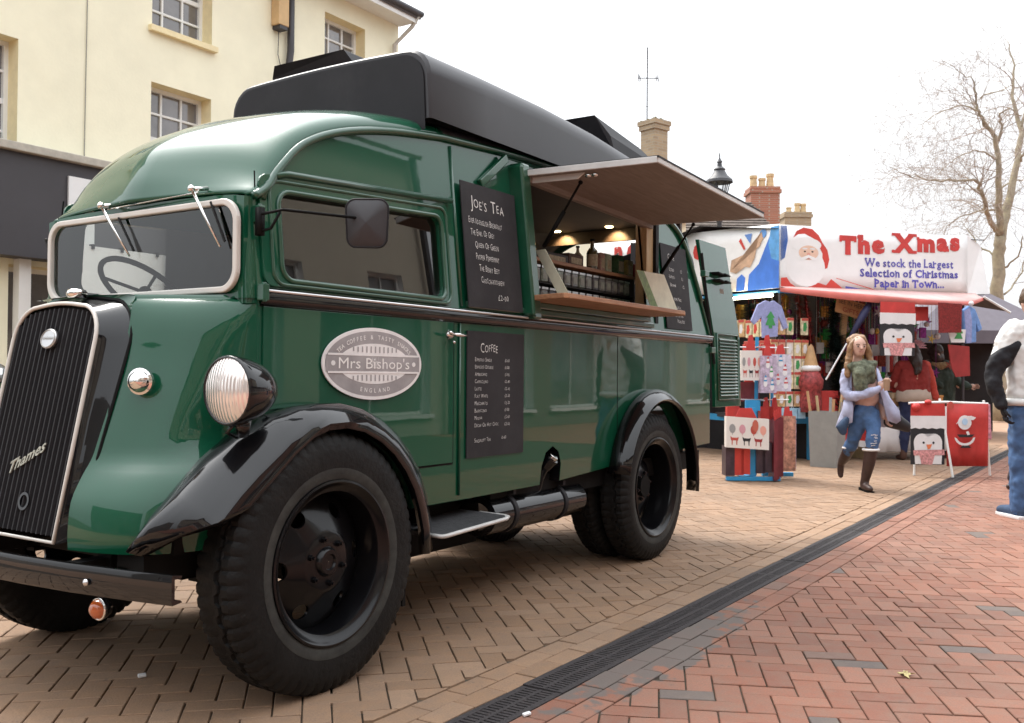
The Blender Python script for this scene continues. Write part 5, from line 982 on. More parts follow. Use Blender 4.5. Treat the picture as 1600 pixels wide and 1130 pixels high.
# ---- the side of the street behind the camera (seen in paint and glass reflections)
OPP = [(-14, 7.5, 8.0, (.30, .26, .21)), (-6.4, 7.0, 6.6, (.42, .37, .3)), (.7, 6.4, 7.4, (.24, .12, .08)), (7.2, 8.0, 7.4, (.42, .38, .31)), (15.3, 7.0, 3.3, (.2, .16, .13)), (22.4, 9, 3.4, (.30, .26, .21))]
lbls = ['grey brown rendered shop house behind the camera at the van nose end', 'beige rendered shop house opposite the van', 'red brown brick shop house across the street', 'cream grey shop house opposite the hatch', 'stone coloured shop house across from the stall', 'pale house at the far end of the opposite terrace']
for (x, w_, h, col), lbx in zip(OPP, lbls):
    r = empty('terrace_house', (x, -6.2, 0), lbx, 'house'); m = render_mat('opposite_wall', col)
    n_ = int(w_ // 2.2); wn = []
    for k in range(n_ if h > 6 else 0):
        a = (k + .5) * w_ / n_; wn += [(a - .5, a + .5, 3.5, 4.9, 2, 2, .15)]
    wn += [(.6, w_ / 2 - .4, .4, 2.5, 2, 1, .2), (w_ / 2 + .4, w_ - .6, .4, 2.5, 2, 1, .2)]
    facade(r, (x + w_, -6.2, 0), (-1, 0, 0), w_ - .05, h, wn, m, SASH)
    b = MB(); b.box(x + .2, x + w_ - .2, -6.2 + .003, -5.95, 2.62, 3.15); b.build('shop_fascia', FASC, r); b = MB(); b.box(x + w_ - .18, x + w_ - .08, -6.1, -6.0, 0, h); b.build('downpipe', FASC, r)
    b = MB(); b.add([(x - .1, -5.9, h), (x + w_, -5.9, h), (x + w_, -9.5, h + (2.2 if h > 6 else .6)), (x - .1, -9.5, h + (2.2 if h > 6 else .6)), (x + w_, -13, h), (x - .1, -13, h)], [(3, 2, 1, 0), (5, 4, 2, 3)]); b.build('roof', ROOFT, r, solid=.08)
eh = empty('end_house', (-13, 4, 0), 'grey rendered house closing the street in front of the van', 'house')
facade(eh, (-12, 12, 0), (0, -1, 0), 15, 6.2, [(1, 2.2, 3.4, 4.9, 2, 2, .2), (4, 5.2, 3.4, 4.9, 2, 2, .2), (7, 8.2, 3.4, 4.9, 2, 2, .2), (10, 11.2, 3.4, 4.9, 2, 2, .2), (1, 4.5, .4, 2.5, 3, 1, .2), (6, 11, .4, 2.5, 3, 1, .2)], render_mat('grey_render', (.2, .195, .18)), SASH)
# ================================================================ TREE
BARK = mat('bark', (.33, .28, .20), .9, var=.35, vscale=6, dirt=.45, dcol=(.28, .27, .12), dscale=3); TWIG = mat('twig_bark', (.36, .30, .25), .9, var=.3, vscale=9)
tr = empty('bare_tree', (28.95, 3.05, 0), 'tall bare winter tree with arching twigs at the right edge', 'tree')
TD = 29.0
def tp_(px, py, off=0):        # tree skeleton laid out in its own upright plane, off = depth behind it
    d = 26 + off; lat = (px - 800) / 1490 * d; return Vector((.83794 * d + .5455 * lat, .54555 * d - .8381 * lat, 1.15 + (594 - py) / 1490 * d))
limbs = [[(1562, 640, .26, 0), (1560, 480, .23, 0), (1560, 400, .21, 0), (1563, 368, .20, 0), (1570, 340, .17, .1), (1582, 290, .13, .3), (1592, 235, .11, .5), (1596, 200, .09, .8), (1582, 150, .06, 1), (1584, 100, .035, 1.2), (1575, 62, .015, 1.4)],
         [(1562, 368, .15, 0), (1562, 320, .12, -.3), (1560, 270, .10, -.5), (1556, 220, .085, -.6), (1548, 205, .075, -.7), (1530, 180, .05, -.9), (1525, 160, .04, -1), (1522, 130, .02, -1.1), (1505, 115, .015, -1.2), (1470, 92, .008, -1.4)],
         [(1556, 362, .12, 0), (1545, 340, .09, -.4), (1536, 310, .07, -.8), (1530, 290, .06, -1), (1522, 282, .05, -1.2), (1480, 283, .035, -1.5), (1440, 280, .022, -1.8), (1410, 272, .012, -2), (1390, 262, .006, -2.1)],
         [(1596, 200, .07, .8), (1606, 150, .05, 1.2), (1615, 90, .03, 1.5)], [(1592, 250, .06, .4), (1612, 225, .05, 0), (1640, 200, .03, -.4)],
         [(1560, 222, .05, -.5), (1566, 195, .045, -.6), (1562, 180, .03, -.8), (1580, 165, .02, -1)], [(1548, 205, .05, -.7), (1534, 185, .035, -.9), (1526, 172, .03, -1), (1500, 165, .022, -1.4), (1470, 175, .015, -1.8), (1440, 195, .008, -2.2), (1410, 220, .005, -2.4)],
         [(1560, 250, .035, -.5), (1530, 236, .025, -.9), (1500, 244, .018, -1.3), (1475, 262, .01, -1.6), (1455, 285, .005, -1.8)], [(1562, 300, .04, 0), (1578, 285, .03, .6), (1600, 280, .02, 1)],
         [(1558, 330, .045, 0), (1530, 330, .03, .5), (1500, 340, .022, .9), (1480, 355, .012, 1.2), (1470, 375, .006, 1.4)], [(1566, 420, .04, 0), (1590, 400, .03, -.4), (1598, 370, .02, -.6)], [(1554, 400, .04, 0), (1530, 385, .03, .4), (1512, 360, .015, .8), (1500, 345, .008, 1)], [(1568, 460, .04, 0), (1590, 435, .03, .4), (1605, 390, .02, .6), (1600, 350, .01, .8)],
         [(1530, 150, .03, -1), (1560, 142, .02, -.5), (1582, 130, .012, 0)], [(1596, 180, .03, .8), (1575, 168, .02, .4), (1550, 170, .012, 0), (1530, 180, .006, -.2)]]
tb = MB(); tw = MB(); rng = random.Random(11)
def grow(p, d, L, r, lvl):
    if lvl > 4 or r < .0012: return
    n = 4; pts = [p]; rs = [r]; q = p.copy(); d = d.copy()
    for k in range(n):
        d = (d + Vector((rng.gauss(0, .22), rng.gauss(0, .22), rng.gauss(-.05, .2)))).normalized(); q = q + d * (L / n); pts.append(q.copy()); rs.append(max(.0024, r * (1 - .8 * (k + 1) / n)))
        if k > 0 or lvl > 0:
            for _ in range(2 if lvl < 2 else 1):
                if rng.random() < .58:
                    a = Vector((rng.gauss(0, 1), rng.gauss(0, 1), rng.gauss(0, .8))).normalized(); nd = (d * .75 + a * .6).normalized(); grow(q, nd, L * rng.uniform(.45, .75), rs[-1] * .75, lvl + 1)
    tw.tube(pts, rs, 3, cap=False)
for L_ in limbs:
    pts = [tp_(x, y, o) for x, y, r, o in L_]
    if L_ is limbs[0]: pts[0].z = 0
    sp = smooth_curve(pts, 4); rs = []
    for i in range(len(L_) - 1):
        for k in range(4): rs.append(L_[i][2] + (L_[i + 1][2] - L_[i][2]) * k / 4)
    rs.append(L_[-1][2]); rs = [q_ * .74 for q_ in rs]; sp = [p + Vector((rng.gauss(0, .02), rng.gauss(0, .02), rng.gauss(0, .02))) for p in sp]
    tb.tube(sp, rs, 8)
    for i in range(3, len(sp) - 1):
        if rs[i] < .14:
            for _ in range(2 if rs[i] < .06 else 1):
                if rng.random() < .55:
                    ax = (sp[i + 1] - sp[i - 1]).normalized(); a = Vector((rng.gauss(0, 1), rng.gauss(0, 1), rng.gauss(.1, .8))).normalized(); nd = (ax * .55 + a * .8).normalized(); grow(sp[i], nd, rng.uniform(.9, 1.9), max(.006, min(.016, rs[i] * .4)), 1)
tb.build('trunk', BARK, tr, smooth=True); to_ = tw.build('twigs', TWIG, tr); to_['kind'] = 'stuff'
# ================================================================ CHRISTMAS MARKET STALL
SC = Vector((12.9, 4.04, 0)); SU = Vector((.7547, -.6561, 0)); SW = Vector((.6561, .7547, 0)); SV = Vector((.5, .866, 0)); SVN = Vector((.866, -.5, 0)) * -1
def pl(s, d, z): return SC + SU * s + SW * d + Vector((0, 0, z))
def ps(t, d, z): return SC + SV * t + Vector((.866, -.5, 0)) * d + Vector((0, 0, z))      # side face, d inwards
Z3 = Vector((0, 0, 1))
def fm(name, col, **k): k.setdefault('rough', .6); return mat(name, col, **k)
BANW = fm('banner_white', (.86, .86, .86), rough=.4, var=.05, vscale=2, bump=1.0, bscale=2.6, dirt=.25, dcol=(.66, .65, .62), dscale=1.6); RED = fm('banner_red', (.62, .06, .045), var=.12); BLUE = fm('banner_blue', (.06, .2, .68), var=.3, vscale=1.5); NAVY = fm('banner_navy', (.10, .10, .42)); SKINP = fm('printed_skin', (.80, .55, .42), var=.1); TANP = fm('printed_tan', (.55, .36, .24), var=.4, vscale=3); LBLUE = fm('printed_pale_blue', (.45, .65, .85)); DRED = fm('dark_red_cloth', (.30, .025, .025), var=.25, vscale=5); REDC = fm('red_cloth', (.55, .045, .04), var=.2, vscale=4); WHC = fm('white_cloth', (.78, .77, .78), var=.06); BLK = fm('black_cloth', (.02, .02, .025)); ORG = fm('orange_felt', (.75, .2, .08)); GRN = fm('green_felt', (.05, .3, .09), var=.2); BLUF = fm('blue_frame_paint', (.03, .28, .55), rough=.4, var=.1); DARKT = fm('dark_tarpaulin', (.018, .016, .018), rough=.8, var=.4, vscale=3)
stall = empty('market_stall', SC, 'christmas market stall with white printed banner, red canopy and dark crowded interior', 'stall')
sb = stall
# front banner with slight ripples
def banner(par, pfun, s0, s1, zb, zt, name, m, n=24, rip=.02):
    b = MB(); rows = []
    for i in range(n + 1):
        s = s0 + (s1 - s0) * i / n; rows.append([pfun(s, rip * math.sin(s * 4.1 + 1) * (.3 + .7 * j / 4) * (0 if name == 'x' else 1), zb(s) + (zt(s) - zb(s)) * j / 4) for j in range(5)])
    b.grid(rows); return b.build(name, m, par, smooth=True, solid=.006)
fzt = lambda s: 3.25 - .02 * math.sin(s * 3) * (s > .6); fzb = lambda s: 2.38
bf = banner(sb, pl, 0, 3.08, fzb, fzt, 'front_banner', BANW, rip=.0)
bs2 = banner(sb, ps, 0.01, 4.9, lambda t: 2.38 + .02 * t, lambda t: 3.26 + .065 * t, 'side_banner', BANW, rip=.0)
b = MB(); b.grid([[pl(3.08, 0, 2.38), pl(3.08, 0, 3.25)], [pl(3.42, -.05, 2.40), pl(3.40, .1, 3.12)], [pl(3.55, .5, 2.4), pl(3.5, .6, 3.05)]]); b.build('end_banner', BANW, sb, solid=.006)
def shape(par, name, m, pts, pf_, d, e=.001):
    b = MB(); b.poly([pf_(a, d, z) for a, z in pts]); return b.build(name, m, par)
def circ(cx, cz, rx, rz, n=24, a0=0, a1=360): return [(cx + rx * math.cos(math.radians(a0 + (a1 - a0) * k / n)), cz + rz * math.sin(math.radians(a0 + (a1 - a0) * k / n))) for k in range(n + (0 if a1 - a0 == 360 else 1))]
# print on the front: bearded man in a red hat
shape(bf, 'printed_shape', LBLUE, [(.0, 2.55), (.15, 2.6), (.22, 3.1), (.3, 3.235), (.0, 3.235)], pl, -.005)
shape(bf, 'printed_shape', BLUE, [(.003, 2.75), (.07, 2.8), (.12, 3.05), (.1, 3.235), (.003, 3.235)], pl, -.006)
shape(bf, 'printed_coat', RED, [(.01, 2.382), (.01, 2.52), (.10, 2.53), (.16, 2.45), (.25, 2.40), (.26, 2.382)], pl, -.007)
shape(bf, 'printed_coat', RED, [(.42, 2.382), (.47, 2.46), (.60, 2.47), (.72, 2.44), (.80, 2.53), (.92, 2.45), (1.02, 2.382)], pl, -.007)
shape(bf, 'printed_hat', RED, [(.20, 3.08), (.25, 3.17), (.36, 3.225), (.5, 3.21), (.60, 3.13), (.66, 3.03), (.74, 2.93), (.77, 2.80), (.74, 2.68), (.68, 2.66), (.66, 2.75), (.66, 2.88), (.60, 2.98), (.52, 3.08), (.38, 3.14), (.28, 3.13)], pl, -.007)
shape(bf, 'printed_beard', BANW, circ(.40, 2.68, .30, .27), pl, -.008); shape(bf, 'printed_hat_fur', BANW, circ(.40, 2.99, .24, .10), pl, -.009)
shape(bf, 'printed_face', SKINP, circ(.44, 2.88, .155, .10), pl, -.010); 
for k, (a, z, rx, rz, m) in enumerate(((.38, 2.895, .018, .010, BLK), (.50, 2.895, .018, .010, BLK), (.44, 2.86, .028, .02, fm('printed_nose', (.75, .35, .28))), (.44, 2.80, .05, .010, fm('printed_mouth', (.5, .2, .18))), (.38, 2.935, .045, .012, WHC), (.50, 2.935, .045, .012, WHC))): shape(bf, 'printed_face_mark', m, circ(a, z, rx, rz, 12), pl, -.0115)
shape(bf, 'printed_moustache', BANW, [(.30, 2.80), (.44, 2.85), (.58, 2.80), (.55, 2.76), (.44, 2.81), (.33, 2.76)], pl, -.012)
shape(bf, 'printed_ribbon', NAVY, [(1.03, 2.44), (1.03, 2.385), (1.42, 2.385), (1.2, 2.42)], pl, -.007); shape(bf, 'printed_line', RED, [(.88, 2.54), (1.55, 2.385), (1.6, 2.385), (.88, 2.55)], pl, -.008)
# heavy slab-serif heading: bold glyphs plus slab ends
def slab_text(par, txt, s0, z0, h, width, m, pf_, d, slope=0.0, bold=.07, name='heading_lettering'):
    b = MB(); tot = 0; info = []
    for ch in txt:
        if ch == ' ': info.append((ch, .28)); tot += .28; continue
        v, f = text_geo(ch, bold); x0 = min(p[0] for p in v); x1 = max(p[0] for p in v); info.append((ch, x1 - x0)); tot += x1 - x0 + .07
    sx = width / tot; cur = 0
    feet = {'T': [(.5, 0, .34)], 'h': [(.16, 0, .3), (.84, 0, .3), (.08, .9, .3)], 'X': [(.14, 0, .38), (.86, 0, .38), (.14, 1, .38), (.86, 1, .38)], 'm': [(.1, 0, .2), (.5, 0, .2), (.9, 0, .2), (.04, .72, .16)], 'n': [(.16, 0, .34), (.84, 0, .34), (.05, .72, .26)], 'a': [(.93, 0, .26)],
            'P': [(.16, 0, .42), (.1, 1, .3)], 'W': [(.1, 1, .22), (.9, 1, .22), (.5, 1, .2)], 'i': [(.5, 0, 1.9), (.2, .72, 1.0)], 'l': [(.5, 0, 1.9), (.2, 1, 1.0)], 't': [(.6, 0, .4)], 'k': [(.12, 0, .3), (.9, 0, .3), (.05, 1, .28)], 'L': [(.12, 0, .3), (.15, 1, .4)], 'r': [(.2, 0, .6), (.1, .72, .4)], 'f': [(.4, 0, .7)], 'p': [(.14, -.28, .35), (.05, .72, .25)], 'w': [(.08, .72, .24), (.92, .72, .24)], 'S': [], 'C': []}
    for ch, wd in info:
        if ch == ' ': cur += .28 * sx; continue
        zz = z0 + slope * cur; b.text(ch, pf_(s0 + cur, d, zz), pf_(1, 0, 0) - pf_(0, 0, 0), Z3, h, 'l', bold, w=wd * sx)
        # text() scales width to w: w is the glyph width in metres
        for fx, fz, fw in feet.get(ch, []):
            hw = fw * wd * sx / 2; cxx = cur + fx * wd * sx; zc = zz + (fz * .73 if fz >= 0 else fz * .73) * h; th = .06 * h
            b.poly([pf_(s0 + cxx - hw, d - .0006, zc - th), pf_(s0 + cxx + hw, d - .0006, zc - th), pf_(s0 + cxx + hw, d - .0006, zc + th), pf_(s0 + cxx - hw, d - .0006, zc + th)])
        if ch == 'T':
            for q in (0.06, .94): cxx = cur + q * wd * sx; b.poly([pf_(s0 + cxx - .03 * h * 2, d - .0006, zz + .48 * h), pf_(s0 + cxx + .06 * h, d - .0006, zz + .48 * h), pf_(s0 + cxx + .06 * h, d - .0006, zz + .72 * h), pf_(s0 + cxx - .06 * h, d - .0006, zz + .72 * h)])
        cur += (wd + .07) * sx
    return b.build(name, m, par)
HRED = fm('heading_red', (.58, .05, .045), var=.25, vscale=6); TBL = fm('text_blue', (.09, .08, .42), var=.3, vscale=5)
slab_text(bf, 'The Xmas', .93, 2.90, .33, 2.04, HRED, pl, -.012, slope=.07)
slab_text(bf, 'We stock the Largest', 1.34, 2.73, .15, 1.50, TBL, pl, -.012, slope=.02, bold=.02, name='slogan_lettering'); slab_text(bf, 'Selection of Christmas', 1.26, 2.585, .15, 1.66, TBL, pl, -.012, slope=.02, bold=.03, name='slogan_lettering'); slab_text(bf, 'Paper in Town...', 1.50, 2.445, .15, 1.18, TBL, pl, -.012, slope=.02, bold=.03, name='slogan_lettering')
# side banner print: reindeer on blue, red letters (the side reads from far to near)
shape(bs2, 'printed_sky', BLUE, [(.011, 2.385), (.011, 3.24), (.12, 3.24), (.3, 2.95), (.42, 2.75), (.62, 2.62), (.66, 2.39)][::-1], ps, -.006)
shape(bs2, 'printed_sky', fm('printed_mid_blue', (.12, .38, .75), var=.3), [(.011, 2.75), (.011, 3.24), (.17, 3.24), (.22, 3.0), (.16, 2.8)][::-1], ps, -.008)
shape(bs2, 'printed_sky', BLUE, [(.72, 2.40), (.70, 2.58), (.78, 2.64), (.88, 2.58), (.9, 2.40)], ps, -.006)
shape(bs2, 'printed_reindeer', TANP, [(.52, 2.95), (.62, 3.0), (.66, 2.93), (1.0, 2.86), (1.03, 2.7), (.9, 2.66), (.7, 2.74), (.6, 2.72), (.50, 2.85), (.43, 3.1), (.36, 3.2), (.33, 3.1), (.4, 3.0)], ps, -.009)
shape(bs2, 'printed_antler', fm('printed_sea_blue', (.15, .35, .75)), circ(.33, 3.17, .07, .06, 16), ps, -.007); shape(bs2, 'printed_flag', fm('printed_flag_blue', (.15, .3, .7)), [(.56, 3.2), (.72, 3.2), (.6, 3.06)], ps, -.007); shape(bs2, 'printed_flag', RED, [(.80, 3.16), (.84, 3.12), (.73, 2.98), (.70, 3.0)], ps, -.007)
b = MB(); xd = -SV
b.text('n', ps(4.12, -.010, 3.16), xd, Z3, .50, 'l', .06); b.text('e', ps(3.73, -.010, 3.15), xd, Z3, .50, 'l', .06); b.text('e', ps(1.9, -.010, 2.98), xd, Z3, .42, 'l', .06); b.build('side_lettering', HRED, bs2)
# canopy valance, drooping, in front of the banner foot
b = MB(); rows = []
VL = [(0, 0, 2.385, 2.33), (.5, -.28, 2.33, 2.245), (1.1, -.55, 2.27, 2.17), (1.7, -.68, 2.225, 2.15), (2.2, -.66, 2.215, 2.16), (2.7, -.5, 2.24, 2.19), (3.2, -.18, 2.33, 2.29)]
top_ = smooth_curve([pl(s, d * .0 - .02, 2.40) for s, d, a, c in VL], 4); f1 = smooth_curve([pl(s, d * .6, (a + 2.38) / 2) for s, d, a, c in VL], 4); f2 = smooth_curve([pl(s, d, a) for s, d, a, c in VL], 4); f3 = smooth_curve([pl(s, d * 1.0 - .01, c) for s, d, a, c in VL], 4)
b.grid([top_, f1, f2]); cano = b.build('canopy', fm('faded_red_canopy', (.80, .52, .48), var=.2, vscale=1.5), sb, smooth=True, solid=.004)
b = MB(); b.grid([f2, [p + Vector((0, 0, -.02)) for p in f2], f3]); b.build('canopy_valance', fm('salmon_valance', (.72, .2, .17), var=.25, vscale=2), sb, smooth=True, solid=.004)
# right-hand roof slope, frame, poles, table
b = MB(); b.grid([[pl(3.2, -.2, 2.32), pl(3.2, 2.4, 2.9)], [pl(3.58, -.25, 2.13), pl(3.9, 2.4, 2.6)]]); b.build('roof_sheet', fm('grey_tarpaulin', (.10, .09, .10), var=.3), sb, solid=.01)
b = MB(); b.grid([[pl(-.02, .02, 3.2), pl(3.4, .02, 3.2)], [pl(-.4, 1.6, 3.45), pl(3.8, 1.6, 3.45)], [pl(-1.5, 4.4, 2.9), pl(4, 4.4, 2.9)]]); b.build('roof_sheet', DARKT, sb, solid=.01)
b = MB(); b.cyl(pl(3.19, -.2, 2.34), pl(3.6, -.26, 2.12), .018, 6); b.build('roof_edge_pole', SASH, sb)
for s, d, z0, z1 in ((0.03, .05, 0, 3.2), (3.05, .05, 0, 3.2), (1.6, .06, 2.2, 3.2)): b = MB(); b.cyl(pl(s, d, z0), pl(s, d, z1), .02, 8); b.build('frame_pole', FASC, sb)
b = MB(); b.cyl(pl(0, .03, 2.33), pl(3.2, .03, 2.33), .02, 6); b.cyl(ps(0, .03, 2.34), ps(4.9, .03, 2.42), .02, 6); b.build('frame_rail', BLUF, sb)
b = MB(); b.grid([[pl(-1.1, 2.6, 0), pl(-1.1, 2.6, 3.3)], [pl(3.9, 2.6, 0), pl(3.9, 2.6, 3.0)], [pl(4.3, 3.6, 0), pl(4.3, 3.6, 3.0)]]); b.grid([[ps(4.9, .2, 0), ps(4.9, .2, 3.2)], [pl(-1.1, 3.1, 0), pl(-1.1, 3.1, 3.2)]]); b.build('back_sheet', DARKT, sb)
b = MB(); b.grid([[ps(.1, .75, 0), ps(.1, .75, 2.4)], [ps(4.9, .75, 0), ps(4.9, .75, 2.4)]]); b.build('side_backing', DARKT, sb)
b = MB(); b.box(0, 0, 0, 0, 0, 0)
b = MB(); b.obox(pl(.28, .25, .56), SU * .42, SW * .04, Z3 * .045); b.obox(ps(.9, .1, .56), SV * .9, SVN * .03, Z3 * .045)
for s in (-.12, .66): b.obox(pl(s, .3, .27), SU * .025, SW * .025, Z3 * .27)
b.build('table_frame', BLUF, sb)
b = MB(); b.obox(pl(.9, .9, .6), SU * 1.1, SW * .55, Z3 * .03); b.build('table_top', FASC, sb)
b = MB(); b.obox(pl(1.1, .42, .22), SU * .28, SW * .03, Z3 * .05); b.build('table_lower_rail', BLUF, sb)
b = MB(); b.cyl(ps(.93, -.02, 2.30), ps(.13, -.02, 2.29), .022, 8); b.build('strip_light', mat('tube_light', (1, .9, .75), .5, emit=(1, .86, .6), estr=9), sb, smooth=True)
# ---- goods
def fbox(o, c, a, b_, h, m, name, par, sd=None, bevel=0):     # box in the stall frame
    b = MB(); b.obox(c, SU * a, SW * b_, Z3 * h); return b.build(name, m, par, bevel=bevel)
PK = [fm('pack_cream', (.74, .62, .42), var=.45, vscale=16), fm('pack_gold', (.62, .40, .20), var=.5, vscale=18), fm('pack_white_red', (.78, .68, .58), var=.35, vscale=14), fm('pack_rose', (.66, .33, .24), var=.5, vscale=20), fm('pack_pale_gold', (.78, .66, .40), var=.35, vscale=24)]
REDB_ = fm('red_band', (.5, .08, .06)); protos = {}
rowname = ['top', 'second', 'third', 'fourth', 'bottom']; pname = ['cream', 'gold', 'red and white', 'rose', 'pale gold']
def gpack(base, U, N, mi, h, ri, wd=.052):
    key = (mi, ri, tuple(U))
    if key not in protos:
        o = empty('gift_pack', base, '%s printed gift pack in the %s row hanging at the stall corner' % (pname[mi], rowname[ri]), 'gift pack', 'gift packs hanging in rows at the stall corner')
        b = MB(); b.obox(base + Z3 * h / 2, U * wd, N * .02, Z3 * h * .5); b.build('pack_body', PK[mi], o, bevel=.008); b = MB(); b.obox(base + Z3 * (h - .02) + N * .021, U * wd, N * .002, Z3 * .018); b.build('header_card', REDB_, o)
        b = MB(); b.poly([base + Z3 * zc * h + N * .0215 + U * uu * wd for uu, zc in ((-.6, .25), (.1, .2), (.6, .45), (.3, .75), (-.5, .7))]); b.build('motif', random.choice((RED, GRN, WHC, WHC)), o); protos[key] = o
    else: copy_tree(protos[key], base)
for ri, zc in enumerate((1.74, 1.44, 1.22, 1.0, .76)):
    for k in range(5):
        if ri == 0 and k == 3: continue
        gpack(pl(-.10 + .118 * k + random.uniform(-.006, .006), -.02, zc), SU, -SW, random.randrange(5), .235 if ri < 4 else .21, ri)
for k in range(6): gpack(ps(.12 + .15 * k, -.04, 1.72 + random.uniform(-.01, .01)), -SV, SVN, random.choice((0, 4, 4, 1)), .25, 0, .06)
for ri, zc in ((1, 1.44), (2, 1.22), (3, .98)):
    for k in range(4): gpack(ps(.12 + .16 * k, -.04, zc), -SV, SVN, random.choice((1, 3, 2)), .23, ri, .06)
for k in range(4):
    c = pl(-.08 + .13 * k, -.03, .61); o = empty('gift_bag', c, 'pale blue small gift bag in the lowest row on the stall table', 'gift bag', 'pale blue gift bags on the stall table'); b = MB(); b.obox(c + Z3 * .06, SU * .055, SW * .03, Z3 * .07); b.build('bag_body', fm('pale_blue_paper', (.35, .58, .74), var=.2) if k == 0 else bpy.data.materials['pale_blue_paper'], o); b = MB(); b.tube([c + Z3 * .13 - SU * .02, c + Z3 * .165, c + Z3 * .13 + SU * .02], .004, 5); b.build('bag_handle', WHC, o)
def tinsel(p0, p1, r, m, label, n=260, name='tinsel_garland', group=None):
    b = MB(); p0, p1 = Vector(p0), Vector(p1); ax = (p1 - p0); X_, Y_, _ = frame(ax)
    for k in range(n):
        t = random.random(); a = random.uniform(0, 6.283); q = p0 + ax * t; rr = r * random.uniform(.5, 1.1); d = X_ * math.cos(a) + Y_ * math.sin(a) + ax.normalized() * random.uniform(-.5, .5); s_ = d.cross(ax).normalized() * .008 + Vector((0, 0, .004)); b.add([q - s_, q + s_, q + d * rr], [(0, 1, 2)])
    b.tube([p0, p1], .01, 5); return tag(b.build(name, m, None), label, 'tinsel', group)
TR = mat('red_tinsel', (.45, .07, .06), .25, metal=.7, var=.6, vscale=30); TD_ = mat('dark_green_tinsel', (.02, .035, .03), .3, metal=.5, var=.8, vscale=40); TP = mat('purple_tinsel', (.25, .03, .22), .3, metal=.6, var=.6, vscale=30); TG = mat('green_tinsel', (.03, .3, .06), .3, metal=.6, var=.5, vscale=30); TGo = mat('gold_tinsel', (.6, .4, .1), .3, metal=.8, var=.6, vscale=30); TBR = mat('bronze_red_tinsel', (.3, .07, .05), .3, metal=.6, var=.7, vscale=40)
tinsel(pl(.36, .12, 2.3), pl(.42, .1, 1.62), .10, TBR, 'bronze red tinsel hanging left of the brown price board', 500)
tinsel(pl(.50, .15, 2.3), pl(.60, .1, 1.25), .10, TR, 'long red tinsel garland right of the gift packs', 600)
tinsel(pl(.22, .2, 2.3), pl(.2, .2, 1.95), .12, TGo, 'short gold tinsel high over the gift packs', 300)
for k in range(4): tinsel(ps(.2 + .22 * k, .05, 2.2), ps(.22 + .22 * k, .05, 2.0), .11, TGo if k % 2 else TD_, ('gold' if k % 2 else 'dark') + ' tinsel bunch under the strip light, ' + ('nearest the corner', 'second from the corner', 'third from the corner', 'furthest from the corner')[k], 220)
tinsel(pl(.86, .0, 2.2), pl(.85, -.0, 1.5), .16, TD_, 'thick dark glittering garland beside the brown price board', 900); tinsel(pl(.98, .05, 1.75), pl(.9, -.05, .7), .2, TD_, 'dark artificial fir garland reaching down behind the walking woman', 1300, 'fir_garland')
tinsel(pl(1.32, .3, 2.1), pl(1.36, .3, 1.7), .07, TG, 'green tinsel over the walking woman', 260); tinsel(pl(1.48, .3, 2.05), pl(1.62, .3, 1.45), .08, TP, 'purple tinsel left of the hanging penguin panel', 420)
# strings of small hanging decorations filling the dark of the stall
dcs = [('red', REDC), ('gold', TGo), ('white', WHC), ('green', TG), ('purple', TP), ('silver', ALU), ('rust', TBR)]
for k in range(180):
    cn, m = random.choice(dcs); s_, d_, z_ = random.uniform(.2, 3.1), random.uniform(.25, 1.3), random.uniform(1.15, 2.22); c = pl(s_, d_, z_); b = MB(); kd = k % 3
    if kd == 0: b.ball(c, random.uniform(.04, .07), n=10)
    elif kd == 1:
        for q in range(5): a = q * 1.2566; b.poly([c, c + SU * .03 * math.cos(a - .5) + Z3 * .03 * math.sin(a - .5), c + SU * .08 * math.cos(a) + Z3 * .08 * math.sin(a), c + SU * .03 * math.cos(a + .5) + Z3 * .03 * math.sin(a + .5)], SW * .006)
    else: b.obox(c, SU * .06, SW * .01, Z3 * .08)
    b.cyl(c + Z3 * .03, Vector((c.x, c.y, 2.32)), .0025, 4)
    nm = ('bauble', 'star', 'card')[kd]; tag(b.build(nm, m, None, smooth=kd == 0), 'small %s %s hanging on a thread under the stall roof' % (cn, nm), nm, 'small decorations hanging inside the stall')
# sweater hanging at the corner
def sheetitem(name, m, pts, pf_, d, th, label, cat, par=None):
    b = MB(); n = pf_(0, -1, 0) - pf_(0, 0, 0); b.poly([pf_(a, d, z) for a, z in pts], n * th); o = b.build(name, m, par, bevel=.004)
    return tag(o, label, cat) if par is None else o
LIL = fm('lilac_knit', (.30, .33, .58), var=.2, vscale=20, bump=.3)
sw = empty('childs_jumper', pl(-.05, -.3, 2.1), 'lilac blue jumper with a green tree motif hanging at the stall corner', 'jumper')
b = MB(); b.poly([pl(a, -.28, z) for a, z in ((-.50, 2.12), (-.38, 2.18), (-.32, 2.16), (-.26, 2.18), (-.14, 2.11), (-.04, 1.82), (-.11, 1.80), (-.19, 1.98), (-.20, 1.70), (-.43, 1.68), (-.44, 1.96), (-.55, 1.85), (-.60, 1.90))], SW * .03); b.build('knit_body', LIL, sw, bevel=.006)
b = MB(); b.poly([pl(a, -.285, z) for a, z in ((-.31, 2.04), (-.25, 1.95), (-.28, 1.95), (-.24, 1.85), (-.29, 1.85), (-.29, 1.81), (-.34, 1.81), (-.34, 1.85), (-.39, 1.85), (-.35, 1.95), (-.38, 1.95))]); b.build('tree_motif', GRN, sw)
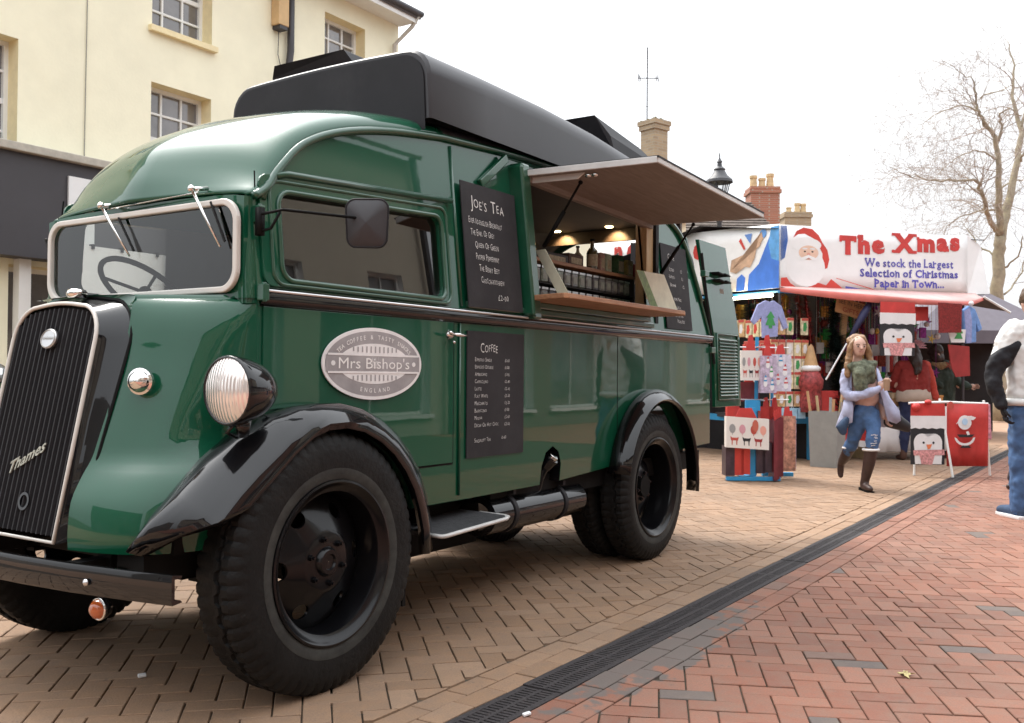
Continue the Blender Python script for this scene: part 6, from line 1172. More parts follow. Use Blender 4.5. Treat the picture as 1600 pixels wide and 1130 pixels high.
# sack figure
sf = empty('santa_sack', pl(.35, -.15, .7), 'red patterned sack figure with tan cone hat and white band at the stall corner', 'sack'); c = pl(.42, -.1, .68)
b = MB(); b.lathe(c, (0, 0, 1), [(.001, 0), (.14, .01), (.15, .15), (.13, .30), (.16, .34), (.17, .44), (.12, .55), (.06, .6)], 18); b.build('sack_body', fm('red_floral', (.32, .05, .05), var=.8, vscale=18), sf, smooth=True); b = MB(); b.lathe(c + Z3 * .56, (0, 0, 1), [(.09, 0), (.13, .02), (.13, .06), (.09, .09)], 16); b.build('white_band', WHC, sf, smooth=True); b = MB(); b.lathe(c + Z3 * .64, (0, 0, 1), [(.1, 0), (.07, .12), (.035, .26), (.001, .3)], 14); b.build('cone_hat', fm('tan_felt', (.5, .3, .14), var=.2), sf, smooth=True)
# price board, diagonal strut with folded umbrella
pb = empty('price_board', pl(1.05, -.02, 2.1), 'small tilted tan board with dark and red lettering under the canopy', 'sign')
fb_ = lambda a, d, z: pl(a, -.16 + d, z)
b = MB(); b.poly([fb_(.79, 0, 2.28), fb_(1.27, 0, 2.17), fb_(1.22, 0, 1.95), fb_(.76, 0, 2.07)], SW * .01); b.build('board', fm('tan_card', (.50, .28, .13), var=.15), pb)
b = MB(); xd = (SU + Z3 * -.23).normalized(); yd = (Z3 + SU * .1).normalized(); b.text('SEE IN HERE', fb_(1.025, -.003, 2.145), xd, yd, .085, w=.43 / 1, bold=.0); b.build('board_lettering', FASC, pb); b = MB(); b.text('GIFTS', fb_(1.0, -.003, 2.045), xd, yd, .095, w=.26); b.build('board_lettering', DRED, pb)
b = MB(); b.obox(pl(1.05, .1, 1.7), SU * .045 + SW * .0, SW * .02, Z3 * .62 + SU * .07); tag(b.build('timber_post', PALEWOOD, None), 'pale timber post behind the walking woman', 'post')
um = empty('folded_umbrella', pl(1.0, -.4, 1.6), 'folded navy umbrella hanging at a slant in front of the garlands', 'umbrella'); p0 = pl(1.12, -.45, 2.2); p1 = pl(.74, -.45, 1.62); p2 = pl(.42, -.45, 1.13)
b = MB(); b.tube([p0, p0.lerp(p1, .3), p1], [.035, .055, .02], 10); b.build('folded_canopy', fm('navy_fabric', (.02, .02, .07), var=.3), um, smooth=True); b = MB(); b.cyl(p1, p2, .012, 8); b.build('shaft', ALU, um)
# hanging fabric panels
def penguin(root, pf_, s0, s1, zb, zt, d, scarf_text=False):
    W = s1 - s0; H = zt - zb; P = lambda a, c: (s0 + a * W, zb + c * H); q = lambda nm, m, pts, dd: shape(root, nm, m, [P(a, c) for a, c in pts], pf_, d - dd)
    b = MB(); n = pf_(0, -1, 0) - pf_(0, 0, 0); b.poly([pf_(*(lambda t: (t[0], d, t[1]))(P(a, c))) for a, c in ((0, 0), (1, 0), (1, 1), (0, 1))], n * -.015); b.build('panel_cloth', BLK, root, bevel=.003)
    q('red_hat_field', REDC, [(-.01, .80), (1.01, .80), (1.0, 1.005), (0, 1.005)], .004)
    sc_ = [(-.02, .80), (-.02, .60)] + [(k / 8 + (.0), .585 + (.018 if k % 2 else 0)) for k in range(0, 9)] + [(1.02, .60), (1.02, .80)]
    q('white_fur_band', WHC, sc_, .006)
    q('white_face', WHC, [(.12, 0.01), (.10, .25)] + [(.32 + .24 * math.cos(math.radians(a)), .36 + .15 * math.sin(math.radians(a))) for a in range(180, 40, -15)] + [(.5, .455)] + [(.68 + .24 * math.cos(math.radians(a)), .36 + .15 * math.sin(math.radians(a))) for a in range(140, -1, -15)] + [(.92, .2), (.9, .01)], .005)
    for a in (.37, .66): q('eye', BLK, circ(a, .36, .035, .02, 12), .008)
    q('beak', ORG, [(.45, .33), (.62, .335), (.56, .26), (.49, .255)], .009)
    q('scarf', fm('pink_stripe', (.7, .3, .3), var=.6, vscale=40), [(.06, .235), (.97, .25), (1.0, .16), (.08, .15)], .010); q('scarf_tail', bpy.data.materials['pink_stripe'], [(.25, .16), (.70, .16), (.62, .0), (.30, .01)], .0095)
pg = empty('penguin_banner', pl(1.3, -.72, 2.2), 'hanging felt panel with a penguin face, red top and white fringe under the canopy', 'banner'); penguin(pg, pl, 1.06, 1.60, 1.455, 2.17, -.72)
r = sheetitem('red_banner', REDC, [(1.62, 2.13), (1.95, 2.14), (1.95, 1.95), (1.62, 1.93)], pl, -.55, .012, 'plain red cloth hanging right of the penguin panel', 'cloth')
r = sheetitem('sequin_banner', fm('maroon_sequin', (.22, .02, .02), rough=.35, var=.7, vscale=50), [(1.90, 2.18), (2.28, 2.17), (2.27, 1.78), (1.91, 1.77)], pl, -.8, .015, 'dark maroon glittering sack hanging near the canopy corner', 'sack')
r = sheetitem('maroon_cloth', DRED, [(2.14, 1.62), (2.49, 1.60), (2.50, 1.2), (2.27, 1.18), (2.20, 1.3)], pl, -.7, .015, 'plain maroon sack hanging below the tree print', 'sack')
r = sheetitem('tree_print_cloth', WHC, [(2.12, 1.83), (2.42, 1.83), (2.40, 1.65), (2.18, 1.65)], pl, -.72, .01, 'white cloth with a green tree print hanging between the maroon sacks', 'cloth'); b = MB(); b.poly([pl(a, -.734, z) for a, z in ((2.30, 1.86), (2.37, 1.78), (2.33, 1.77), (2.36, 1.70), (2.22, 1.70), (2.27, 1.77), (2.23, 1.78))]); b.build('green_tree_print', GRN, r)
cf = empty('blue_fleece', pl(2.55, -.7, 2.1), 'pale blue and lilac fleece garment hanging at the canopy corner', 'garment'); b = MB(); b.poly([pl(a, -.7, z) for a, z in ((2.40, 2.10), (2.50, 2.16), (2.60, 2.12), (2.68, 1.95), (2.72, 1.85), (2.66, 1.80), (2.62, 1.9), (2.62, 1.66), (2.46, 1.64), (2.42, 1.8))], SW * .06); b.build('garment_body', fm('blue_fleece_cloth', (.16, .30, .62), var=.3, vscale=10), cf, bevel=.015); b = MB(); b.poly([pl(a, -.705, z) for a, z in ((2.41, 2.08), (2.50, 2.14), (2.54, 1.95), (2.53, 1.65), (2.45, 1.645))]); b.build('lilac_stripe', LIL, cf); b = MB(); b.ball(pl(2.53, -.7, 2.19), .035); b.build('hanger_knob', WHC, cf, smooth=True)
st = empty('striped_wrap', pl(1.85, .5, 1.6), 'row of upright striped and yellow wrapping rolls at the back of the stall', 'wrapping'); 
for k, (m, s) in enumerate(((TGo, 1.62), (fm('yellow_wrap', (.7, .5, .12)), 1.70), (WHC, 1.86), (REDC, 1.93), (WHC, 2.0), (NAVY, 2.07), (WHC, 2.14), (REDC, 2.2), (WHC, 2.28))): b = MB(); b.cyl(pl(s, .55, 1.25), pl(s, .55, 1.82), .035, 10); b.build('roll', m, st, smooth=40)
bw = empty('bow', pl(2.3, .2, 1.6), 'pink and white ribbon bow hanging in the stall', 'bow'); b = MB()
for k in range(10): a = math.pi * k / 9; b.poly([pl(2.3, .1, 1.6), pl(2.3 + .16 * math.cos(a), .08, 1.6 + .12 * math.sin(a)), pl(2.3 + .14 * math.cos(a + .2), .12, 1.6 + .11 * math.sin(a + .2))])
b.build('loop', fm('pink_ribbon', (.75, .4, .45), var=.4, vscale=30), bw, solid=.004)
# cream and red goods on a high shelf
for k in range(7): c = pl(1.62 + .08 * k, .2, 1.83); b = MB(); b.ball(c, .035, .035, .05, n=8); tag(b.build('bauble', TGo if k % 2 else WHC, None, smooth=True), 'gold bauble on the high string in the stall' if k % 2 else 'white bauble on the high string in the stall', 'bauble', 'baubles strung across the stall')
# table with white cloth and boxes
tb_ = empty('trestle_table', pl(1.95, .35, .7), 'trestle table with a white cloth behind the folding stand', 'table'); b = MB(); b.obox(pl(2.4, .4, .74), SU * .95, SW * .35, Z3 * .015); b.build('table_top', PALEWOOD, tb_)
b = MB(); rows = [];
for k in range(25): s = 1.45 + 1.9 * k / 24; rows.append([pl(s, .04, .757), pl(s, .035 - .01, .74), pl(s, .02 + .02 * math.sin(k * 1.9), .35), pl(s, .0 + .03 * math.sin(k * 1.9), .12)])
b.grid(rows); b.build('cloth_skirt', WHC, tb_, smooth=True, solid=.004)
for s in (1.55, 3.25): b = MB(); b.obox(pl(s, .5, .36), SU * .02, SW * .25, Z3 * .36); b.build('leg', PALEWOOD, tb_)
KR = fm('kraft_box', (.48, .28, .14), var=.2, vscale=6); ORB = fm('orange_box', (.60, .28, .08), var=.2); PKB = fm('pink_box', (.6, .38, .36), var=.25)
for s, z, w_, h, m, lb in ((2.02, .76, .17, .11, KR, 'lowest kraft box at the left of the table stack'), (2.03, .872, .16, .08, fm('pale_kraft', (.6, .45, .3)), 'pale box on top of the left kraft box'), (2.34, .76, .12, .11, PKB, 'pinkish box between the kraft and orange boxes'), (2.60, .76, .13, .16, ORB, 'orange box at the right of the table stack'), (2.3, .872, .13, .07, KR, 'flat kraft box in the middle of the stack')):
    o = empty('gift_box', pl(s, .2, z), lb, 'box'); b = MB(); b.obox(pl(s, .2, z + h * .42), SU * w_, SW * .12, Z3 * h * .42); b.build('box_body', m, o, bevel=.004); b = MB(); b.obox(pl(s, .2, z + h * .9), SU * (w_ + .006), SW * .126, Z3 * h * .09); b.build('box_lid', m, o, bevel=.003)
for k, (s, m, lb) in enumerate(((2.0, REDC, 'red soft toy on the boxes'), (2.15, WHC, 'white soft toy on the boxes'), (2.32, fm('grey_plush', (.5, .48, .5), var=.4, vscale=30), 'grey soft toy on the boxes'), (2.47, WHC, 'white and red soft toy at the right of the boxes'))):
    o = empty('soft_toy', pl(s, .2, .95), lb, 'toy'); c = pl(s, .2, 1.02); b = MB(); b.ball(c, .065, .05, .08); b.ball(c + SU * .05 - Z3 * .02, .03); b.ball(c - SU * .05 - Z3 * .02, .03); b.build('toy_body', m, o, smooth=True); b = MB(); b.ball(c + Z3 * .105, .05); b.build('toy_head', WHC if k % 2 == 0 else REDC, o, smooth=True)
for s in (1.42,): b = MB(); b.box(0, 0, 0, 0, 0, 0)
# red cloth bags and red panels low behind the bin
for s, d, z0, z1, w_, lb in ((.78, -.05, .28, .98, .16, 'red cloth stocking panel behind the grey bin'), (1.02, .1, .18, .62, .13, 'red stocking with white cuff low behind the walking woman'), (1.5, .1, .2, .62, .16, 'red felt bag hanging under the stall table')):
    o = empty('felt_panel', pl(s, d, z0), lb, 'felt bag'); b = MB(); b.poly([pl(s - w_, d, z0 + .05), pl(s + w_, d, z0), pl(s + w_, d, z1), pl(s - w_, d, z1)], SW * .02); b.build('felt_body', REDC, o, bevel=.008); b = MB(); b.poly([pl(s - w_ - .005, d - .004, z0 - .01), pl(s + w_ + .005, d - .004, z0 - .05), pl(s + w_ + .005, d - .004, z0 + .04), pl(s - w_ - .005, d - .004, z0 + .08)], SW * .028); b.build('white_cuff', WHC, o)
# ---- items laid out in a frame facing the camera side of the street (R to the right, F away)
Rr = Vector((.5455, -.838, 0)); Ff = Vector((.838, .5455, 0))
def fr(base): base = Vector(base); return lambda a, d, z: base + Rr * a + Ff * d + Vector((0, 0, z))
# grey bin with wrapping rolls
L = fr((12.70, 3.33, 0)); bn = empty('roll_bin', L(0, 0, 0), 'tall grey square bin holding cardboard wrapping rolls beside the stall', 'bin')
GB = fm('grey_bin_board', (.27, .27, .255), rough=.6, var=.1); b = MB(); tl = 0
def open_box(b, f, a0, a1, d0, d1, z0, z1, tp=0):
    A = [f(a0, d0, z0), f(a1, d0, z0), f(a1, d1, z0), f(a0, d1, z0)]; Bq = [f(a0 - tp, d0 - tp, z1), f(a1 + tp, d0 - tp, z1), f(a1 + tp, d1 + tp, z1), f(a0 - tp, d1 + tp, z1)]
    b.add(A + Bq, [(0, 1, 5, 4), (1, 2, 6, 5), (2, 3, 7, 6), (3, 0, 4, 7), (3, 2, 1, 0)])
rot = lambda a, d: (a * .8 + d * .6, -a * .6 + d * .8)
f2 = lambda a, d, z: L(*rot(a, d), z)
open_box(b, f2, -.19, .15, -.15, .17, 0, .72, .02); b.build('bin_body', GB, bn, solid=.008)
b = MB()
for k, (tx, sz) in enumerate((('GIFT', .42), ('WRAP', .36), ('ROLLS', .30), ('FROM', .22), ('£1', .15))): b.text(tx, f2(.153, -.0, sz), (f2(0, 1, 0) - f2(0, 0, 0)), Z3, .06)
b.build('bin_lettering', WHC, bn)
for k, (a, d, h, m, t) in enumerate(((-.12, -.06, .98, KR, -.14), (-.08, .06, .92, PALEWOOD, -.10), (.0, .02, .9, fm('silver_wrap', (.4, .4, .4), var=.3), .02), (.05, -.07, .88, KR, .04), (.09, .07, .84, ALU, .06), (.02, .11, .95, PALEWOOD, .12))):
    b = MB(); b.cyl(f2(a, d, .02), f2(a + t, d, h), .018, 10); tag(b.build('wrapping_roll', m, None, smooth=40), ('brown roll leaning furthest left in the grey bin', 'pale roll leaning left in the grey bin', 'silver roll standing in the middle of the grey bin', 'brown roll standing at the front of the grey bin', 'metallic roll at the right of the grey bin', 'pale roll leaning right in the grey bin')[k], 'wrapping roll')
# display rack with bags
L = fr((10.72, 3.64, 0)); rk = empty('display_rack', L(0, 0, 0), 'blue metal display rack for gift bags standing behind the van', 'rack')
b = MB(); b.obox(L(-.11, -.35, .03), Rr * .30 + Ff * 0, Ff * .03, Z3 * .022); b.obox(L(-.11, -.0, .025), Rr * .03, Ff * .38, Z3 * .02); b.obox(L(.30, .15, .03), Rr * .18, Ff * .03, Z3 * .022); b.build('rack_foot', BLUF, rk, bevel=.004)
b = MB(); b.obox(L(-.11, -.33, .42), Rr * .035, Ff * .015, Z3 * .40); b.cyl(L(-.0, 0, .03), L(.02, 0, 1.62), .022, 8); b.cyl(L(.22, .1, .03), L(.22, .1, 1.5), .02, 8); b.build('rack_post', BLUF, rk)
b = MB(); b.obox(L(-.08, -.2, .84), Rr * .08, Ff * .03, Z3 * .06); b.build('rack_header', BLUF, rk)
for z in (.9, 1.5):
    b = MB(); b.cyl(L(-.4, -.1, z), L(.4, .05, z), .008, 6); b.build('rack_arm', ALU, rk)
    b = MB(); b.cyl(L(0, -.4, z), L(0, .4, z), .008, 6); b.build('rack_arm', ALU, rk)
prints = {'white': fm('white_print_paper', (.74, .70, .66)), 'maroon': fm('maroon_paper', (.17, .025, .035), rough=.35, var=.3), 'red': fm('red_paper', (.55, .045, .035), rough=.4, var=.15), 'multi': fm('snow_print_paper', (.60, .57, .66), rough=.4, var=.3, vscale=25), 'xmas': fm('rust_print_paper', (.52, .26, .18), rough=.4, var=.7, vscale=18), 'dark': fm('dark_paper', (.05, .03, .045), rough=.4, var=.5), 'purple': fm('lilac_print_paper', (.48, .40, .52), rough=.4, var=.5, vscale=25)}
def bag(a, d, z, w_, h, key, label, hc=REDC, dep=.05, tilt=0, deco=None, rotf=0.0):
    ra, rf_ = math.cos(rotf), math.sin(rotf); q = lambda x, y, zz: L(a + x * ra, d + y + x * rf_, z + zz + x * tilt)
    o = empty('gift_bag', L(a, d, z), label, 'gift bag'); b = MB()
    A = [q(-w_, -dep, 0), q(w_, -dep, 0), q(w_, dep, 0), q(-w_, dep, 0), q(-w_, -dep, h), q(w_, -dep, h), q(w_, dep, h), q(-w_, dep, h)]; b.add(A, [(0, 1, 5, 4), (1, 2, 6, 5), (2, 3, 7, 6), (3, 0, 4, 7), (3, 2, 1, 0)]); b.build('bag_body', prints[key], o, solid=.004)
    b = MB(); b.poly([q(-w_ * .55, -dep * .6, h), q(-w_ * .35, -dep * .6, h + .10), q(w_ * .2, -dep * .6, h + .11), q(w_ * .45, -dep * .6, h)], Ff * .01); b.build('ribbon_handle', hc, o)
    if deco == 'deer':
        for k, (x, mm) in enumerate(((-.62, REDB_), (-.05, BLK), (.5, DRED))):
            b = MB(); b.poly([q(w_ * x + i * w_, -dep - .002, h * j) for i, j in ((-.16, .24), (.16, .24), (.2, .36), (.12, .33), (-.12, .33), (-.2, .38), (-.18, .3))]); b.poly([q(w_ * x + i * w_, -dep - .002, h * j) for i, j in ((-.13, .10), (-.09, .10), (-.08, .25), (-.13, .25))]); b.poly([q(w_ * x + i * w_, -dep - .002, h * j) for i, j in ((.09, .10), (.13, .10), (.13, .25), (.08, .25))]); b.build('deer_print', mm, o)
        for k, (x, mm) in enumerate(((-.72, fm('print_grey', (.3, .3, .3))), (-.25, fm('print_pink', (.6, .3, .35))), (.28, REDB_), (.72, bpy.data.materials['printed_nose']))):
            b = MB(); b.poly([q(w_ * x + w_ * .15 * math.cos(t), -dep - .0025, h * .62 + h * .15 * math.sin(t)) for t in [k_ * .52 for k_ in range(12)]]); b.poly([q(w_ * x + i * w_, -dep - .002, h * j) for i, j in ((-.015, .42), (.015, .42), (.015, .5), (-.015, .5))]); b.build('tree_print', mm, o)
    if deco == 'snowmen':
        for x, zz in ((-.4, .25), (.35, .5), (-.1, .75), (.45, .15)):
            b = MB(); b.poly([q(w_ * x + w_ * .25 * math.cos(t), -dep - .002, h * zz + h * .09 * math.sin(t)) for t in [k_ * .63 for k_ in range(10)]]); b.poly([q(w_ * x + w_ * .15 * math.cos(t), -dep - .002, h * (zz + .13) + h * .055 * math.sin(t)) for t in [k_ * .63 for k_ in range(10)]]); so = b.build('snowman_print', WHC, o)
            b = MB(); b.poly([q(w_ * (x + i), -dep - .004, h * (zz + j)) for i, j in ((-.15, .17), (.17, .17), (.05, .24))]); b.poly([q(w_ * (x + i), -dep - .004, h * (zz + j)) for i, j in ((-.2, .06), (.2, .06), (.2, .1), (-.2, .1))]); b.build('hat_print', random.choice((REDC, GRN, BLUF)), o)
bag(-.20, -.42, .37, .235, .34, 'white', 'large white bag printed with deer and trees at the front of the rack', deco='deer', tilt=-.06)
b = MB(); b.poly([L(-.12 + .035 * math.cos(t), -.485, .62 + .07 * math.sin(t)) for t in [k_ * .63 for k_ in range(10)]]); tag(b.build('gift_tag', fm('tag_red', (.5, .12, .08))), 'rust red gift tag hanging on the white deer bag', 'tag')
for k, (a, key, lb) in enumerate(((-.37, 'dark', 'dark patterned bag hanging lowest at the left of the rack'), (-.27, 'red', 'red bag left of the blue post'), (-.20, 'red', 'second red bag beside the blue post'), (-.03, 'dark', 'dark bag right of the blue post'), (.04, 'dark', 'second dark bag in the middle of the rack'))): bag(a, -.28, .06 + .01 * k, .05, .33, key, lb, dep=.10)
for k in range(4): bag(.12 + .035 * k, -.32 + .05 * k, .02 + .01 * k, .02, .66, 'maroon', ('deep maroon bag edge, first right of the white bag', 'deep maroon bag edge, second right of the white bag', 'deep maroon bag edge, third right of the white bag', 'deep maroon bag edge, nearest the patterned bag')[k], dep=.12, hc=REDC)
bag(.33, -.1, .10, .085, .62, 'xmas', 'tall rust patterned bag at the right of the rack', dep=.08); bag(.40, .0, .12, .05, .55, 'purple', 'lilac patterned bag furthest right on the rack', dep=.08)
for k, (a, lb) in enumerate(((-.26, 'red bag top behind the white deer bag at left'), (.12, 'red bag above the maroon bags'), (.22, 'red bag above the rust patterned bag'))): bag(a, .0, .66, .07, .16, 'red', lb)
bag(-.08, -.1, 1.12, .12, .34, 'white', 'narrow white bag with deer print on the upper rack', deco='deer'); bag(.10, -.15, .98, .09, .42, 'purple', 'lilac patterned bag on the upper rack', deco='snowmen'); bag(.26, -.10, 1.0, .11, .42, 'multi', 'snowman patterned bag at the right of the upper rack', deco='snowmen'); bag(-.06, .05, .88, .11, .22, 'maroon', 'maroon bag below the narrow white deer bag')
for a, lb in ((-.03, 'red bag hanging highest on the rack at left'), (.16, 'red bag hanging highest on the rack at right')): bag(a, .1, 1.38, .08, .16, 'red', lb)
# folding stand with two cloth sacks
L = fr((12.28, 1.86, 0)); fs_ = empty('folding_stand', L(0, 0, 0), 'white folding stand holding two cloth sacks at the edge of the drain', 'stand')
b = MB()
for p, q in (((.04, -.1, 0), (-.05, .05, .92)), ((-.33, .1, 0), (-.30, .15, .3)), ((.60, .15, 0), (.5, .1, .9)), ((-.40, .10, .86), (.0, .0, .88)), ((.0, .0, .88), (.55, .1, .86))): b.cyl(L(*p), L(*q), .014, 8)
b.build('stand_frame', SASH, fs_)
ps1 = empty('penguin_sack', L(-.2, 0, .9), 'penguin sack with red top hanging on the left of the folding stand', 'sack'); penguin(ps1, L, -.42, -.02, .14, .86, -.02)
b = MB(); b.ball(L(-.36, -.03, .82), .07, .05, .05); b.ball(L(-.22, -.03, .88), .08, .04, .03); b.build('bow_tie', REDC, ps1, smooth=True)
ps2 = empty('santa_sack', L(.25, .02, .9), 'red cloth sack with a bearded face on the right of the folding stand', 'sack')
b = MB(); rows = []
for k in range(19): a = .02 + .52 * k / 18; wv_ = .012 * math.sin(k * 1.1); rows.append([L(a * (1 - .0) + (.0), .0 + wv_ * j + .12 * a, .86 - .74 * j) for j in (0, .25, .5, .75, 1.0)])
b.grid(rows); b.build('sack_cloth', REDC, ps2, smooth=True, solid=.008)
for nm, m, pts, dd in (('face', WHC, [(.22 + .085 * math.cos(t), .64 + .085 * math.sin(t)) for t in [k_ * .4 for k_ in range(16)]], .012), ('fringe', WHC, [(.11, .62), (.2, .67), (.33, .67), (.36, .70), (.3, .72), (.18, .71)], .014), ('face_shade', LBLUE, circ(.22, .65, .035, .04, 12), .018), ('belt', BLK, [(.12, .50), (.34, .50), (.30, .465), (.15, .465)], .016), ('smile', WHC, [(.22 + .13 * math.cos(math.radians(a)), .475 + .11 * math.sin(math.radians(a))) for a in range(185, 356, 17)] + [(.22 + .105 * math.cos(math.radians(a)), .475 + .08 * math.sin(math.radians(a))) for a in range(350, 184, -17)], .015), ('buckle', WHC, [(.23, .53), (.26, .54), (.28, .50), (.25, .49)], .019), ('boots', BLK, [(.16, .34), (.30, .34), (.27, .37), (.19, .37)], .015), ('knot', REDB_, circ(.04, .84, .04, .05, 12), .02)):  # printed marks, with a pale blue patch on the face
    b = MB(); b.poly([L(a, -.03 - dd + .12 * a, z) for a, z in pts]); b.build(nm, m, ps2, solid=.003)
# goods right of the red sack
o = empty('candy_bag', L(.62, .3, .5), 'pink and white printed bag hanging behind the red sack', 'bag'); b = MB(); b.poly([L(.58, .3, .45), L(.70, .3, .42), L(.68, .3, .85), L(.60, .3, .83)], Ff * .04); b.build('bag_body', fm('pink_print', (.7, .3, .38), var=.6, vscale=30), o, bevel=.006)
# dark gazebo at the right edge
gz = empty('gazebo', (20.5, 2.6, 0), 'dark grey market gazebo behind the man at the right edge', 'gazebo'); G = fr((20.3, 2.55, 0)); gm_ = fm('grey_gazebo_cloth', (.13, .115, .135), rough=.8, var=.1)
b = MB(); b.add([G(-1.2, 0, 2.1), G(1.8, 0, 2.1), G(1.8, 3, 2.1), G(-1.2, 3, 2.1), G(.5, 1.5, 3.2), G(-1.2, 0, 1.85), G(1.8, 0, 1.85), G(1.8, 3, 1.85), G(-1.2, 3, 1.85)], [(0, 1, 4), (1, 2, 4), (2, 3, 4), (3, 0, 4), (5, 6, 1, 0), (6, 7, 2, 1), (8, 5, 0, 3)]); b.build('canopy', gm_, gz, solid=.01)
for a, d in ((-1.15, .05), (1.75, .05), (1.75, 2.95), (-1.15, 2.95)): b = MB(); b.cyl(G(a, d, 0), G(a, d, 2.1), .03, 8); b.build('leg', FASC, gz)
b = MB(); b.add([G(-1.15, 2.8, 0), G(1.75, 2.8, 0), G(1.75, 2.8, 2), G(-1.15, 2.8, 2)], [(0, 1, 2, 3)]); b.build('back_sheet', DARKT, gz)
# ================================================================ PEOPLE
SKIN = mat('skin', (.60, .37, .29), .5, var=.08, vscale=20)
_fold = bpy.data.textures.new('cloth_folds', 'CLOUDS'); _fold.noise_scale = .1; _fold.noise_depth = 2
FOLDY = ('sleeve', 'jumper', 'coat', 'hoodie', 'jeans', 'scarf', 'parka', 'trousers', 'leggings', 'hair', 'fur')
def bake(o, vox, it=4, fac=.6):
    r = o.modifiers.new('r', 'REMESH'); r.mode = 'VOXEL'; r.voxel_size = vox; r.use_smooth_shade = True
    s = o.modifiers.new('s', 'SMOOTH'); s.factor = fac; s.iterations = it
    if any(q in o.name for q in FOLDY):
        dm = o.modifiers.new('d', 'DISPLACE'); dm.texture = _fold; dm.strength = .048; dm.mid_level = .5; dm.texture_coords = 'LOCAL'
    bpy.context.view_layer.update(); dg = bpy.context.evaluated_depsgraph_get(); me = bpy.data.meshes.new_from_object(o.evaluated_get(dg)); m0 = list(o.data.materials); o.modifiers.clear(); old = o.data; o.data = me
    if not len(me.materials):
        for m in m0: me.materials.append(m)
    me.polygons.foreach_set('use_smooth', [True] * len(me.polygons)); return o
def blob(name, f, parts, m, par, vox=.014, it=4):
    b = MB()
    for p in parts:
        if p[0] == 'c':       # chain of (a,d,z,r)
            pts = [f(*q[:3]) for q in p[1]]; rs = [q[3] for q in p[1]]
            sp = smooth_curve(pts, 3) if len(pts) > 2 else pts
            if len(pts) > 2:
                r2 = []
                for i in range(len(pts) - 1):
                    for k in range(3): r2.append(rs[i] + (rs[i + 1] - rs[i]) * k / 3)
                r2.append(rs[-1]); rs = r2
            b.tube(sp, rs, 12)
            b.ball(sp[0], rs[0] * .98, n=12); b.ball(sp[-1], rs[-1] * .98, n=12)
        else:                 # ellipsoid ('e', (a,d,z), (ra,rd,rz))
            c = f(*p[1]); b.ball(c, *p[2], n=16, axes=(Rr, Ff, Z3))
    o = b.build(name, m, par); return bake(o, vox, it)
def hand(f, w_, tip, spread, par, m=SKIN, s=1.0):
    """palm from wrist w_ towards tip, five separate bent fingers; a child mesh of the hand's owner"""
    w_, tip, spread = Vector(f(*w_)), Vector(f(*tip)), (Vector(f(*spread)) - Vector(f(0, 0, 0))).normalized(); ax = (tip - w_).normalized(); nn = ax.cross(spread).normalized(); b = MB()
    palm = w_ + ax * .045 * s; b.ball(palm, .036 * s, .016 * s, .048 * s, n=10, axes=(spread, nn, ax))
    for k, l in enumerate((.062, .072, .068, .052)):
        q = palm + ax * .035 * s + spread * (-.027 + .018 * k) * s; b.tube([q, q + ax * l * .5 * s, q + ax * l * .8 * s + nn * .022 * s, q + ax * l * .85 * s + nn * .04 * s], [.0085 * s, .008 * s, .0075 * s, .006 * s], 6)
    q = palm - spread * .03 * s - ax * .01 * s; b.tube([q, q - spread * .02 * s + ax * .025 * s, q - spread * .012 * s + ax * .05 * s + nn * .02 * s], [.011 * s, .0095 * s, .007 * s], 6)
    return b.build('hand', m, par, smooth=True)
def face(f, c, r, par, sm=True):
    """eyes, brows, nose, mouth on the camera-facing side of a head centred at c"""
    a, d, z = c; b = MB()
    for sx in (-1, 1): b.ball(f(a + sx * r * .34, d - r * .86, z + r * .05), .010, .005, .005, n=8, axes=(Rr, Ff, Z3))
    b.build('eye_white', WHC, par, smooth=True); b = MB()
    for sx in (-1, 1): b.ball(f(a + sx * r * .34, d - r * .86 - .003, z + r * .05), .009, .005, .007, n=8, axes=(Rr, Ff, Z3))
    b.build('iris', BLK, par, smooth=True); b = MB()
    for sx in (-1, 1): b.tube([f(a + sx * r * .18, d - r * .94, z + r * .25), f(a + sx * r * .36, d - r * .92, z + r * .30), f(a + sx * r * .52, d - r * .8, z + r * .24)], .004, 5)
    b.build('eyebrow', mat('brow', (.12, .07, .04), .8), par); b = MB()
    b.tube([f(a - r * .30, d - r * .84, z - r * .42), f(a, d - r * .97, z - r * .50), f(a + r * .30, d - r * .84, z - r * .42)], [.003, .006, .003], 6); b.build('mouth', mat('lips', (.44, .19, .16), .4), par, smooth=True)
def head_parts(c, r):
    a, d, z = c; return [('e', (a, d, z + r * .15), (r * .80, r * .95, r * 1.05)), ('e', (a, d - r * .15, z - r * .45), (r * .60, r * .72, r * .65)), ('c', [(a, d - r * .85, z + r * .1, r * .09), (a, d - r * 1.10, z - r * .18, r * .14)]), ('e', (a - r * .8, d, z), (r * .1, r * .18, r * .25)), ('e', (a + r * .8, d, z), (r * .1, r * .18, r * .25)), ('c', [(a, d + .01, z - r * .7, r * .45), (a, d + .03, z - r * 1.6, r * .52)])]
def coat_sheet(name, f, rows, m, par, n=22, solid=.012, wav=.012):
    """rows: (z, ca, cd, ra, rd, angle0, angle1) swept around the body; 270 degrees faces the viewer"""
    b = MB(); R_ = []
    for i, (z, ca_, cd, ra, rd, a0, a1) in enumerate(rows):
        rw_ = []
        for k in range(n + 1):
            t = math.radians(a0 + (a1 - a0) * k / n); wv_ = 1 + wav * i * math.sin(k * 1.7) ; rw_.append(f(ca_ + ra * wv_ * math.cos(t), cd + rd * wv_ * math.sin(t), z + .006 * math.sin(k * 2.3)))
        R_.append(rw_)
    b.grid(R_); return b.build(name, m, par, smooth=True, solid=solid)
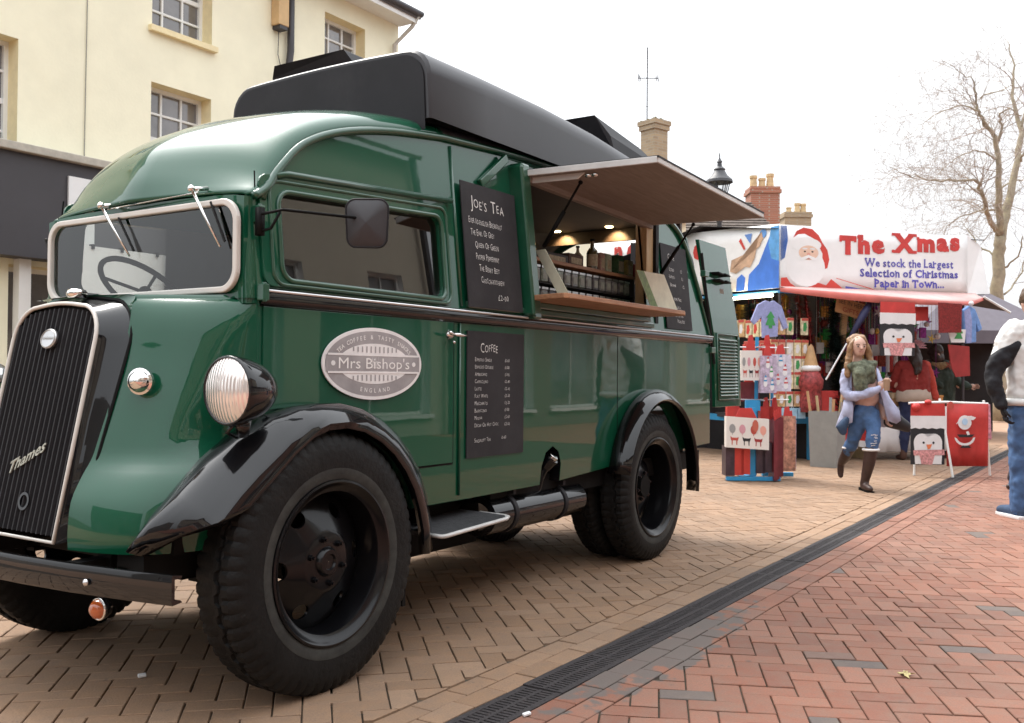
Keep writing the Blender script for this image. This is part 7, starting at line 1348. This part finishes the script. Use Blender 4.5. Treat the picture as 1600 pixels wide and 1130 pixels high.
DENIM = mat('blue_denim', (.055, .12, .26), .8, var=.35, vscale=9, dirt=.3, dcol=(.16, .25, .40), dscale=6); DDEN = mat('dark_denim', (.03, .06, .12), .8, var=.3, vscale=9); LILC = mat('lilac_wool', (.40, .42, .58), .85, var=.15, vscale=12, bump=.2); BOOT = mat('brown_leather', (.045, .022, .018), .45, var=.3); PINKT = mat('dusty_pink_knit', (.56, .36, .31), .85, var=.12, bump=.3); HAIRB = mat('light_brown_hair', (.24, .13, .06), .5, var=.5, vscale=30); SCARF = mat('olive_patterned_scarf', (.11, .12, .08), .9, var=.7, vscale=30)
# ---- woman walking towards the camera
f = fr((10.29, 2.37, 0)); wo = empty('person', f(0, 0, 0), 'woman walking in an open lilac coat, olive scarf, ripped blue jeans and tall brown boots', 'person')
H = (-.035, -.02, 1.475)
blob('body', f, head_parts(H, .098) + [('c', [(.0, 0, 1.22, .11), (.02, 0, 1.05, .115), (.045, 0, .88, .095), (.05, 0, .80, .10)]), ('c', [(-.06, 0, 1.23, .06), (.10, 0, 1.23, .06)]), ('c', [(.0, .0, .78, .055), (-.05, .09, .47, .038), (-.06, .36, .30, .035)]), ('c', [(.10, -.01, .78, .055), (.055, -.15, .46, .04), (.0, -.10, .1, .04)]), ('c', [(-.15, 0, 1.2, .045), (-.17, -.02, .96, .038), (-.02, -.18, .99, .03), (.12, -.24, 1.06, .026)]), ('c', [(.16, 0, 1.2, .045), (.21, .02, .95, .038), (.22, -.05, .75, .028)])], SKIN, wo, .011, 3)
face(f, H, .098, wo)
blob('jeans', f, [('c', [(.05, 0, .86, .11), (.05, .01, .79, .125)]), ('c', [(.105, -.02, .78, .09), (.085, -.12, .6, .075), (.055, -.17, .47, .064)]), ('c', [(-.0, .01, .78, .09), (-.03, .05, .62, .076), (-.055, .10, .47, .066), (-.065, .2, .38, .056)])], DENIM, wo, .012, 3)
b = MB(); c = f(.055, -.235, .53)
for k in range(12): a = random.uniform(-.03, .03); z = random.uniform(-.07, .05); q = c + Rr * a + Z3 * z; b.poly([q + Rr * i + Z3 * j for i, j in ((-.014, 0), (.014, .004), (.012, .010), (-.012, .008))])
b.build('ripped_knee', mat('frayed_denim', (.62, .60, .62), .9), wo, solid=.003)
b = MB(); b.tube(ell(f(.045, -.16, .425), Rr, Ff, .075, .072, 20), .014, 6, closed=True); b.tube(ell(f(-.06, .15, .42), Rr, Ff, .07, .068, 20), .012, 6, closed=True); b.build('boot_cuff', WHC, wo, smooth=True)
blob('boot', f, [('c', [(.045, -.16, .42, .068), (.03, -.145, .28, .062), (.005, -.115, .12, .045), (.0, -.10, .06, .045)]), ('c', [(.0, -.09, .045, .04), (.0, -.20, .04, .04), (.0, -.27, .035, .03)])], BOOT, wo, .010, 3)
blob('boot', f, [('c', [(-.06, .15, .42, .064), (-.065, .27, .32, .055), (-.065, .38, .25, .042)]), ('c', [(-.065, .40, .24, .038), (-.065, .42, .14, .035), (-.065, .41, .10, .028)])], BOOT, wo, .010, 3)
b = MB(); b.box(0, 0, 0, 0, 0, 0)
b = MB(); b.obox(f(0, -.06, .015), Rr * .033, Ff * .03, Z3 * .015); b.obox(f(0, -.2, .006), Rr * .036, Ff * .085, Z3 * .006); b.build('boot_sole', CHASSIS, wo)
blob('jumper', f, [('c', [(.02, -.01, 1.16, .125), (.04, -.02, 1.02, .128), (.055, -.01, .95, .13)])], PINKT, wo, .013, 3)
blob('scarf', f, [('c', [(-.13, -.06, 1.27, .05), (-.03, -.12, 1.27, .065), (.09, -.07, 1.30, .05)]), ('c', [(-.06, -.14, 1.2, .085), (-.05, -.15, 1.07, .075)]), ('c', [(.02, -.14, 1.22, .07), (.05, -.13, 1.14, .05)]), ('c', [(-.10, .06, 1.29, .05), (.09, .06, 1.3, .05)])], SCARF, wo, .012, 2)
blob('coat_sleeve', f, [('c', [(-.145, .0, 1.21, .058), (-.17, -.02, 1.08, .055), (-.165, -.05, .985, .052), (-.10, -.14, .975, .050), (.0, -.2, 1.01, .045), (.09, -.24, 1.045, .040)])], LILC, wo, .012, 3)
blob('coat_sleeve', f, [('c', [(.145, .02, 1.21, .056), (.19, .03, 1.08, .052), (.22, .02, .94, .048), (.245, -.02, .77, .044)])], LILC, wo, .012, 3)
coat_sheet('coat', f, [(1.27, 0, .02, .13, .08, -50, 230), (1.18, .01, .02, .165, .11, -45, 222), (1.0, .03, .02, .175, .13, -35, 215), (.85, .05, .04, .20, .17, -25, 208), (.72, .07, .06, .25, .2, -15, 200), (.64, .08, .07, .28, .22, -10, 196)], LILC, wo, wav=.018)
b = MB(); b.grid([[f(.11, -.12, 1.26), f(.15, -.1, 1.2), f(.20, -.04, 1.1)], [f(.12, -.15, 1.1), f(.19, -.13, 1.0), f(.27, -.06, .95)], [f(.17, -.16, .9), f(.27, -.14, .82), f(.36, -.08, .82)], [f(.22, -.15, .72), f(.31, -.13, .69), f(.37, -.09, .72)]]); b.build('coat_front', LILC, wo, smooth=True, solid=.012)
b = MB(); b.grid([[f(-.13, -.08, 1.0), f(-.18, -.02, .98)], [f(-.12, -.11, .85), f(-.20, -.03, .82)], [f(-.13, -.11, .70), f(-.20, -.04, .66)]]); b.build('coat_front', LILC, wo, smooth=True, solid=.012)
blob('hair', f, [('e', (-.035, .02, 1.545), (.098, .095, .07)), ('c', [(-.035, .06, 1.58, .05), (-.035, .10, 1.45, .075), (-.03, .10, 1.28, .07)]), ('c', [(-.06, -.05, 1.565, .025), (-.115, -.045, 1.50, .028), (-.13, -.03, 1.4, .035), (-.15, -.05, 1.28, .036), (-.16, -.07, 1.18, .022)]), ('c', [(.0, -.05, 1.565, .025), (.045, -.045, 1.50, .028), (.065, -.03, 1.4, .035), (.10, -.05, 1.28, .038), (.12, -.08, 1.16, .022)])], HAIRB, wo, .010, 1)
hand(f, (.10, -.24, 1.045), (.16, -.27, 1.13), (.7, -.5, -.3), wo); hand(f, (.25, -.02, .79), (.25, -.06, .70), (0, 1, 0), wo)
b = MB(); b.lathe(f(.155, -.29, 1.03), (0, 0, 1), [(.001, 0), (.026, 0), (.034, .11), (.036, .112), (.030, .12), (.001, .122)], 16); o = b.build('paper_cup', mat('kraft_cup', (.35, .22, .14), .6), None, smooth=40); tag(o, 'small brown takeaway cup held by the walking woman', 'cup')
hb = empty('handbag', f(.36, .02, .7), 'black slouchy handbag swinging at the walking woman\'s left side', 'bag'); blob('bag_body', f, [('c', [(.30, .02, .84, .04), (.36, .0, .72, .08), (.47, .02, .66, .06)]), ('c', [(.30, .02, .70, .06), (.50, .02, .62, .03)])], BLK, hb, .014, 3)
b = MB(); b.tube([f(.30, .02, .85), f(.26, -.02, 1.0), f(.20, .0, 1.2)], .01, 6); b.build('bag_strap', BLK, hb)
o = empty('glove', f(-.2, -.05, .62), 'dark mitten hanging from the walking woman\'s right coat edge', 'glove'); blob('glove_body', f, [('c', [(-.17, -.06, .72, .04), (-.21, -.05, .65, .055), (-.20, -.05, .6, .04)]), ('c', [(-.21, -.05, .66, .03), (-.26, -.05, .65, .02)])], DDEN, o, .012, 2)
# ---- man at the right edge, seen from behind
f = fr((8.95, .81, 0)); ma = empty('person', f(.1, 0, 0), 'man from behind in white hoodie, black sleeves and blue jeans at the right edge', 'person')
HW = mat('white_sweatshirt', (.70, .69, .67), .9, var=.06, vscale=6, bump=.25, bscale=14); HB = mat('black_knit', (.012, .012, .016), .85, var=.3, bump=.3)
Hc = (.15, .03, 1.78)
blob('body', f, head_parts(Hc, .11) + [('c', [(.16, 0, 1.5, .15), (.16, 0, 1.2, .14), (.16, 0, .98, .14)]), ('c', [(.05, 0, .95, .1), (.03, 0, .5, .065), (.02, 0, .09, .045)]), ('c', [(.26, 0, .95, .1), (.30, -.1, .5, .065), (.32, -.15, .09, .045)]), ('c', [(-.06, 0, 1.5, .07), (-.17, .02, 1.25, .05), (-.15, -.04, 1.0, .035)]), ('c', [(.38, 0, 1.5, .07), (.48, .02, 1.25, .05), (.46, -.04, 1.0, .035)])], SKIN, ma, .014, 3)
blob('hoodie', f, [('c', [(.0, 0, 1.52, .12), (.32, 0, 1.52, .12)]), ('c', [(.10, 0, 1.42, .16), (.10, .0, 1.2, .165), (.10, 0, 1.02, .17)]), ('c', [(.22, 0, 1.42, .16), (.22, .0, 1.2, .165), (.22, 0, 1.02, .17)]), ('c', [(.06, -.06, 1.60, .07), (.16, -.10, 1.585, .09), (.27, -.06, 1.60, .07)]), ('c', [(.05, .06, 1.58, .07), (.28, .06, 1.58, .07)]), ('c', [(-.01, 0, 1.55, .11), (-.08, .0, 1.45, .095), (-.13, .01, 1.36, .08)]), ('c', [(.34, 0, 1.55, .11), (.42, .0, 1.45, .09), (.46, .01, 1.36, .08)])], HW, ma, .014, 3)
b = MB(); b.tube(ell(f(.16, 0, .965), Rr, Ff, .235, .175, 30), .03, 8, closed=True); b.build('hoodie_hem', HW, ma, smooth=True)
for sg_, nm in ((-1, 'l'), (1, 'r')):
    cx_ = .165; g2 = lambda a, d, z, s=sg_: (cx_ + s * (a), d, z)
    blob('sleeve', f, [('c', [(*g2(.20, -.02, 1.45), .085), (*g2(.30, -.01, 1.33), .085), (*g2(.36, .0, 1.18), .075), (*g2(.34, -.03, 1.02), .06), (*g2(.32, -.06, .94), .05)])], HB, ma, .013, 3)
    hand(f, g2(.32, -.06, .93), g2(.29, -.08, .80), (0, 1, 0), ma, HB, 1.1)
blob('jeans', f, [('c', [(.08, 0, .98, .14), (.25, 0, .98, .14)]), ('c', [(.06, 0, .92, .135), (.045, -.0, .55, .10), (.03, .0, .2, .082), (.02, 0, .1, .08)]), ('c', [(.27, 0, .92, .135), (.30, -.1, .55, .10), (.32, -.14, .2, .082), (.32, -.15, .1, .08)])], DENIM, ma, .014, 3)
for a, d in ((.0, .03), (.32, -.12)):
    b = blob('shoe', f, [('c', [(a + .02, d - .08, .06, .05), (a, d + .05, .055, .05), (a - .03, d + .17, .045, .04)])], DDEN, ma, .012, 2); b = MB(); b.poly([f(a + .07, d - .14, 0), f(a + .06, d + .1, 0), f(a + .02, d + .2, 0), f(a - .06, d + .21, 0), f(a - .075, d + .1, 0), f(a - .04, d - .14, 0)], (0, 0, .028)); b.build('shoe_sole', WHC, ma, bevel=.006)
blob('hair', f, [('e', (.15, .02, 1.83), (.115, .12, .11)), ('e', (.15, -.03, 1.77), (.10, .09, .10))], mat('brown_hair', (.10, .06, .035), .6, var=.5, vscale=40), ma, .013, 1)
# ---- woman in a red jumper from behind, at the stall
f = fr((14.45, 2.62, 0)); rw_ = empty('person', f(.02, 0, 0), 'woman from behind in a red jumper over a beige shirt and navy leggings', 'person')
blob('body', f, head_parts((.02, .05, 1.50), .098) + [('c', [(.02, 0, 1.28, .12), (.02, 0, 1.0, .12), (.02, 0, .88, .14)]), ('c', [(-.07, 0, .85, .09), (-.1, -.02, .48, .055), (-.13, 0, .08, .04)]), ('c', [(.1, 0, .85, .09), (.13, .05, .48, .055), (.13, 0, .08, .04)]), ('c', [(-.15, 0, 1.3, .05), (-.2, .08, 1.05, .04), (-.1, .25, 1.05, .03)]), ('c', [(.18, 0, 1.3, .05), (.26, 0, 1.05, .04), (.31, -.02, .84, .03)])], SKIN, rw_, .014, 3)
blob('jumper', f, [('c', [(-.12, 0, 1.33, .085), (.15, 0, 1.33, .085)]), ('c', [(-.07, 0, 1.27, .14), (-.07, 0, 1.1, .145), (-.08, 0, .98, .15)]), ('c', [(.10, 0, 1.27, .14), (.10, 0, 1.1, .145), (.10, 0, .98, .15)])], mat('dark_red_knit', (.26, .028, .024), .85, var=.15, bump=.2), rw_, .014, 3)
blob('jumper_sleeve', f, [('c', [(.17, 0, 1.34, .085), (.25, 0, 1.15, .07), (.29, -.01, 1.0, .055), (.315, -.02, .88, .045)])], mat('bright_red_knit', (.48, .06, .04), .85, bump=.2), rw_, .013, 3); blob('jumper_sleeve', f, [('c', [(-.16, 0, 1.34, .08), (-.23, .06, 1.15, .065), (-.2, .16, 1.05, .055), (-.1, .27, 1.05, .045)])], bpy.data.materials['dark_red_knit'], rw_, .013, 3)
coat_sheet('shirt_hem', f, [(1.0, .01, 0, .215, .15, 0, 360), (.92, .01, 0, .235, .165, 0, 360), (.83, .02, 0, .24, .17, 0, 360)], mat('beige_shirt', (.50, .40, .33), .9, var=.1), rw_, n=30)
blob('leggings', f, [('c', [(-.07, 0, .86, .14), (.1, 0, .86, .14)]), ('c', [(-.06, 0, .8, .13), (-.10, -.01, .5, .085), (-.13, 0, .2, .06), (-.13, 0, .12, .055)]), ('c', [(.1, 0, .8, .13), (.14, .05, .5, .085), (.14, .02, .2, .06), (.13, 0, .12, .055)])], mat('navy_leggings', (.015, .022, .07), .8, var=.2), rw_, .014, 3)
for a in (-.13, .13): blob('ankle_boot', f, [('c', [(a, 0, .15, .055), (a, 0, .06, .05)]), ('c', [(a, 0, .045, .045), (a - .03, .12, .035, .035)])], mat('tan_boot_leather', (.10, .05, .035), .6), rw_, .012, 2)
blob('hair', f, [('e', (.02, .04, 1.55), (.10, .11, .10)), ('c', [(.02, -.02, 1.5, .09), (.02, -.09, 1.35, .08), (.0, -.14, 1.24, .04)])], mat('dark_hair', (.035, .02, .015), .5), rw_, .013, 1); hand(f, (.315, -.02, .87), (.325, -.02, .77), (0, 1, 0), rw_)
# ---- shopper in a dark green parka
f = fr((15.4, 2.47, 0)); gp = empty('person', f(0, 0, 0), 'person in a dark green parka with tan fur hood, looking at the stall table', 'person')
blob('body', f, head_parts((.0, -.02, 1.52), .1) + [('c', [(.02, 0, 1.3, .13), (.02, 0, .9, .14)]), ('c', [(-.06, 0, .85, .09), (-.06, 0, .08, .045)]), ('c', [(.1, 0, .85, .09), (.1, 0, .08, .045)]), ('c', [(-.16, 0, 1.3, .05), (-.18, -.1, 1.05, .04)]), ('c', [(.18, 0, 1.3, .05), (.3, -.1, 1.05, .04)])], SKIN, gp, .016, 3)
PARK = mat('dark_green_parka_cloth', (.022, .035, .025), .8, var=.3); blob('parka', f, [('c', [(-.12, 0, 1.34, .1), (.16, 0, 1.34, .1)]), ('c', [(-.05, 0, 1.25, .16), (-.05, 0, .95, .17), (-.05, 0, .72, .18)]), ('c', [(.12, 0, 1.25, .15), (.12, 0, .95, .16), (.1, 0, .72, .17)]), ('c', [(.2, 0, 1.3, .085), (.3, -.08, 1.1, .07), (.42, -.16, 1.05, .055)]), ('c', [(-.18, 0, 1.3, .085), (-.22, -.1, 1.1, .07), (-.05, -.25, 1.05, .055)])], PARK, gp, .015, 3)
blob('fur_hood', f, [('c', [(-.12, -.02, 1.36, .055), (.02, -.08, 1.34, .07), (.16, -.02, 1.36, .055)]), ('c', [(-.1, .08, 1.38, .06), (.14, .08, 1.38, .06)])], mat('tan_fur', (.25, .16, .08), .95, var=.5, vscale=40), gp, .014, 1); blob('hair', f, [('e', (0, 0, 1.56), (.11, .12, .12)), ('e', (0, -.04, 1.47), (.10, .09, .1))], bpy.data.materials['dark_hair'], gp, .013, 1)
blob('trousers', f, [('c', [(-.06, 0, .85, .12), (-.06, 0, .1, .07)]), ('c', [(.1, 0, .85, .12), (.1, 0, .1, .07)])], BLK, gp, .016, 2); hand(f, (.42, -.16, 1.05), (.5, -.2, 1.05), (0, 0, 1), gp)
# ---- stallholder between the two women, in a grey coat
f = fr((14.9, 3.35, 0)); sh_ = empty('person', f(0, 0, 0), 'person in a dark grey coat inside the stall, behind the walking woman', 'person')
blob('body', f, head_parts((-.02, -.02, 1.46), .1) + [('c', [(0, 0, 1.25, .13), (0, 0, .9, .14)]), ('c', [(-.08, 0, .85, .09), (-.08, 0, .06, .05)]), ('c', [(.08, 0, .85, .09), (.08, 0, .06, .05)]), ('c', [(-.16, 0, 1.25, .05), (-.2, -.1, 1.0, .04)]), ('c', [(.16, 0, 1.25, .05), (.2, -.1, 1.0, .04)])], SKIN, sh_, .016, 3); face(f, (-.02, -.02, 1.46), .1, sh_)
blob('coat', f, [('c', [(-.12, 0, 1.26, .095), (.12, 0, 1.26, .095)]), ('c', [(0, 0, 1.2, .18), (0, 0, .9, .19), (0, 0, .6, .19)]), ('c', [(-.17, 0, 1.25, .08), (-.22, -.08, 1.0, .065), (-.1, -.24, .98, .05)]), ('c', [(.17, 0, 1.25, .08), (.22, -.08, 1.0, .065), (.1, -.24, .98, .05)])], mat('dark_grey_wool', (.06, .06, .055), .9, var=.2), sh_, .016, 3); blob('hair', f, [('e', (-.02, .02, 1.53), (.105, .11, .09)), ('e', (-.02, .06, 1.45), (.10, .07, .1))], bpy.data.materials['brown_hair'], sh_, .013, 1)
hand(f, (-.1, -.24, .98), (-.02, -.28, .98), (0, 0, 1), sh_); hand(f, (.1, -.24, .98), (.02, -.28, 1.0), (0, 0, 1), sh_)
# ---- customer behind the man, mostly hidden
f = fr((11.3, 1.05, 0)); hp = empty('person', f(0, 0, 0), 'person in dark trousers and boots, mostly hidden behind the man in the white hoodie', 'person')
blob('body', f, head_parts((.16, 0, 1.46), .098) + [('c', [(.16, 0, 1.25, .13), (.16, 0, .9, .13)]), ('c', [(.08, 0, .85, .09), (.05, 0, .48, .055), (.0, 0, .07, .04)]), ('c', [(.22, 0, .85, .09), (.24, .1, .48, .055), (.24, .14, .07, .04)]), ('c', [(.02, 0, 1.22, .05), (.1, -.12, 1.05, .035)]), ('c', [(.32, 0, 1.22, .05), (.34, -.1, 1.0, .035)])], SKIN, hp, .016, 3)
blob('coat', f, [('c', [(.05, 0, 1.25, .09), (.28, 0, 1.25, .09)]), ('c', [(.17, 0, 1.2, .16), (.17, 0, .85, .165)]), ('c', [(.03, 0, 1.22, .07), (.07, -.1, 1.04, .05)]), ('c', [(.31, 0, 1.22, .07), (.34, -.1, 1.0, .05)])], PARK, hp, .016, 3); blob('trousers', f, [('c', [(.09, 0, .85, .11), (.05, 0, .48, .08), (.0, 0, .12, .06)]), ('c', [(.22, 0, .85, .11), (.24, .1, .48, .08), (.24, .14, .12, .06)])], mat('dark_check_trousers', (.04, .03, .035), .85, var=.5, vscale=30), hp, .014, 2)
for a, d in ((0, 0), (.24, .14)): blob('boot', f, [('c', [(a, d, .12, .055), (a, d, .05, .05)]), ('c', [(a, d, .045, .045), (a - .08, d - .06, .035, .035)])], BOOT, hp, .012, 2)
blob('hair', f, [('e', (.16, .02, 1.53), (.105, .11, .1))], bpy.data.materials['dark_hair'], hp, .014, 1); hand(f, (.1, -.14, 1.04), (.18, -.18, 1.04), (0, 0, 1), hp); hand(f, (.34, -.1, .99), (.34, -.12, .9), (0, 1, 0), hp)
